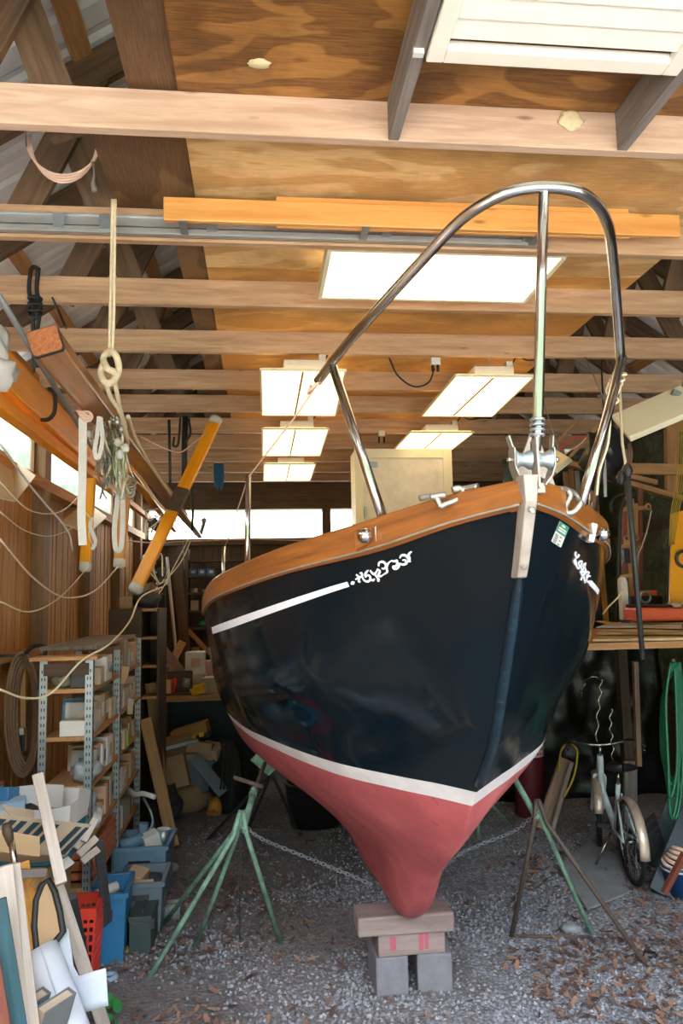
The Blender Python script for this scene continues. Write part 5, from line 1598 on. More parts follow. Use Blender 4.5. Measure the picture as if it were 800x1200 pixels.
# green plant at the bottom edge
gp = thing('green_plant', 'small bright green leafy weed at the bottom edge beside the white sheet', 'plant', PZ(124, 1195, 0))
q = PZ(124, 1192, 0.02)
for k, (dx, dz, s_) in enumerate(((.0, .06, .07), (.05, .05, .06), (-.04, .03, .05), (.02, .02, .05), (.06, .02, .045))):
    mb = MB()
    c = q + Vector((dx, -.02 * k, dz)); M = Euler((.9 + .2 * k, .3 * k - .4, k * 1.2)).to_matrix()
    mb.prism([(-.5 * s_, 0), (-.3 * s_, .4 * s_), (0, .62 * s_), (.35 * s_, .42 * s_), (.55 * s_, 0), (.3 * s_, -.4 * s_), (-.25 * s_, -.38 * s_)], .002, c, M); mb.build('leaf', M_greenl, gp)
mb = MB(); mb.tube([q + Vector((0, 0, -.02)), q + Vector((.01, 0, .06))], .004, 6); mb.build('stem', M_greenl, gp)

# ---------------------------------------------------------------- things on the left wall
hc = thing('hose_coil', 'brown hose coiled on a nail on the left wall above the glass jug', 'hose', (-1.5, 4.9, .8))
mb = MB()
for k in range(5):
    pts = []
    for i in range(25):
        a = 2 * pi * i / 24
        pts.append(P(26 + (20 - k * 2.4) * math.sin(a) + k, 838 - (74 - k * 4) * math.cos(a) * (1 if math.cos(a) > 0 else .98), 4.75 + .014 * k + .01 * math.sin(3 * a + k)))
    mb.tube(pts[:-1], .011, 7, closed=True)
mb.build('coil', M_brope, hc)
mb = MB(); nq = P(26, 768, 4.76); mb.tube([Vector((-1.66, nq.y, nq.z)), nq + Vector((.04, 0, 0))], .008, 6); mb.build('nail', M_iron, hc)
mb = MB(); mb.tube(cat_rom([P(30, 766, 4.7), P(38, 758, 4.68), P(50, 757, 4.66), P(53, 765, 4.66), P(47, 800, 4.7), P(44, 808, 4.7)], 5), .012, 8)
single(mb, 'hooked_cane', M_iron, 'dark hooked bar hanging beside the brown hose coil', 'bar')
mb = MB(); mb.bar(P(27, 772, 4.85), P(28, 880, 4.85), .03, .02, up=(0, 1, 0)); single(mb, 'hanging_lath', M_lum, 'brown lath hanging inside the hose coil', 'lath')
lv = thing('wall_instrument', 'black and white instrument hanging low inside the brown hose coil', 'instrument', P(22, 890, 4.85))
mb = MB(); mb.box(P(21, 870, 4.85), (.09, .05, .16)); mb.build('body', M_blackp, lv, bevel=.004)
mb = MB(); mb.box(P(20, 888, 4.83), (.07, .05, .04)); mb.build('base', M_paper, lv, bevel=.004)
mb = MB(); mb.box(P(24, 857, 4.81), (.04, .02, .04)); mb.build('scale', M_paper, lv)
mb = MB(); mb.bar((-1.58, 3.6, 1.46), (-1.58, 5.65, 1.46), .13, .035); single(mb, 'wall_ledge', M_lum, 'tan board ledge fixed along the left wall beside the rack', 'ledge')
mb = MB(); mb.box(P(51, 775, 5.3), (.12, .06, .02)); mb.box(P(47, 866, 5.3), (.06, .05, .14)); single(mb, 'wood_offcut', M_greyw, 'grey offcut wedged behind the rack at the wall', 'offcut') if False else mb.bm.free()
# ---------------------------------------------------------------- dark shelving on the back wall
def on_shelf(T_items, zf):
    pass
bsx0, bsx1 = P(219, 700, 10.4).x, 1.0
sh = thing('back_shelving', 'tall dark wooden shelving against the back wall below the window', 'shelf', (0, 10.4, 0))
SHZ = [P(235, y, 10.3).z for y in (656, 674, 694, 715, 735, 764)]
for z in SHZ:
    mb = MB(); mb.box2((bsx0, 10.25, z - .03), (bsx1, 10.55, z)); mb.build('shelf', M_backw, sh)
for x in (bsx0, .0, bsx1):
    mb = MB(); mb.box2((x - .03, 10.24, 0), (x + .03, 10.57, SHZ[0] + .15)); mb.build('upright', M_backw, sh)
mb = MB(); mb.bar(P(220, 738, 10.2), P(246, 766, 10.2), .06, .03, up=(0, 1, 0)); mb.build('brace', M_lum, sh)
mb = MB(); mb.box2((bsx0, 10.24, 0), (bsx1, 10.27, .9)); mb.build('lower_panel', M_dark, sh)
for k, px in enumerate((226, 236.5, 247)):
    q = P(px, 670, 10.35)
    carton((q.x, 10.37, SHZ[1]), (.10, .12, .085), M_blue, ('left', 'middle', 'right')[k] + ' of three matching blue boxes on the back wall shelving', extra=M_paper, name='blue_box')
q = P(228, 700, 10.35); carton((q.x, 10.38, SHZ[3]), (.10, .12, .13), M_card2, 'pale carton standing alone on a middle shelf of the back shelving')
q = P(229, 758, 10.35); carton((q.x, 10.36, SHZ[5]), (.10, .10, .06), M_yelp, 'yellow and white box on the lowest visible back shelf', extra=M_paper)
mb = MB(); mb.blob((P(238, 730, 10.35).x, 10.38, SHZ[4] + .04), (.14, .1, .09), 4, .3, 3, flat=SHZ[4] + .001); single(mb, 'green_tub', plain('bright_green_plastic', '#2f9a5c', .5, 0, .2, 8), 'green lump on a lower shelf of the back shelving', 'tub')
for k, (px, mat, nm) in enumerate(((225, M_card2, 'pale'), (229, M_paper, 'white'), (234, M_redw, 'reddish'), (239, plain('mint_plastic', '#4fae92'), 'mint green'), (245, M_card, 'tan'), (250, M_redw, 'dark red'))):
    q = P(px, 690, 10.35); mb = MB(); mb.cyl((q.x, 10.36, SHZ[2]), (q.x, 10.36, SHZ[2] + .04 + .015 * (k % 3)), .022 + .004 * (k % 2), n=12)
    single(mb, 'small_pot', mat, 'small %s pot, %s from the left in the row on the back shelving' % (nm, posn[k]), 'pot', 'row of small pots on the back shelving')
# left stack of narrow shelves
ns = thing('narrow_shelves', 'narrow dark shelves in the far left corner behind the brown cabinet', 'shelf', (-1.35, 9.4, 0))
nx0, nx1 = P(163, 700, 9.4).x, P(190, 700, 9.4).x
NZ = [P(178, y, 9.3).z for y in (676, 695, 716, 738)]
for z in NZ:
    mb = MB(); mb.box2((nx0, 9.3, z - .02), (nx1, 9.6, z)); mb.build('shelf', M_backw, ns)
for x in (nx0, nx1):
    mb = MB(); mb.box2((x - .015, 9.55, 0), (x + .015, 9.62, NZ[0] + .2)); mb.build('upright', M_dark, ns)
for k, (si, px, sz, mat, lb) in enumerate(((1, 172, (.10, .1, .12), M_paper, 'white box on the upper corner shelf behind the slanting spreader'), (1, 181, (.12, .1, .13), plain('rosy_card'), 'rosy carton on the upper corner shelf'), (2, 170, (.12, .1, .13), M_redw, 'reddish box on the middle corner shelf'), (2, 180, (.09, .1, .10), M_card, 'tan carton on the middle corner shelf'), (3, 179, (.07, .08, .10), M_card2, 'pale carton on the lower corner shelf'), (0, 174, (.14, .12, .10), M_card3, 'brown carton on the topmost corner shelf'))):
    carton((P(px, 700, 9.4).x, 9.4, NZ[si]), sz, mat, lb)
# brown cabinet with an open bay
cb = thing('brown_cabinet', 'dark brown cabinet with a small open bay, rising behind the steel rack', 'cabinet', (-1.05, 6.3, 0))
cx0, cx1, cx2 = P(127, 715, 6.1).x, P(166, 715, 6.1).x, P(186, 715, 6.1).x
M_cab = plain('brown_cabinet_paint', '#4d382b', .6, 0, .3, 6)
zt = P(150, 714, 6.1).z
mb = MB(); mb.box2((cx0, 6.1, 0), (cx1, 6.6, zt)); mb.build('body', M_cab, cb, bevel=.004)
mb = MB(); mb.box2((cx1, 6.58, 0), (cx2, 6.6, zt)); mb.box2((cx2 - .02, 6.15, 0), (cx2, 6.58, zt)); mb.build('bay_back', M_dark, cb)
for z in (zt - .02, zt - .24, zt - .46, zt - .7):
    mb = MB(); mb.box2((cx1 + .001, 6.12, z), (cx2 - .021, 6.58, z + .02)); mb.build('bay_shelf', M_lum, cb)
mb = MB(); mb.box2((cx0 + .02, 6.092, .1), (cx1 - .02, 6.099, zt - .03)); mb.build('door', M_cab, cb)
carton((P(146, 700, 6.2).x, 6.3, zt), (.10, .1, .10), M_card, 'tan carton on top of the brown cabinet')
mb = MB(); mb.blob((P(170, 710, 6.2).x, 6.3, zt + .07), (.22, .2, .14), 5, .5, 3, flat=zt + .001); single(mb, 'dark_cloth', M_charw, 'dark bundle on top of the open bay of the brown cabinet', 'bundle')

# ---------------------------------------------------------------- workbench and heap
wbz = P(225, 815, 7.45).z
wx0, wx1 = P(184, 815, 7.4).x, .0
wb = thing('workbench', 'low wooden workbench at the back, covered with boxes', 'bench', ((wx0 + wx1) / 2, 7.8, 0))
mb = MB(); mb.box2((wx0, 7.4, wbz - .05), (wx1, 8.3, wbz)); mb.build('bench_top', M_lum, wb, bevel=.003)
mb = MB(); mb.box2((wx0 + .03, 7.55, 0), (wx1 - .03, 7.6, wbz - .051)); mb.build('front_panel', M_foot, wb)
for x in (wx0 + .03, wx1 - .1):
    mb = MB(); mb.box2((x, 7.42, 0), (x + .07, 7.5, wbz - .051)); mb.build('leg', M_dark, wb)
dc = thing('dark_crate', 'dark brown open-sided crate holding coloured odds and ends on the workbench', 'crate', (P(209, 800, 7.5).x, 7.55, wbz))
qx = P(209, 800, 7.5).x
mb = MB()
for a, b in (((-.13, 0), (.13, 0)), ((-.13, .21), (.13, .21))): mb.bar((qx + a[0], 7.48, wbz + a[1] + .012), (qx + b[0], 7.48, wbz + b[1] + .012), .03, .022)
for sx in (-1, 1): mb.bar((qx + sx * .125, 7.48, wbz + .02), (qx + sx * .125, 7.48, wbz + .225), .022, .03, up=(0, 1, 0))
mb.build('frame', M_dark, dc); mb = MB(); mb.box2((qx - .12, 7.62, wbz + .01), (qx + .12, 7.64, wbz + .22)); mb.build('back', M_cab, dc)
smalls([
 ('red_figure', 'can', (qx - .05, 7.55, wbz + .09), (.04, .04, .13), M_red, 'small red can inside the dark crate on the workbench', 'can'),
 ('round_gauge', 'can', (qx + .06, 7.56, wbz + .11), (.08, .04, .08), M_galv, 'round grey gauge inside the dark crate on the workbench', 'gauge'),
 ('yellow_case', 'box', (P(232, 807, 7.5).x, 7.5, wbz + .05), (.13, .1, .07), M_yelp, 'yellow plastic case at the front of the workbench', 'case'),
])
carton((P(229, 790, 7.7).x, 7.8, wbz), (.20, .2, .17), M_card2, 'lower pale carton behind the yellow case on the workbench')
carton((P(228, 775, 7.7).x, 7.8, wbz + .171), (.19, .18, .22), M_paper, 'white lidded carton standing on the pale one on the workbench', extra=plain('rosy_card'))
carton((P(247, 800, 7.6).x, 7.65, wbz), (.18, .2, .15), M_card2, 'pale carton right of the yellow case on the workbench')
carton((P(247, 780, 7.8).x, 7.8, wbz + .151) if False else (P(244, 790, 8.0).x, 8.05, wbz), (.16, .14, .28), plain('rosy_card'), 'rosy upright carton at the back of the workbench')
carton((P(192, 805, 7.5).x, 7.55, wbz), (.13, .15, .14), plain('straw_card'), 'straw-coloured carton at the left end of the workbench')
carton((P(190, 780, 7.9).x, 7.95, wbz), (.14, .14, .24), M_card3, 'brown carton at the back left of the workbench')
carton((P(200, 785, 7.9).x, 8.0, wbz), (.12, .14, .22), M_card, 'tan carton behind the dark crate on the workbench')
for a, b, lb, mt in (((184, 752, 7.9), (214, 788, 7.75), 'short pale plank slanting down behind the dark crate', M_pinkw), ((214, 752, 8.15), (196, 786, 8.0), 'short brown plank crossing the pale one on the workbench', M_lum)):
    mb = MB(); mb.bar(P(*a), P(*b), .08, .025, up=(0, -1, .2)); single(mb, 'plank', mt, lb, 'plank')
mb = MB(); pa, pb = P(195.5, 653, 9.0), P(208, 784, 8.7); mb.tube([pa, pa + (pb - pa) * (pa.z / (pa.z - pb.z))], .018, 10); single(mb, 'broom_pole', M_pale, 'long pale pole standing behind the workbench on the left', 'pole')
for a, b, lb in (((213, 640, 10.1), (214, 790, 10.1), 'dark upright board left of the back shelving'), ((206, 660, 10.0), (222, 800, 9.9), 'dark slanting board behind the pale pole')):
    mb = MB(); pa, pb = P(*a), P(*b); mb.bar(pa, pa + (pb - pa) * (pa.z / (pa.z - pb.z)), .12, .03, up=(0, 1, 0)); single(mb, 'board', M_backw, lb, 'board')
# heap on the floor in front of the bench
tbx = thing('tool_case', 'brown and yellow tool case tilted on top of the heap before the workbench', 'case', P(224, 868, 7.0))
M = rz(-.1) @ ry(-.28)
c = P(224, 859, 7.0)
mb = MB(); mb.box(c + M @ Vector((0, 0, .02)), (.33, .16, .10), M); mb.build('lid', plain('ochre_plastic', '#9a7430', .5, 0, .3, 8), tbx, bevel=.008)
mb = MB(); mb.box(c + M @ Vector((0, .02, -.055)), (.32, .15, .045), M); mb.build('base', M_blackp, tbx, bevel=.006)
for dx in (-.1, .1):
    mb = MB(); mb.box(c + M @ Vector((dx, -.085, -.03)), (.04, .012, .035), M); mb.build('latch', M_yelp, tbx)
mb = MB(); mb.box(c + M @ Vector((0, -.088, -.035)), (.10, .012, .022), M); mb.build('handle', M_yelp, tbx)
heap = [((205, 880), (.30, .22, .22), M_card3, 'brown carton at the left of the floor heap'), ((236, 876), (.22, .16, .10), M_card, 'tan carton right below the tool case'), ((205, 905), (.24, .3, .26), M_card, 'large tan carton low in the floor heap'),
        ((225, 890), (.26, .16, .16), M_card2, 'pale carton in the middle of the floor heap'), ((232, 905), (.24, .16, .20), M_gbin, 'blue-grey flattened box in the floor heap'), ((246, 910), (.20, .12, .24), plain('slate_card', '#5c7181', .7, 0, .2, 8), 'slate blue carton leaning at the right of the heap'),
        ((228, 908), (.18, .05, .16), M_card2, 'pale open flap standing at the front of the heap'), ((248, 880), (.20, .16, .10), plain('rosy_card'), 'rosy carton high on the right of the heap')]
for k, ((px, py), sz, mat, lb) in enumerate(heap):
    q = P(px, py, 6.9 - .05 * (k % 3)); mb = MB(); mb.box((q.x, q.y, max(q.z, sz[2] / 2 + .01)), sz, (rr.uniform(-.35, .35), rr.uniform(-.4, .4), rr.uniform(-.5, .5)))
    single(mb, 'carton', mat, lb, 'box', bevel=.004)
mb = MB(); mb.blob((P(214, 900, 7.0).x, 6.98, .14), (.9, .55, .42), 17, .5, 3, flat=0.0); single(mb, 'junk_mound', M_card3, 'brown mound of crushed cardboard forming the floor heap', 'heap')
mb = MB(); mb.blob((P(192, 930, 6.6).x, 6.6, .1), (.3, .35, .36), 27, .4, 3, flat=0.0); single(mb, 'dark_sack', M_charw, 'dark sack slumped on the ground left of the heap', 'sack')
mb = MB(); mb.blob((P(270, 910, 6.7).x, 6.7, .2), (.3, .3, .62), 31, .35, 3, flat=0.0); single(mb, 'black_sack', M_black, 'black plastic sack standing between the heap and the hull', 'sack')
mb = MB()
for k in range(7): mb.tube(cat_rom([P(258 + k * 2.5, 868, 6.5), P(262 + k * 3, 890, 6.45), P(258 + k * 4, 925, 6.4)], 4), .008, 5)
single(mb, 'black_hoses', M_black, 'bunch of thin black hoses drooping in front of the black sack', 'hose')
for (x0_, y0_, x1_, y1_, mat, lb) in ((218, 922, 245, 928, M_paper, 'crumpled white paper at the front of the heap'), (221, 932, 246, 939, M_blue, 'blue and red magazine on the gravel before the heap')):
    a, b = PZ(x0_, y1_, .05), PZ(x1_, y1_, .05)
    mb = MB(); mb.bar(a, b, .16, .05); o_ = single(mb, 'paper', mat, lb, 'paper', bevel=.004)
q = P(250, 925, 6.55); mb = MB(); mb.cyl((q.x, q.y, .02), (q.x + .02, q.y + .1, .10), .06, n=14); single(mb, 'yellow_tin', M_peel, 'round yellowish tin at the right foot of the heap', 'tin')
lean('blue-grey strip lying slanted over the front of the heap', (228, 888, 6.6), (262, 930, 6.5), .10, .02, M_gbin, name='strip', cat='strip')
lean('thin grey pipe lying across the heap', (192, 878, 6.7), (232, 868, 6.8), .03, .03, M_galv, name='pipe', cat='pipe')

# white cabinet standing on the boat's cabin
wcb = thing('white_cabinet', 'cream framed cabinet with a frosted door, standing on the boat under the far joists', 'cabinet', (1.3, 6.9, 2.1))
a, b = P(415, 526, 6.7), P(529, 527, 6.7)
x0, x1, zt = a.x, b.x, a.z
zb = 2.115
mb = MB(); mb.box2((x0 + .005, 6.74, zb), (x1 - .005, 7.05, zt - .005)); mb.build('body', M_cream, wcb, bevel=.004)
mb = MB()
fw = .085
mb.box2((x0, 6.70, zb), (x0 + fw, 6.738, zt)); mb.box2((x1 - fw, 6.70, zb), (x1, 6.738, zt)); mb.box2((x0 + fw, 6.70, zt - fw), (x1 - fw, 6.738, zt)); mb.box2((x0 + fw, 6.70, zb), (x1 - fw, 6.738, zb + fw))
dr = mb.build('door_frame', M_cream, wcb, bevel=.004)
t = NT('frosted_door_panel'); f = t.noise(t.coord(src='Object'), 5, 6, .7)
M_fro = t.bsdf(t.ramp(f, [(.3, '#c9bfb0'), (.6, '#e0d9cd'), (.8, '#ece8e0')]), .35, 0, f, .2, .01)
mb = MB(); mb.box2((x0 + fw, 6.715, zb + fw), (x1 - fw, 6.730, zt - fw)); mb.build('frosted_panel', M_fro, dr)
mb = MB(); mb.box((x0 + fw + .08, 6.70, zt - fw - .06), (.09, .02, .05)); mb.build('hinge_plate', M_galv, dr)
mb = MB(); q = P(428, 600, 6.68); mb.box((q.x, 6.69, q.z), (.02, .02, .10)); mb.build('latch', M_galv, dr)
# ---------------------------------------------------------------- right-hand side
TZ = 1.50
tb = thing('lumber_table', 'high rough table on the right carrying plywood sheets, bicycle underneath', 'table', (2.6, 4.9, 0))
mb = MB(); mb.box2((1.80, 4.15, TZ - .04), (3.5, 5.7, TZ)); mb.build('table_top', M_lum, tb, bevel=.003)
for x, y in ((2.62, 4.25), (3.4, 4.25), (2.75, 5.6), (3.4, 5.6)):
    mb = MB(); mb.box2((x - .035, y - .035, 0), (x + .035, y + .035, TZ - .041)); mb.build('leg', M_dark, tb)
sheets_ = [
 ('lowest tan plywood sheet on the high table, its corner nearest the hull', [(694, 749, 4.2), (760, 757, 4.15), (830, 772, 4.1), (830, 735, 5.3), (720, 735, 5.4)], .014, M_plyT, .008),
 ('thin tan sheet fanned over the lowest one on the high table', [(699, 741, 4.5), (770, 748, 4.35), (835, 763, 4.2), (835, 731, 5.2), (715, 731, 5.4)], .012, M_plyT, .028),
 ('white sheet lying across the plywood on the high table', [(698, 733, 4.9), (745, 738, 4.8), (780, 747, 4.6), (800, 752, 4.5), (800, 730, 5.4), (720, 728, 5.6)], .006, M_sheet, .046),
 ('uppermost tan sheet on the high table under the orange case', [(738, 731, 5.0), (840, 745, 4.7), (840, 722, 5.6), (740, 722, 5.7)], .012, M_plyT, .062),
]
for lb, pts, th, mat, dz in sheets_:
    w3 = []
    for (x, y, Y) in pts:
        q = P(x, y, Y); w3.append(Vector((max(q.x, 1.77), q.y, TZ + dz + .004)))
    mb = MB(); mb.poly(w3, th); single(mb, 'sheet', mat, lb, 'sheet')
# curled strip of veneer at the hull
mb = MB()
pts = [P(703, 728, 4.7), P(725, 737, 4.5), P(760, 748, 4.3), P(800, 763, 4.2)]
for p in pts: p.z = max(p.z, TZ + .085)
for a, b in zip(cat_rom(pts, 4)[:-1], cat_rom(pts, 4)[1:]): mb.bar(a, b, .06, .005)
single(mb, 'wood_strip', M_lum, 'long bent wood strip lying over the sheets at the front of the high table', 'strip')
# orange board standing on the table
mb = MB(); q0, q1, q2, q3 = P(783, 722, 5.0), P(787, 602, 5.15), P(850, 585, 5.15), P(850, 722, 5.0)
for q in (q0, q3): q.z = TZ + .085
mb.poly([q0, q1, q2, q3], .02)
tag(mb.build('orange_board', M_pboard), 'big bright orange board standing on the high table at the right edge', 'board')
mb = MB(); mb.torus(P(801, 655, 5.05), .055, .012, rx(pi / 2), 20, 8); single(mb, 'dark_ring', M_iron, 'dark ring fixed on the orange board at the right edge', 'ring')
# orange case and tools
oc2 = thing('orange_case', 'flat orange-red tool case with black straps on the high table', 'case', P(775, 728, 4.9))
q = P(772, 728, 4.9); zc = TZ + .08
mb = MB(); mb.box((q.x + .05, 4.95, zc + .05), (.42, .3, .09), (0, 0, -.1)); mb.build('shell', M_otool, oc2, bevel=.015)
mb = MB(); mb.box((q.x - .02, 4.93, zc + .1), (.16, .32, .02), (0, .1, .5)); mb.box((q.x + .16, 4.93, zc + .1), (.12, .32, .02), (0, -.1, -.4)); mb.build('black_flap', M_blackp, oc2, bevel=.004)
mb = MB(); mb.blob((q.x + .06, 4.8, zc + .11), (.1, .06, .04), 3, .3, 3); mb.build('tan_pad', M_card, oc2)
rd = thing('power_unit', 'black motor unit with an orange top behind the orange case', 'machine', P(753, 712, 5.4))
q = P(751, 712, 5.4)
mb = MB(); mb.box((q.x, 5.4, TZ + .16), (.24, .2, .18)); mb.box((q.x - .12, 5.36, TZ + .15), (.06, .16, .2)); mb.build('body', M_blackp, rd, bevel=.01)
mb = MB(); mb.box((q.x + .03, 5.38, TZ + .27), (.13, .12, .04)); mb.build('cap', M_otool, rd, bevel=.008)
mb = MB(); mb.torus((q.x - .02, 5.29, TZ + .24), .04, .01, rx(pi / 2), 16, 6); mb.build('ring_handle', M_galv, rd)
mb = MB(); q = P(731, 715, 5.2); mb.bar((q.x, 5.2, TZ + .085), (q.x, 5.2, TZ + .36), .05, .05, up=(0, 1, 0)); mb.blob((q.x, 5.2, TZ + .37), (.06, .06, .05), 2, .1)
single(mb, 'pale_bottle', M_off, 'tall pale bottle on the high table beside the motor unit', 'bottle')
# wooden clamp rack behind
cl = thing('clamp_rack', 'upright rack of brown wood bars with clamps behind the high table', 'rack', P(742, 700, 5.62))
for k, (x0_, y0_, x1_, y1_, w_, mt) in enumerate(((731, 590, 730, 720, .035, M_redw), (737, 580, 741, 722, .06, M_lum), (744, 590, 746, 720, .03, M_lum), (750, 572, 748, 718, .03, M_redw))):
    a, b = P(x0_, y0_, 5.65), P(x1_, y1_, 5.65); b.z = TZ + .005
    mb = MB(); mb.bar(a, b, w_, .03, up=(0, 1, 0)); mb.build('upright', mt, cl)
for (x0_, y0_, x1_, y1_) in ((727, 597, 758, 595), (727, 641, 750, 637), (725, 676, 742, 674), (731, 636, 752, 640)):
    mb = MB(); mb.bar(P(x0_, y0_, 5.61), P(x1_, y1_, 5.61), .03, .03); mb.build('crossbar', M_lum, cl)
for (x, y) in ((734, 631), (745, 630), (759, 594)):
    mb = MB(); mb.torus(P(x, y, 5.58), .022, .008, rx(pi / 2), 14, 6); mb.build('clamp_ring', M_lum, cl)
mb = MB(); mb.box(P(733, 652, 5.56), (.05, .05, .11)); mb.build('clamp_block', M_blackp, cl)
mb = MB(); mb.tube(cat_rom([P(763, 598, 5.6), P(757, 625, 5.6), P(748, 650, 5.6), P(746, 670, 5.6)], 4), .006, 6); mb.build('cord', M_rope, cl)
for pix, lb, r_ in (([(716, 600, 5.5), (716, 590, 5.5), (722, 582, 5.5), (730, 580, 5.5), (738, 578, 5.5)], 'black hose arching above the hull right of the side light', .012), ([(722, 735, 5.55), (724, 680, 5.55), (726, 620, 5.55), (727, 600, 5.55), (733, 588, 5.55), (742, 582, 5.55)], 'black hose rising from the high table beside the clamp rack', .013)):
    mb = MB(); mb.tube(cat_rom([P(*p) for p in pix], 5), r_, 8); single(mb, 'black_hose', M_black, lb, 'hose')
mb = MB(); mb.tube(cat_rom([P(706, 720, 4.9), P(712, 712, 4.9), P(724, 700, 4.9), P(731, 690, 4.9)], 5), .005, 6); single(mb, 'thin_cord', M_rope, 'thin tan cord curving up from the high table by the hull', 'cord')
# iron bar on a cord
ib = thing('iron_bar', 'long dark iron bar hanging on a cord in front of the high table', 'bar', P(745, 770, 3.75))
mb = MB(); mb.tube([P(734, 548, 3.75), P(741, 630, 3.75), P(753, 773, 3.72)], [.017, .015, .013], 10); mb.build('shaft', M_iron, ib)
mb = MB(); mb.blob(P(735, 552, 3.75), (.05, .05, .09), 4, .2); mb.blob(P(727, 560, 3.76), (.035, .05, .08), 6, .2); mb.build('hook_block', M_iron, ib)
mb = MB(); mb.tube([P(733, 545, 3.75), P(729, 520, 3.8), Vector((P(729, 480, 3.93).x, 3.93, 3.33))], .008, 6); mb.build('cord', M_rope, ib)
# dark bag hung under the joists
bg_ = thing('hanging_bag', 'shiny black bag hanging on cords under the joists right of the steel rail', 'bag', P(712, 535, 4.6))
mb = MB(); mb.blob(P(712, 528, 4.6), (.26, .2, .36), 5, .75, 3); mb.build('bag_body', M_blackp, bg_)
mb = MB()
for dx in (0, 3, 6): mb.tube(cat_rom([P(731 + dx, 515, 4.55), P(734 + dx, 535, 4.5), P(728 + dx, 552, 4.5), P(722 + dx, 560, 4.5)], 5), .008, 6)
mb.build('strap', M_brope, bg_)
mb = MB(); mb.tube([P(708, 510, 4.6), Vector((P(706, 450, 4.68).x, 4.68, 3.33))], .006, 6); mb.build('cord', M_black, bg_)
mb = MB(); mb.bar(P(708, 538, 4.45), P(709, 582, 4.45), .018, .01, up=(0, 1, 0)); single(mb, 'hanging_chisel', M_galv, 'narrow grey metal strip hanging under the black bag', 'strip')
# tilted white lamp boards
mb = MB(); _a, _b2, _c = P(717, 489, 4.3), P(798, 454, 4.15), P(738, 515, 4.1); mb.poly([_a, _b2, _b2 + (_c - _a), _c], .04); lbo = thing('lamp_board', 'cream rectangular lamp cover hung tilted at the right under the joists', 'lamp cover', _c); mb.build('cover', M_cream, lbo, bevel=.004)
mb = MB(); mb.tube([_b2, (_b2.x, 3.87, 3.34)], .004, 6); mb.build('wire', M_galv, lbo)
mb = MB(); mb.tube([_a, (_a.x, 4.62, 3.34)], .004, 6); mb.build('wire', M_galv, lbo)
mb = MB(); mb.box(P(792, 461, 4.1), (.05, .03, .03), (0, .4, 0)); single(mb, 'bracket', M_galv, 'small metal bracket at the upper end of the tilted lamp cover', 'bracket')
mb = MB(); mb.poly([P(648, 545, 5.2), P(652, 528, 5.2), P(669, 538, 5.0), P(650, 553, 5.0)], .04); lb2 = thing('lamp_board', 'small cream lamp corner seen just right of the bow roller', 'lamp cover', P(650, 553, 5.0)); mb.build('cover', M_cream, lb2, bevel=.003)
mb = MB(); _q = P(655, 529, 5.15); mb.tube([_q, (_q.x, 5.45, 3.34)], .004, 6); mb.build('wire', M_galv, lb2)
# loft framing at the right
fr = thing('loft_frame', 'rough wooden loft framing at the right below the joists', 'frame', P(760, 560, 5.9))
for (a, b, w_, h_) in (((786, 488, 5.9), (787, 578, 5.9), .10, .05), ((655, 541, 6.0), (768, 566, 5.9), .09, .04), ((690, 548, 5.95), (850, 552, 5.8), .04, .09), ((640, 565, 6.1), (700, 500, 6.0), .05, .03), ((700, 556, 5.9), (850, 600, 5.7), .1, .04), ((610, 560, 6.2), (680, 490, 6.1), .03, .03), ((800, 495, 5.85), (850, 480, 5.8), .1, .05)):
    mb = MB(); mb.bar(P(*a), P(*b), w_, h_, up=(0, 1, 0) if abs(a[0] - b[0]) < 20 else (0, 0, 1)); mb.build('beam', M_lum, fr)
mb = MB(); mb.bar(P(800, 505, 5.9), (P(800, 505, 5.9).x, 5.9, 3.33), .1, .05, up=(0, 1, 0)); mb.build('post', M_lum, fr)
for k, (c0, pts) in enumerate(((M_red, [(650, 535, 5.6), (662, 520, 5.5), (676, 513, 5.4), (692, 512, 5.3)]), (M_pink, [(655, 538, 5.6), (668, 528, 5.5), (680, 520, 5.4), (690, 508, 5.3)]))):
    mb = MB(); mb.tube(cat_rom([P(*p) for p in pts], 5), .006, 6); single(mb, 'wire', c0, ('red' if k == 0 else 'pink') + ' wire sagging between the bow roller and the black bag', 'wire')
mb = MB()
for k in range(5): mb.tube(cat_rom([P(797 + k * 2.2, 480, 5.0), P(793 + k * 2.6, 560, 5.0), P(786 + k * 2.2, 600, 5.02), P(784 + k * 1.3, 640, 5.1)], 5), .0035, 6)
single(mb, 'yellow_rope', M_yel, 'bundle of yellow cord hanging at the right edge above the orange board', 'cord')
# tarpaulin behind
t = NT('dark_green_tarpaulin'); v = t.coord(src='Object')
M_tarp = t.bsdf(t.ramp(t.noise(v, 6, 4), [(.3, '#2b342a'), (.7, '#59634f')]), .3, 0, t.noise(v, 9, 5, .6, 1.2), .8, .05)
mb = MB()
def tarp(u, v):
    z = .9 + 2.3 * v
    L_ = u * 4.0
    x = 2.58 + min(L_, 1.02); yb = 7.6 - max(0, L_ - 1.02)
    w = .05 * mnoise.noise(Vector((x * 5, z * 4, 0))) + .03 * mnoise.noise(Vector((x * 11 + z * 8, z * 9, 3)))
    return (x - .02 + w * (1 if L_ > 1.02 else 0), yb + w * (1 if L_ <= 1.02 else 0), z)
mb.grid(tarp, 130, 50); tag(mb.build('tarpaulin', M_tarp, solid=.002), 'creased dark green tarpaulin hung behind the high table', 'tarpaulin')
for k, (px, a_, b_, mt) in enumerate(((662, 553, 590, M_lum), (668, 550, 585, M_lum), (675, 552, 590, M_pale), (697, 575, 610, M_peel))):
    pq = P(px, a_, 7.3); mb = MB(); mb.bar(pq, (pq.x + .05, 7.25, 0), .05, .025, up=(0, 1, 0)); single(mb, 'wood_strip', mt, ('first', 'second', 'third', 'orange')[k] + ' short wood strip standing against the tarpaulin behind the bow', 'strip')
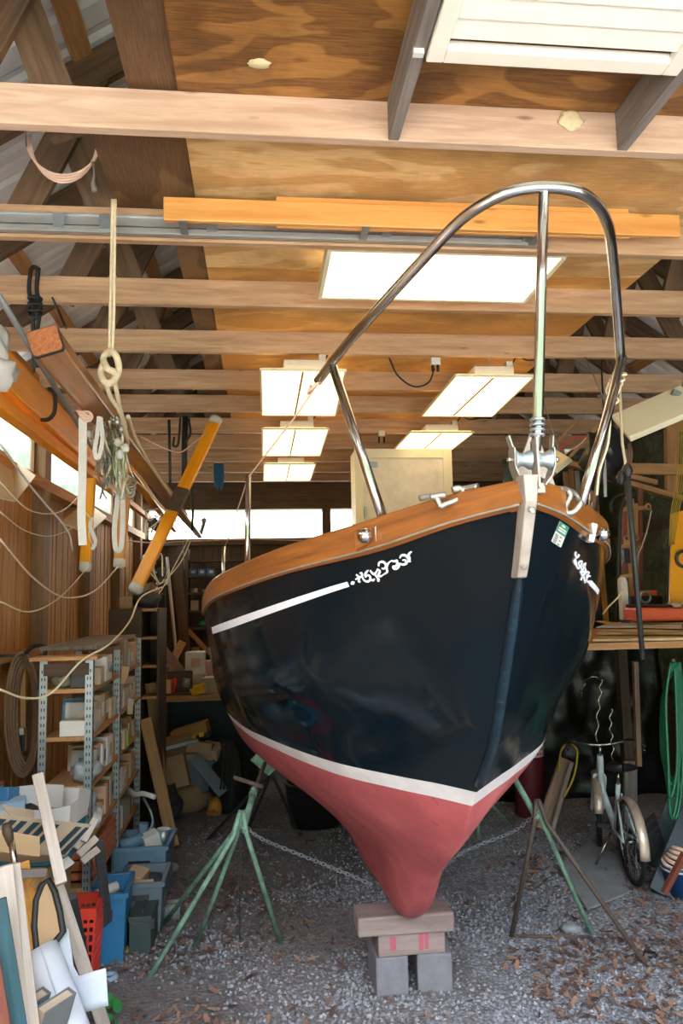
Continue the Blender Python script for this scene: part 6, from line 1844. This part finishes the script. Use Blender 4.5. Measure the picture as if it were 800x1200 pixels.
# black plastic sheet under the table
M_bpl = t.bsdf('#0c0e10', .35) if False else plain('black_plastic_sheet', '#0e1012', .35, 0, .3, 6, .6)
mb = MB()
def curtain(u, v):
    x = 1.78 + 1.77 * u; z = 0.01 + 1.43 * v
    return (x, 6.5 + .06 * mnoise.noise(Vector((x * 4, z * 3, 5))) + .03 * mnoise.noise(Vector((x * 10, z * 8, 1))), z)
mb.grid(curtain, 44, 30); tag(mb.build('plastic_sheet', M_bpl, solid=.003), 'crumpled black plastic sheet hanging below the high table behind the bicycle', 'sheet')

# ---------------------------------------------------------------- bicycle
rw = P(739, 988, 4.62); rwc = Vector((rw.x, 4.62, .25))
ddir = Vector((.16, .985, 0)).normalized()
fwc = rwc + ddir * .72
bike = thing('bicycle', 'small pale blue step-through bicycle standing under the high table', 'bicycle', (rwc.x, rwc.y, 0))
side_ = Vector((ddir.y, -ddir.x, 0))
def wheel(name, c, dirv, r=.235):
    s = Vector((dirv.y, -dirv.x, 0)); M = Matrix((dirv, Vector((0, 0, 1)), s)).transposed()
    mb = MB(); mb.torus(c, r, .016, M, 40, 8); w = mb.build(name, M_black, bike)
    mb = MB(); mb.torus(c, r - .018, .008, M, 40, 6); mb.build('rim', M_chrome, w)
    mb = MB(); mb.cyl(c - s * .03, c + s * .03, .018, n=12); mb.build('hub', M_chrome, w)
    mb = MB()
    for k in range(24):
        a = 2 * pi * k / 24; p = c + M @ Vector((math.cos(a), math.sin(a), 0)) * (r - .02)
        q = c + M @ Vector((math.cos(a + .5 * (-1) ** k), math.sin(a + .5 * (-1) ** k), 0)) * .017 + s * .025 * (-1) ** (k // 2)
        mb.tube([q, p], .0018, 4)
    mb.build('spokes', M_galv, w, kind='stuff')
    return M, s
wheel('rear_wheel', rwc, ddir)
fdir = (ddir + side_ * .24).normalized()
wheel('front_wheel', fwc, fdir)
def fender(c, dirv, a0, a1, r=.265):
    s = Vector((dirv.y, -dirv.x, 0)); mb = MB()
    mb.grid(lambda u, v: c + (dirv * math.cos(a0 + (a1 - a0) * u) + Vector((0, 0, 1)) * math.sin(a0 + (a1 - a0) * u)) * (r - .012 * (2 * v - 1) ** 2) + s * .03 * (2 * v - 1), 24, 7)
    return mb.build('fender', M_fend, bike, solid=.002)
fender(rwc, ddir, .5, 3.25); fender(fwc, fdir, -.2, 3.0)
Z = Vector((0, 0, 1))
bb = rwc + ddir * .30 + Z * -.005
seat_top = rwc + ddir * .19 + Z * .30
head_t = fwc - ddir * .14 + Z * .40; head_b = fwc - ddir * .09 + Z * .27
fr_ = bpy.data.objects.new('frame', None); COL.objects.link(fr_); fr_.parent = bike
def btube(nm, pts, r, mat=M_bikef, par=None):
    mb = MB(); mb.tube(pts, r, 10); return mb.build(nm, mat, par or fr_)
btube('down_tube', cat_rom([head_t + Z * -.02, head_b - ddir * .05 + Z * -.08, bb + ddir * .12 + Z * .07, bb], 6), .021)
btube('seat_tube', [bb, seat_top], .015)
for s_ in (-1, 1):
    btube('chain_stay', [bb + side_ * .02 * s_, rwc + side_ * .045 * s_], .008)
    btube('seat_stay', [seat_top - Z * .06 + side_ * .015 * s_, rwc + side_ * .045 * s_], .007)
    btube('fork_blade', cat_rom([head_b + side_ * .0 * s_, head_b + side_ * .04 * s_ - Z * .03, fwc + side_ * .04 * s_ + Z * .1 - ddir * .03, fwc + side_ * .04 * s_], 5), .010, M_bikef, bike)
btube('head_tube', [head_b, head_t], .02)
btube('stem', [head_t, head_t + Z * .06 - ddir * .01], .012, M_chrome, bike)
hs = head_t + Z * .07
hb_ = cat_rom([hs - side_ * .26 - ddir * .16 + Z * .02, hs - side_ * .21 - ddir * .06 + Z * .045, hs - side_ * .1 + Z * .01, hs, hs + side_ * .1 + Z * .01, hs + side_ * .21 - ddir * .06 + Z * .045, hs + side_ * .26 - ddir * .16 + Z * .02], 5)
hbar = btube('handlebar', hb_, .010, M_chrome, bike)
for s_ in (0, -1):
    a, b = (hb_[0], hb_[3]) if s_ == 0 else (hb_[-1], hb_[-4]); mb = MB(); mb.tube([a, b], .015, 10); mb.build('grip', M_blackp, hbar)
    mb = MB(); mb.tube([b + Z * -.01, b - Z * .03 + (a - b) * .5, a - Z * .03], .004, 5); mb.build('brake_lever', M_chrome, hbar)
mb = MB(); mb.tube(cat_rom([hb_[5], hs + ddir * .07 + Z * .06, head_b + ddir * .05, bb + ddir * .1 + Z * .05], 5), .003, 5); mb.build('brake_cable', M_black, bike)
btube('seat_post', [seat_top, seat_top + Z * .08 - ddir * .015], .011, M_chrome, bike)
sc0 = seat_top + Z * .10 - ddir * .02
mb = MB()
def saddle(u, v):
    a = u * 2 * pi; t_ = v
    L = -.10 + .22 * t_; w_ = .085 * (1 - t_) ** .6 + .022 if t_ < .98 else .01
    w_ *= (1 if t_ > .04 else .05)
    return sc0 + ddir * L + side_ * w_ * math.cos(a) + Z * (.028 * math.sin(a) + .03 * (1 - t_) ** 2)
mb.grid(saddle, 16, 12, closed_u=True); mb.build('saddle', M_blackp, bike)
for s_ in (-1, 1):
    e = bb + side_ * .06 * s_ + (ddir * .09 * s_ + Z * -.05 * s_)
    cr_ = btube('crank', [bb + side_ * .04 * s_, e], .008, M_chrome, bike)
    mb = MB(); mb.box(e + side_ * .045 * s_, (.09, .05, .02), rz(math.atan2(side_.y, side_.x))); mb.build('pedal', M_black, cr_)
Mx = Matrix((ddir, Z, side_)).transposed()
mb = MB(); mb.torus(bb + side_ * .035, .055, .006, Mx, 28, 6); mb.build('chainring', M_chrome, bike)
mb = MB()
o_ = [bb + side_ * .036 + ddir * 0 + Z * .055, bb + side_ * .036 - Z * .055, rwc + side_ * .036 - Z * .025, rwc + side_ * .036 + Z * .025]
for k in range(0, 4, 2): mb.tube([o_[k], o_[3] if k == 0 else o_[1]], .004, 5) if k == 0 else mb.tube([o_[1], o_[2]], .004, 5)
mb.build('chain', M_iron, bike)
mb = MB(); mb.tube([bb - side_ * .03 - Z * .02, Vector((bb.x, bb.y, 0)) - side_ * .16 + Z * .008 - ddir * .03], .008, 8); mb.build('kickstand', M_chrome, bike)
# ---------------------------------------------------------------- beside the bicycle
tk = thing('gas_cylinder', 'dull red gas cylinder standing behind the hull beside the bicycle', 'cylinder', (P(621, 900, 6.1).x, 6.1, 0))
q = Vector((P(621, 930, 6.1).x, 6.1, 0))
mb = MB(); mb.lathe([(0, .0), (.11, .0), (.122, .03), (.122, .66), (.10, .74), (.05, .78), (.03, .80), (.0, .80)], q, None, 28); mb.build('cylinder', M_tank, tk)
mb = MB(); mb.lathe([(.1235, .48), (.1235, .57)], q, None, 28); bnd = mb.build('label_band', M_paper, tk)
mb = MB()
for k in range(9):
    a = -2.6 + k * .22
    for zz_ in (.505, .545): mb.box(q + Vector((.1242 * math.cos(a), .1242 * math.sin(a), zz_)), (.002, .018, .022), rz(a))
mb.build('red_lettering', M_red, bnd, kind='stuff')
mb = MB(); mb.lathe([(.0, .80), (.035, .80), (.035, .85), (.02, .86), (.02, .90), (0, .90)], q, None, 16); mb.build('valve', M_cast, tk)
lean('pinkish worn plank leaning on the ground between the hull and the bicycle', (664, 890, 5.75), (636, 972, 0), .13, .02, wood('faded_pink_wood', '#b0907f', '#8f7060'), name='plank', cat='plank', up=(0.2, -1, 0), zb=0.012)
lean('white strip along the edge of the pinkish plank', (669, 894, 5.7), (646, 976, 0), .03, .02, M_pale, name='strip', cat='strip', zb=0.012)
mb = MB(); mb.tube(cat_rom([P(655, 905, 5.3), P(657, 880, 5.3), P(666, 872, 5.3), P(676, 880, 5.3), P(672, 910, 5.25), P(660, 935, 5.2)], 6), .008, 7); single(mb, 'yellow_hose', M_yel, 'thin yellowish hose looped over the pinkish plank', 'hose')
mb = MB(); mb.blob(P(668, 880, 5.35), (.13, .1, .10), 7, .3, 3); single(mb, 'grey_rag', M_charw, 'dark grey rag on top of the looped yellowish hose', 'rag')
lean('upright grey board behind the bicycle saddle', (738, 892, 5.5), (738, 985, 5.5), .10, .03, M_greyw, up=(0, -1, 0))
lean('narrow brown stake hanging below the high table in front of the bicycle', (744, 775, 4.3), (748, 898, 4.3), .03, .03, M_rafter, up=(0, -1, 0))
for k, pix in enumerate(([(704, 795, 4.9), (703, 815, 4.9), (700, 840, 4.9), (699, 872, 4.9)], [(716, 830, 4.9), (715, 850, 4.9), (717, 870, 4.9), (718, 893, 4.9)], [(679, 818, 5.0), (685, 800, 4.95), (694, 793, 4.9), (704, 796, 4.9)])):
    pts = []
    base = cat_rom([P(*p) for p in pix], 8)
    for i, p in enumerate(base): pts.append(p + Vector((.010 * math.sin(i * 1.1), 0, 0)))
    mb = MB(); mb.tube(pts, .005, 6); single(mb, 'twisted_wire', M_chrome, ('twisted bright wire hanging over the bicycle handlebar', 'shorter twisted wire hanging over the bicycle saddle', 'bright wire arching above the bicycle at the left')[k], 'wire')
# green hose
gh = thing('garden_hose', 'green garden hose hanging in long loops at the right edge', 'hose', P(788, 860, 4.12))
mb = MB()
for k in range(7):
    w_ = 3 + k * 1.7; bt = 935 + 24 * math.sin(k * 1.9)
    pts = [P(786 + k, 776, 4.08), P(783 + k - w_, 820, 4.07 + .01 * k), P(786 - w_ * 1.2 + k, 890, 4.06 + .012 * k), P(785 + k, bt, 4.06 + .01 * k), P(790 + w_ * .8, bt - 30, 4.07 + .01 * k), P(790 + w_, 850, 4.07 + .01 * k), P(790 + k, 776, 4.09)]
    mb.tube(cat_rom(pts, 6), .0085, 7)
mb.build('loops', M_ghose, gh)
mb = MB(); mb.tube([P(789, 776, 4.2), P(789, 774, 4.02)], .01, 8); mb.build('hook', M_iron, gh)
# dark boards and bucket
def leanb(label, a, b, w, th, mat): return lean(label, a, b, w, th, mat, up=(-.5, -1, .2))
leanb('dark slate board leaning in the lower right, nearest the blue bucket', (818, 940, 4.6), (778, 1042, 4.42), .15, .03, M_dblue)
leanb('dark slate board leaning behind the nearer one, right of the bicycle', (796, 930, 5.0), (764, 1018, 4.85), .12, .03, M_dblue)
gb = thing('grooved_panel', 'dark grooved plastic panel between the leaning slate boards', 'panel', P(760, 990, 4.72))
mb = MB(); mb.poly([P(748, 968, 4.72), P(765, 952, 4.8), P(778, 990, 4.7), P(760, 1012, 4.62)], .02); mb.build('panel', M_blackp, gb)
mb = MB()
for k in range(4): mb.bar(P(752 + k * 2, 972 + k * 9, 4.69), P(768 + k * 2.6, 958 + k * 9, 4.73), .015, .012)
mb.build('groove_ribs', M_iron, gb, kind='stuff')
bk = thing('blue_bucket', 'blue bucket with rope piled in it at the right edge', 'bucket', PZ(800, 1052, 0))
q = PZ(800, 1050, 0); q.z = 0
mb = MB(); mb.lathe([(0, .004), (.085, .004), (.11, .17), (.118, .175), (.118, .185), (.106, .18), (.082, .012), (0, .012)], q, None, 28); mb.build('pail', plain('deep_blue_plastic', '#1d4a86', .4, 0, .2, 8), bk)
mb = MB(); mb.torus(q + Vector((0, 0, .16)), .112, .006, None, 28, 6); mb.build('rim_band', M_paper, bk)
mb = MB()
for k in range(5): mb.torus(q + Vector((.01 * k - .02, -.01, .19 + .016 * k)), .085 - .006 * k, .012, rx(.2 - .1 * k) @ ry(.1 * k), 20, 6)
single(mb, 'rope_pile', M_pink, 'pinkish white rope coiled in the blue bucket', 'rope')
lean('brown stick leaning against the blue bucket', (802, 1000, 4.05), (778, 1046, 4.1), .03, .03, M_redw, name='stick', cat='stick')
# slab on the ground
mb = MB(); mb.poly([PZ(654, 1016, .02), PZ(690, 985, .02), PZ(722, 1002, .02), PZ(737, 1046, .02), PZ(688, 1066, .02)], .012); single(mb, 'ground_slab', plain('grey_flat_slab', '#84868a', .9, 0, .45, 6, .2), 'flat grey slab on the ground between the right stand and the bicycle', 'slab')
# ---------------------------------------------------------------- boat stands
def stand(label, node, top, feet, mats, plate=None, r=.0125, name='boat_stand', pad=None, braces=()):
    node, top = Vector(node), Vector(top)
    T = thing(name, label, 'boat stand', (node.x, node.y, 0))
    for k, f in enumerate(feet):
        mb = MB(); d = (Vector(f) - node); mb.tube([node + Vector((0, 0, .06)) + d * .02, node + d * .1, Vector(f)], r, 10); mb.build('leg', mats[k % len(mats)], T)
    mb = MB(); mb.tube([node - Vector((0, 0, .05)), node + (top - node) * .45], r * 1.35, 12); mb.tube([node + (top - node) * .40, node + (top - node) * .5], r * 1.7, 12); mb.build('sleeve', mats[0], T)
    mb = MB(); mb.tube([node + (top - node) * .4, top - (top - node).normalized() * .012], r * .85, 10); mb.build('screw', M_rust, T)
    d = (top - node).normalized(); x = d.orthogonal().normalized(); y = d.cross(x)
    mb = MB(); mb.box(top - d * .004, (.10, .14, .018), Matrix((x, y, d)).transposed()); mb.build('pad', M_greenp if pad is None else pad, T, bevel=.003)
    if plate:
        a, b = plate; mb = MB(); mb.tube([a, b], .011, 8); mb.build('handle', M_rust, T)
    for a, b in braces:
        mb = MB(); mb.tube([a, b], .009, 8); mb.build('brace', M_rust, T)
    return T
def hull_under(x, y):
    loc, nor, i, d = HB.ray_cast(Vector((x, y, -0.5)), Vector((0, 0, 1)))
    return loc
tp = hull_under(0.02, 4.45)
stand('chipped green tripod boat stand under the left side of the hull', P(284, 962, 4.0), tp,
      [PZ(175, 1146, 0), PZ(229, 1110, 0), PZ(330, 1108, 0), PZ(186, 1090, 0)], [M_greenp], (P(274, 911, 4.05), P(308, 922, 4.0)))
tp = hull_under(1.30, 4.4)
stand('green and rusty tripod boat stand under the right side of the hull', P(629, 948, 4.0), tp,
      [PZ(694, 1096, 0), PZ(758, 1133, 0), PZ(599, 1098, 0)], [M_greenp, M_rust, M_rust], None, braces=((PZ(602, 1097, .01), PZ(690, 1098, .01)),))
tp = hull_under(0.12, 5.9)
stand('dark rear boat stand behind the green one on the left', P(318, 905, 5.75), tp,
      [PZ(243, 984, 0), PZ(290, 974, 0), PZ(352, 980, 0)], [M_iron], (P(292, 972, 5.5), P(352, 974, 5.5)), pad=M_redw)
tp = hull_under(1.25, 5.7)
stand('green rear boat stand mostly hidden behind the right side of the hull', P(560, 925, 5.7), tp,
      [PZ(598, 968, 0), PZ(560, 985, 0), PZ(530, 975, 0)], [M_greenp])
# chains
def chain(label, pts, link=.018, mat=None):
    mb = MB(); P_ = cat_rom(pts, 12)
    L = [0]
    for a, b in zip(P_[:-1], P_[1:]): L.append(L[-1] + (b - a).length)
    s, k, i = 0, 0, 0
    while s < L[-1]:
        while L[i + 1] < s and i < len(L) - 2: i += 1
        t_ = (s - L[i]) / max(L[i + 1] - L[i], 1e-6); c = P_[i].lerp(P_[i + 1], t_); d = (P_[i + 1] - P_[i]).normalized()
        x = d.orthogonal().normalized(); y = d.cross(x)
        if k % 2: x, y = y, x
        pt = [c + d * math.cos(a) * link * .95 + x * math.sin(a) * link * .5 for a in [2 * pi * q / 8 for q in range(8)]]
        mb.tube(pt, link * .17, 4, closed=True)
        s += link * 1.35; k += 1
    return tag(mb.build('chain', mat or M_galv), label, 'chain')
nl, nr2 = P(284, 966, 4.0), P(629, 952, 4.0)
chain('galvanised chain running from the left green stand along the ground to the keel', [nl, P(305, 982, 4.05), P(340, 997, 4.1), P(385, 1015, 3.95), P(437, 1037, 3.8)])
chain('thin chain hanging straight down inside the left green stand', [P(282, 975, 3.99), P(281, 1030, 3.97), PZ(281, 1102, .01)], .014, M_iron)
chain('galvanised chain from the right stand toward the keel', [nr2, P(605, 972, 4.1), P(575, 985, 4.2), P(540, 1000, 4.1), P(505, 1030, 3.85)])
# black tub behind the hull
q = P(362, 940, 6.2)
mb = MB(); mb.lathe([(0, .01), (.20, .01), (.235, .30), (.25, .32), (.25, .34), (.22, .335), (.19, .03), (0, .03)], (q.x + .05, 6.2, 0), None, 32)
single(mb, 'black_tub', M_blackp, 'black round tub on the ground behind the left side of the hull', 'tub')

# litter on the ground
def patch(label, nm, px, py, size, mat, cat):
    q = PZ(px, py, 0); mb = MB(); mb.blob((q.x, q.y, size[2] * .4), size, int(px), .5, 2); return single(mb, nm, mat, label, cat)
patch('scrap of white plastic on the ground by the right stand', 'plastic_scrap', 670, 1093, (.12, .07, .05), M_rag, 'scrap')
patch('pink scrap lying left of the green stand', 'pink_scrap', 164, 1102, (.06, .04, .02), plain('pink_plastic', '#c0708c'), 'scrap')
patch('crumpled white litter beside the dark narrow board', 'paper_litter', 116, 1120, (.10, .08, .05), M_sheet, 'litter')
patch('pale blue litter at the foot of the bright blue bin', 'plastic_litter', 152, 1066, (.12, .07, .04), plain('pale_blue_card'), 'litter')
patch('pale cream leaf or shell by the brown stick at the right', 'cream_litter', 709, 1027, (.07, .06, .02), plain('straw_card'), 'litter')
patch('black and white litter beside the right stand foot', 'litter', 762, 1122, (.08, .05, .03), M_blackp, 'litter')
patch('grey crumpled plastic on the gravel right of the bins', 'plastic_litter', 200, 1022, (.10, .14, .06), M_rag, 'litter')
mb = MB(); q = PZ(128, 1148, 0); mb.torus(q + Vector((0, 0, .012)), .03, .012, None, 16, 6); single(mb, 'blue_ring', plain('pale_blue_card'), 'small blue ring on the ground beside the white sheet', 'ring')
q = PZ(140, 1118, 0)
mb = MB()
mb.poly([q + Vector((-.06, -.02, .012)), q + Vector((-.03, .03, .02)), q + Vector((0, .015, .015)), q + Vector((.03, .045, .02)), q + Vector((.05, .01, .015)), q + Vector((.075, -.005, .012)), q + Vector((.03, -.02, .012)), q + Vector((.0, -.045, .015)), q + Vector((-.02, -.02, .012))], .003)
single(mb, 'oak_leaf', plain('yellow_leaf', '#b08a3a', .8, 0, .3, 30), 'large yellow-brown oak leaf on the ground by the dark narrow board', 'leaf')
for px_, py_, Y_, sz_, lb_ in ((303, 75, 0, .035, 'dried white foam splat on the dark plywood sheet'), (668, 141, 2.352, .045, 'dried pale splat on the first visible ceiling joist at the right')):
    q = PZ(px_, py_, 3.468) if Y_ == 0 else P(px_, py_, Y_)
    mb = MB(); mb.blob(q, (sz_ * 2, .012 if Y_ else sz_ * 1.3, sz_ * 1.6 if Y_ else .012), 4, .3, 3); single(mb, 'foam_splat', plain('dried_foam', '#cfc09a', .8, 0, .3, 30), lb_, 'splat')
# gravel stones and dead leaves that nobody could count
rs = random.Random(5)
M_st = NT('gravel_stone')
oi = M_st.n('ShaderNodeNewGeometry').outputs['Random Per Island']
M_stone = M_st.bsdf(M_st.ramp(oi, [(0, '#62636c'), (.4, '#75767f'), (.75, '#85868e'), (1, '#98979c')]), .9)
mb = MB()
import numpy as _np
vs, fs = [], []
base = [(1, 0, 0), (-1, 0, 0), (0, 1, 0), (0, -1, 0), (0, 0, 1), (0, 0, -1)]
ff = [(0, 2, 4), (2, 1, 4), (1, 3, 4), (3, 0, 4), (2, 0, 5), (1, 2, 5), (3, 1, 5), (0, 3, 5)]
def scatter(n, xr, yr, dens, sr):
    for _ in range(n):
        x, y = rs.uniform(*xr), rs.uniform(*yr)
        if rs.random() > dens(x, y): continue
        s = rs.uniform(*sr); e = Euler((rs.uniform(0, 6), rs.uniform(0, 6), rs.uniform(0, 6))).to_matrix()
        sc = Vector((s * rs.uniform(.7, 1.3), s * rs.uniform(.7, 1.3), s * rs.uniform(.5, .9)))
        b = len(vs)
        for q in base: vs.append(Vector((x, y, s * .25)) + e @ Vector((q[0] * sc.x, q[1] * sc.y, q[2] * sc.z)))
        for f in ff: fs.append(tuple(b + i for i in f))
def dens(x, y):
    n = mnoise.noise(Vector((x * 1.6, y * 1.6, 2.0)))
    return max(0.04, min(1, 1.15 - abs(x - FLOOR_CX) * .75 + n * 1.1))
scatter(26000, (-1.3, 3.2), (2.9, 4.9), dens, (.006, .013))
scatter(9000, (-1.0, 3.0), (4.9, 7.2), dens, (.007, .014))
mb.raw(vs, fs)
tag(mb.build('gravel_stones', M_stone), 'loose grey gravel stones scattered over the floor', 'gravel', kind='stuff')
LF = NT('dead_leaf_litter')
oi = LF.n('ShaderNodeNewGeometry').outputs['Random Per Island']
M_leaf = LF.bsdf(LF.ramp(oi, [(0, '#3a2b26'), (.35, '#5c4339'), (.65, '#74564a'), (.85, '#8a6a55'), (1, '#6d635f')]), .8)
mb = MB(); vs, fs = [], []
lo_ = [(-1, 0), (-.6, .32), (-.35, .2), (-.1, .42), (.15, .22), (.45, .36), (.6, .15), (1, 0), (.6, -.15), (.45, -.36), (.15, -.22), (-.1, -.42), (-.35, -.2), (-.6, -.32)]
def leaves(n, xr, yr, dn):
    for _ in range(n):
        x, y = rs.uniform(*xr), rs.uniform(*yr)
        if rs.random() > dn(x, y): continue
        s = rs.uniform(.012, .036); e = Euler((rs.uniform(-.5, .5), rs.uniform(-.5, .5), rs.uniform(0, 6.3))).to_matrix(); b = len(vs); cu = rs.uniform(-.4, .5)
        for q in lo_: vs.append(Vector((x, y, .016)) + e @ Vector((q[0] * s, q[1] * s, cu * s * q[1] * q[1] + .1 * s * abs(q[0]))))
        fs.append(tuple(b + i for i in range(len(lo_))))
leaves(5200, (-1.1, 3.0), (2.9, 5.2), lambda x, y: max(.04, min(1, abs(x - FLOOR_CX + .15) * .75 - .25 + mnoise.noise(Vector((x * 2, y * 2, 7))) * .9)))
leaves(900, (1.2, 2.3), (3.0, 3.9), lambda x, y: .6)
leaves(500, (-1.0, 2.8), (5.2, 7.0), lambda x, y: .5)
mb.raw(vs, fs)
tag(mb.build('dead_leaves', M_leaf), 'brown dead leaves littering the earth at both sides', 'leaves', kind='stuff')
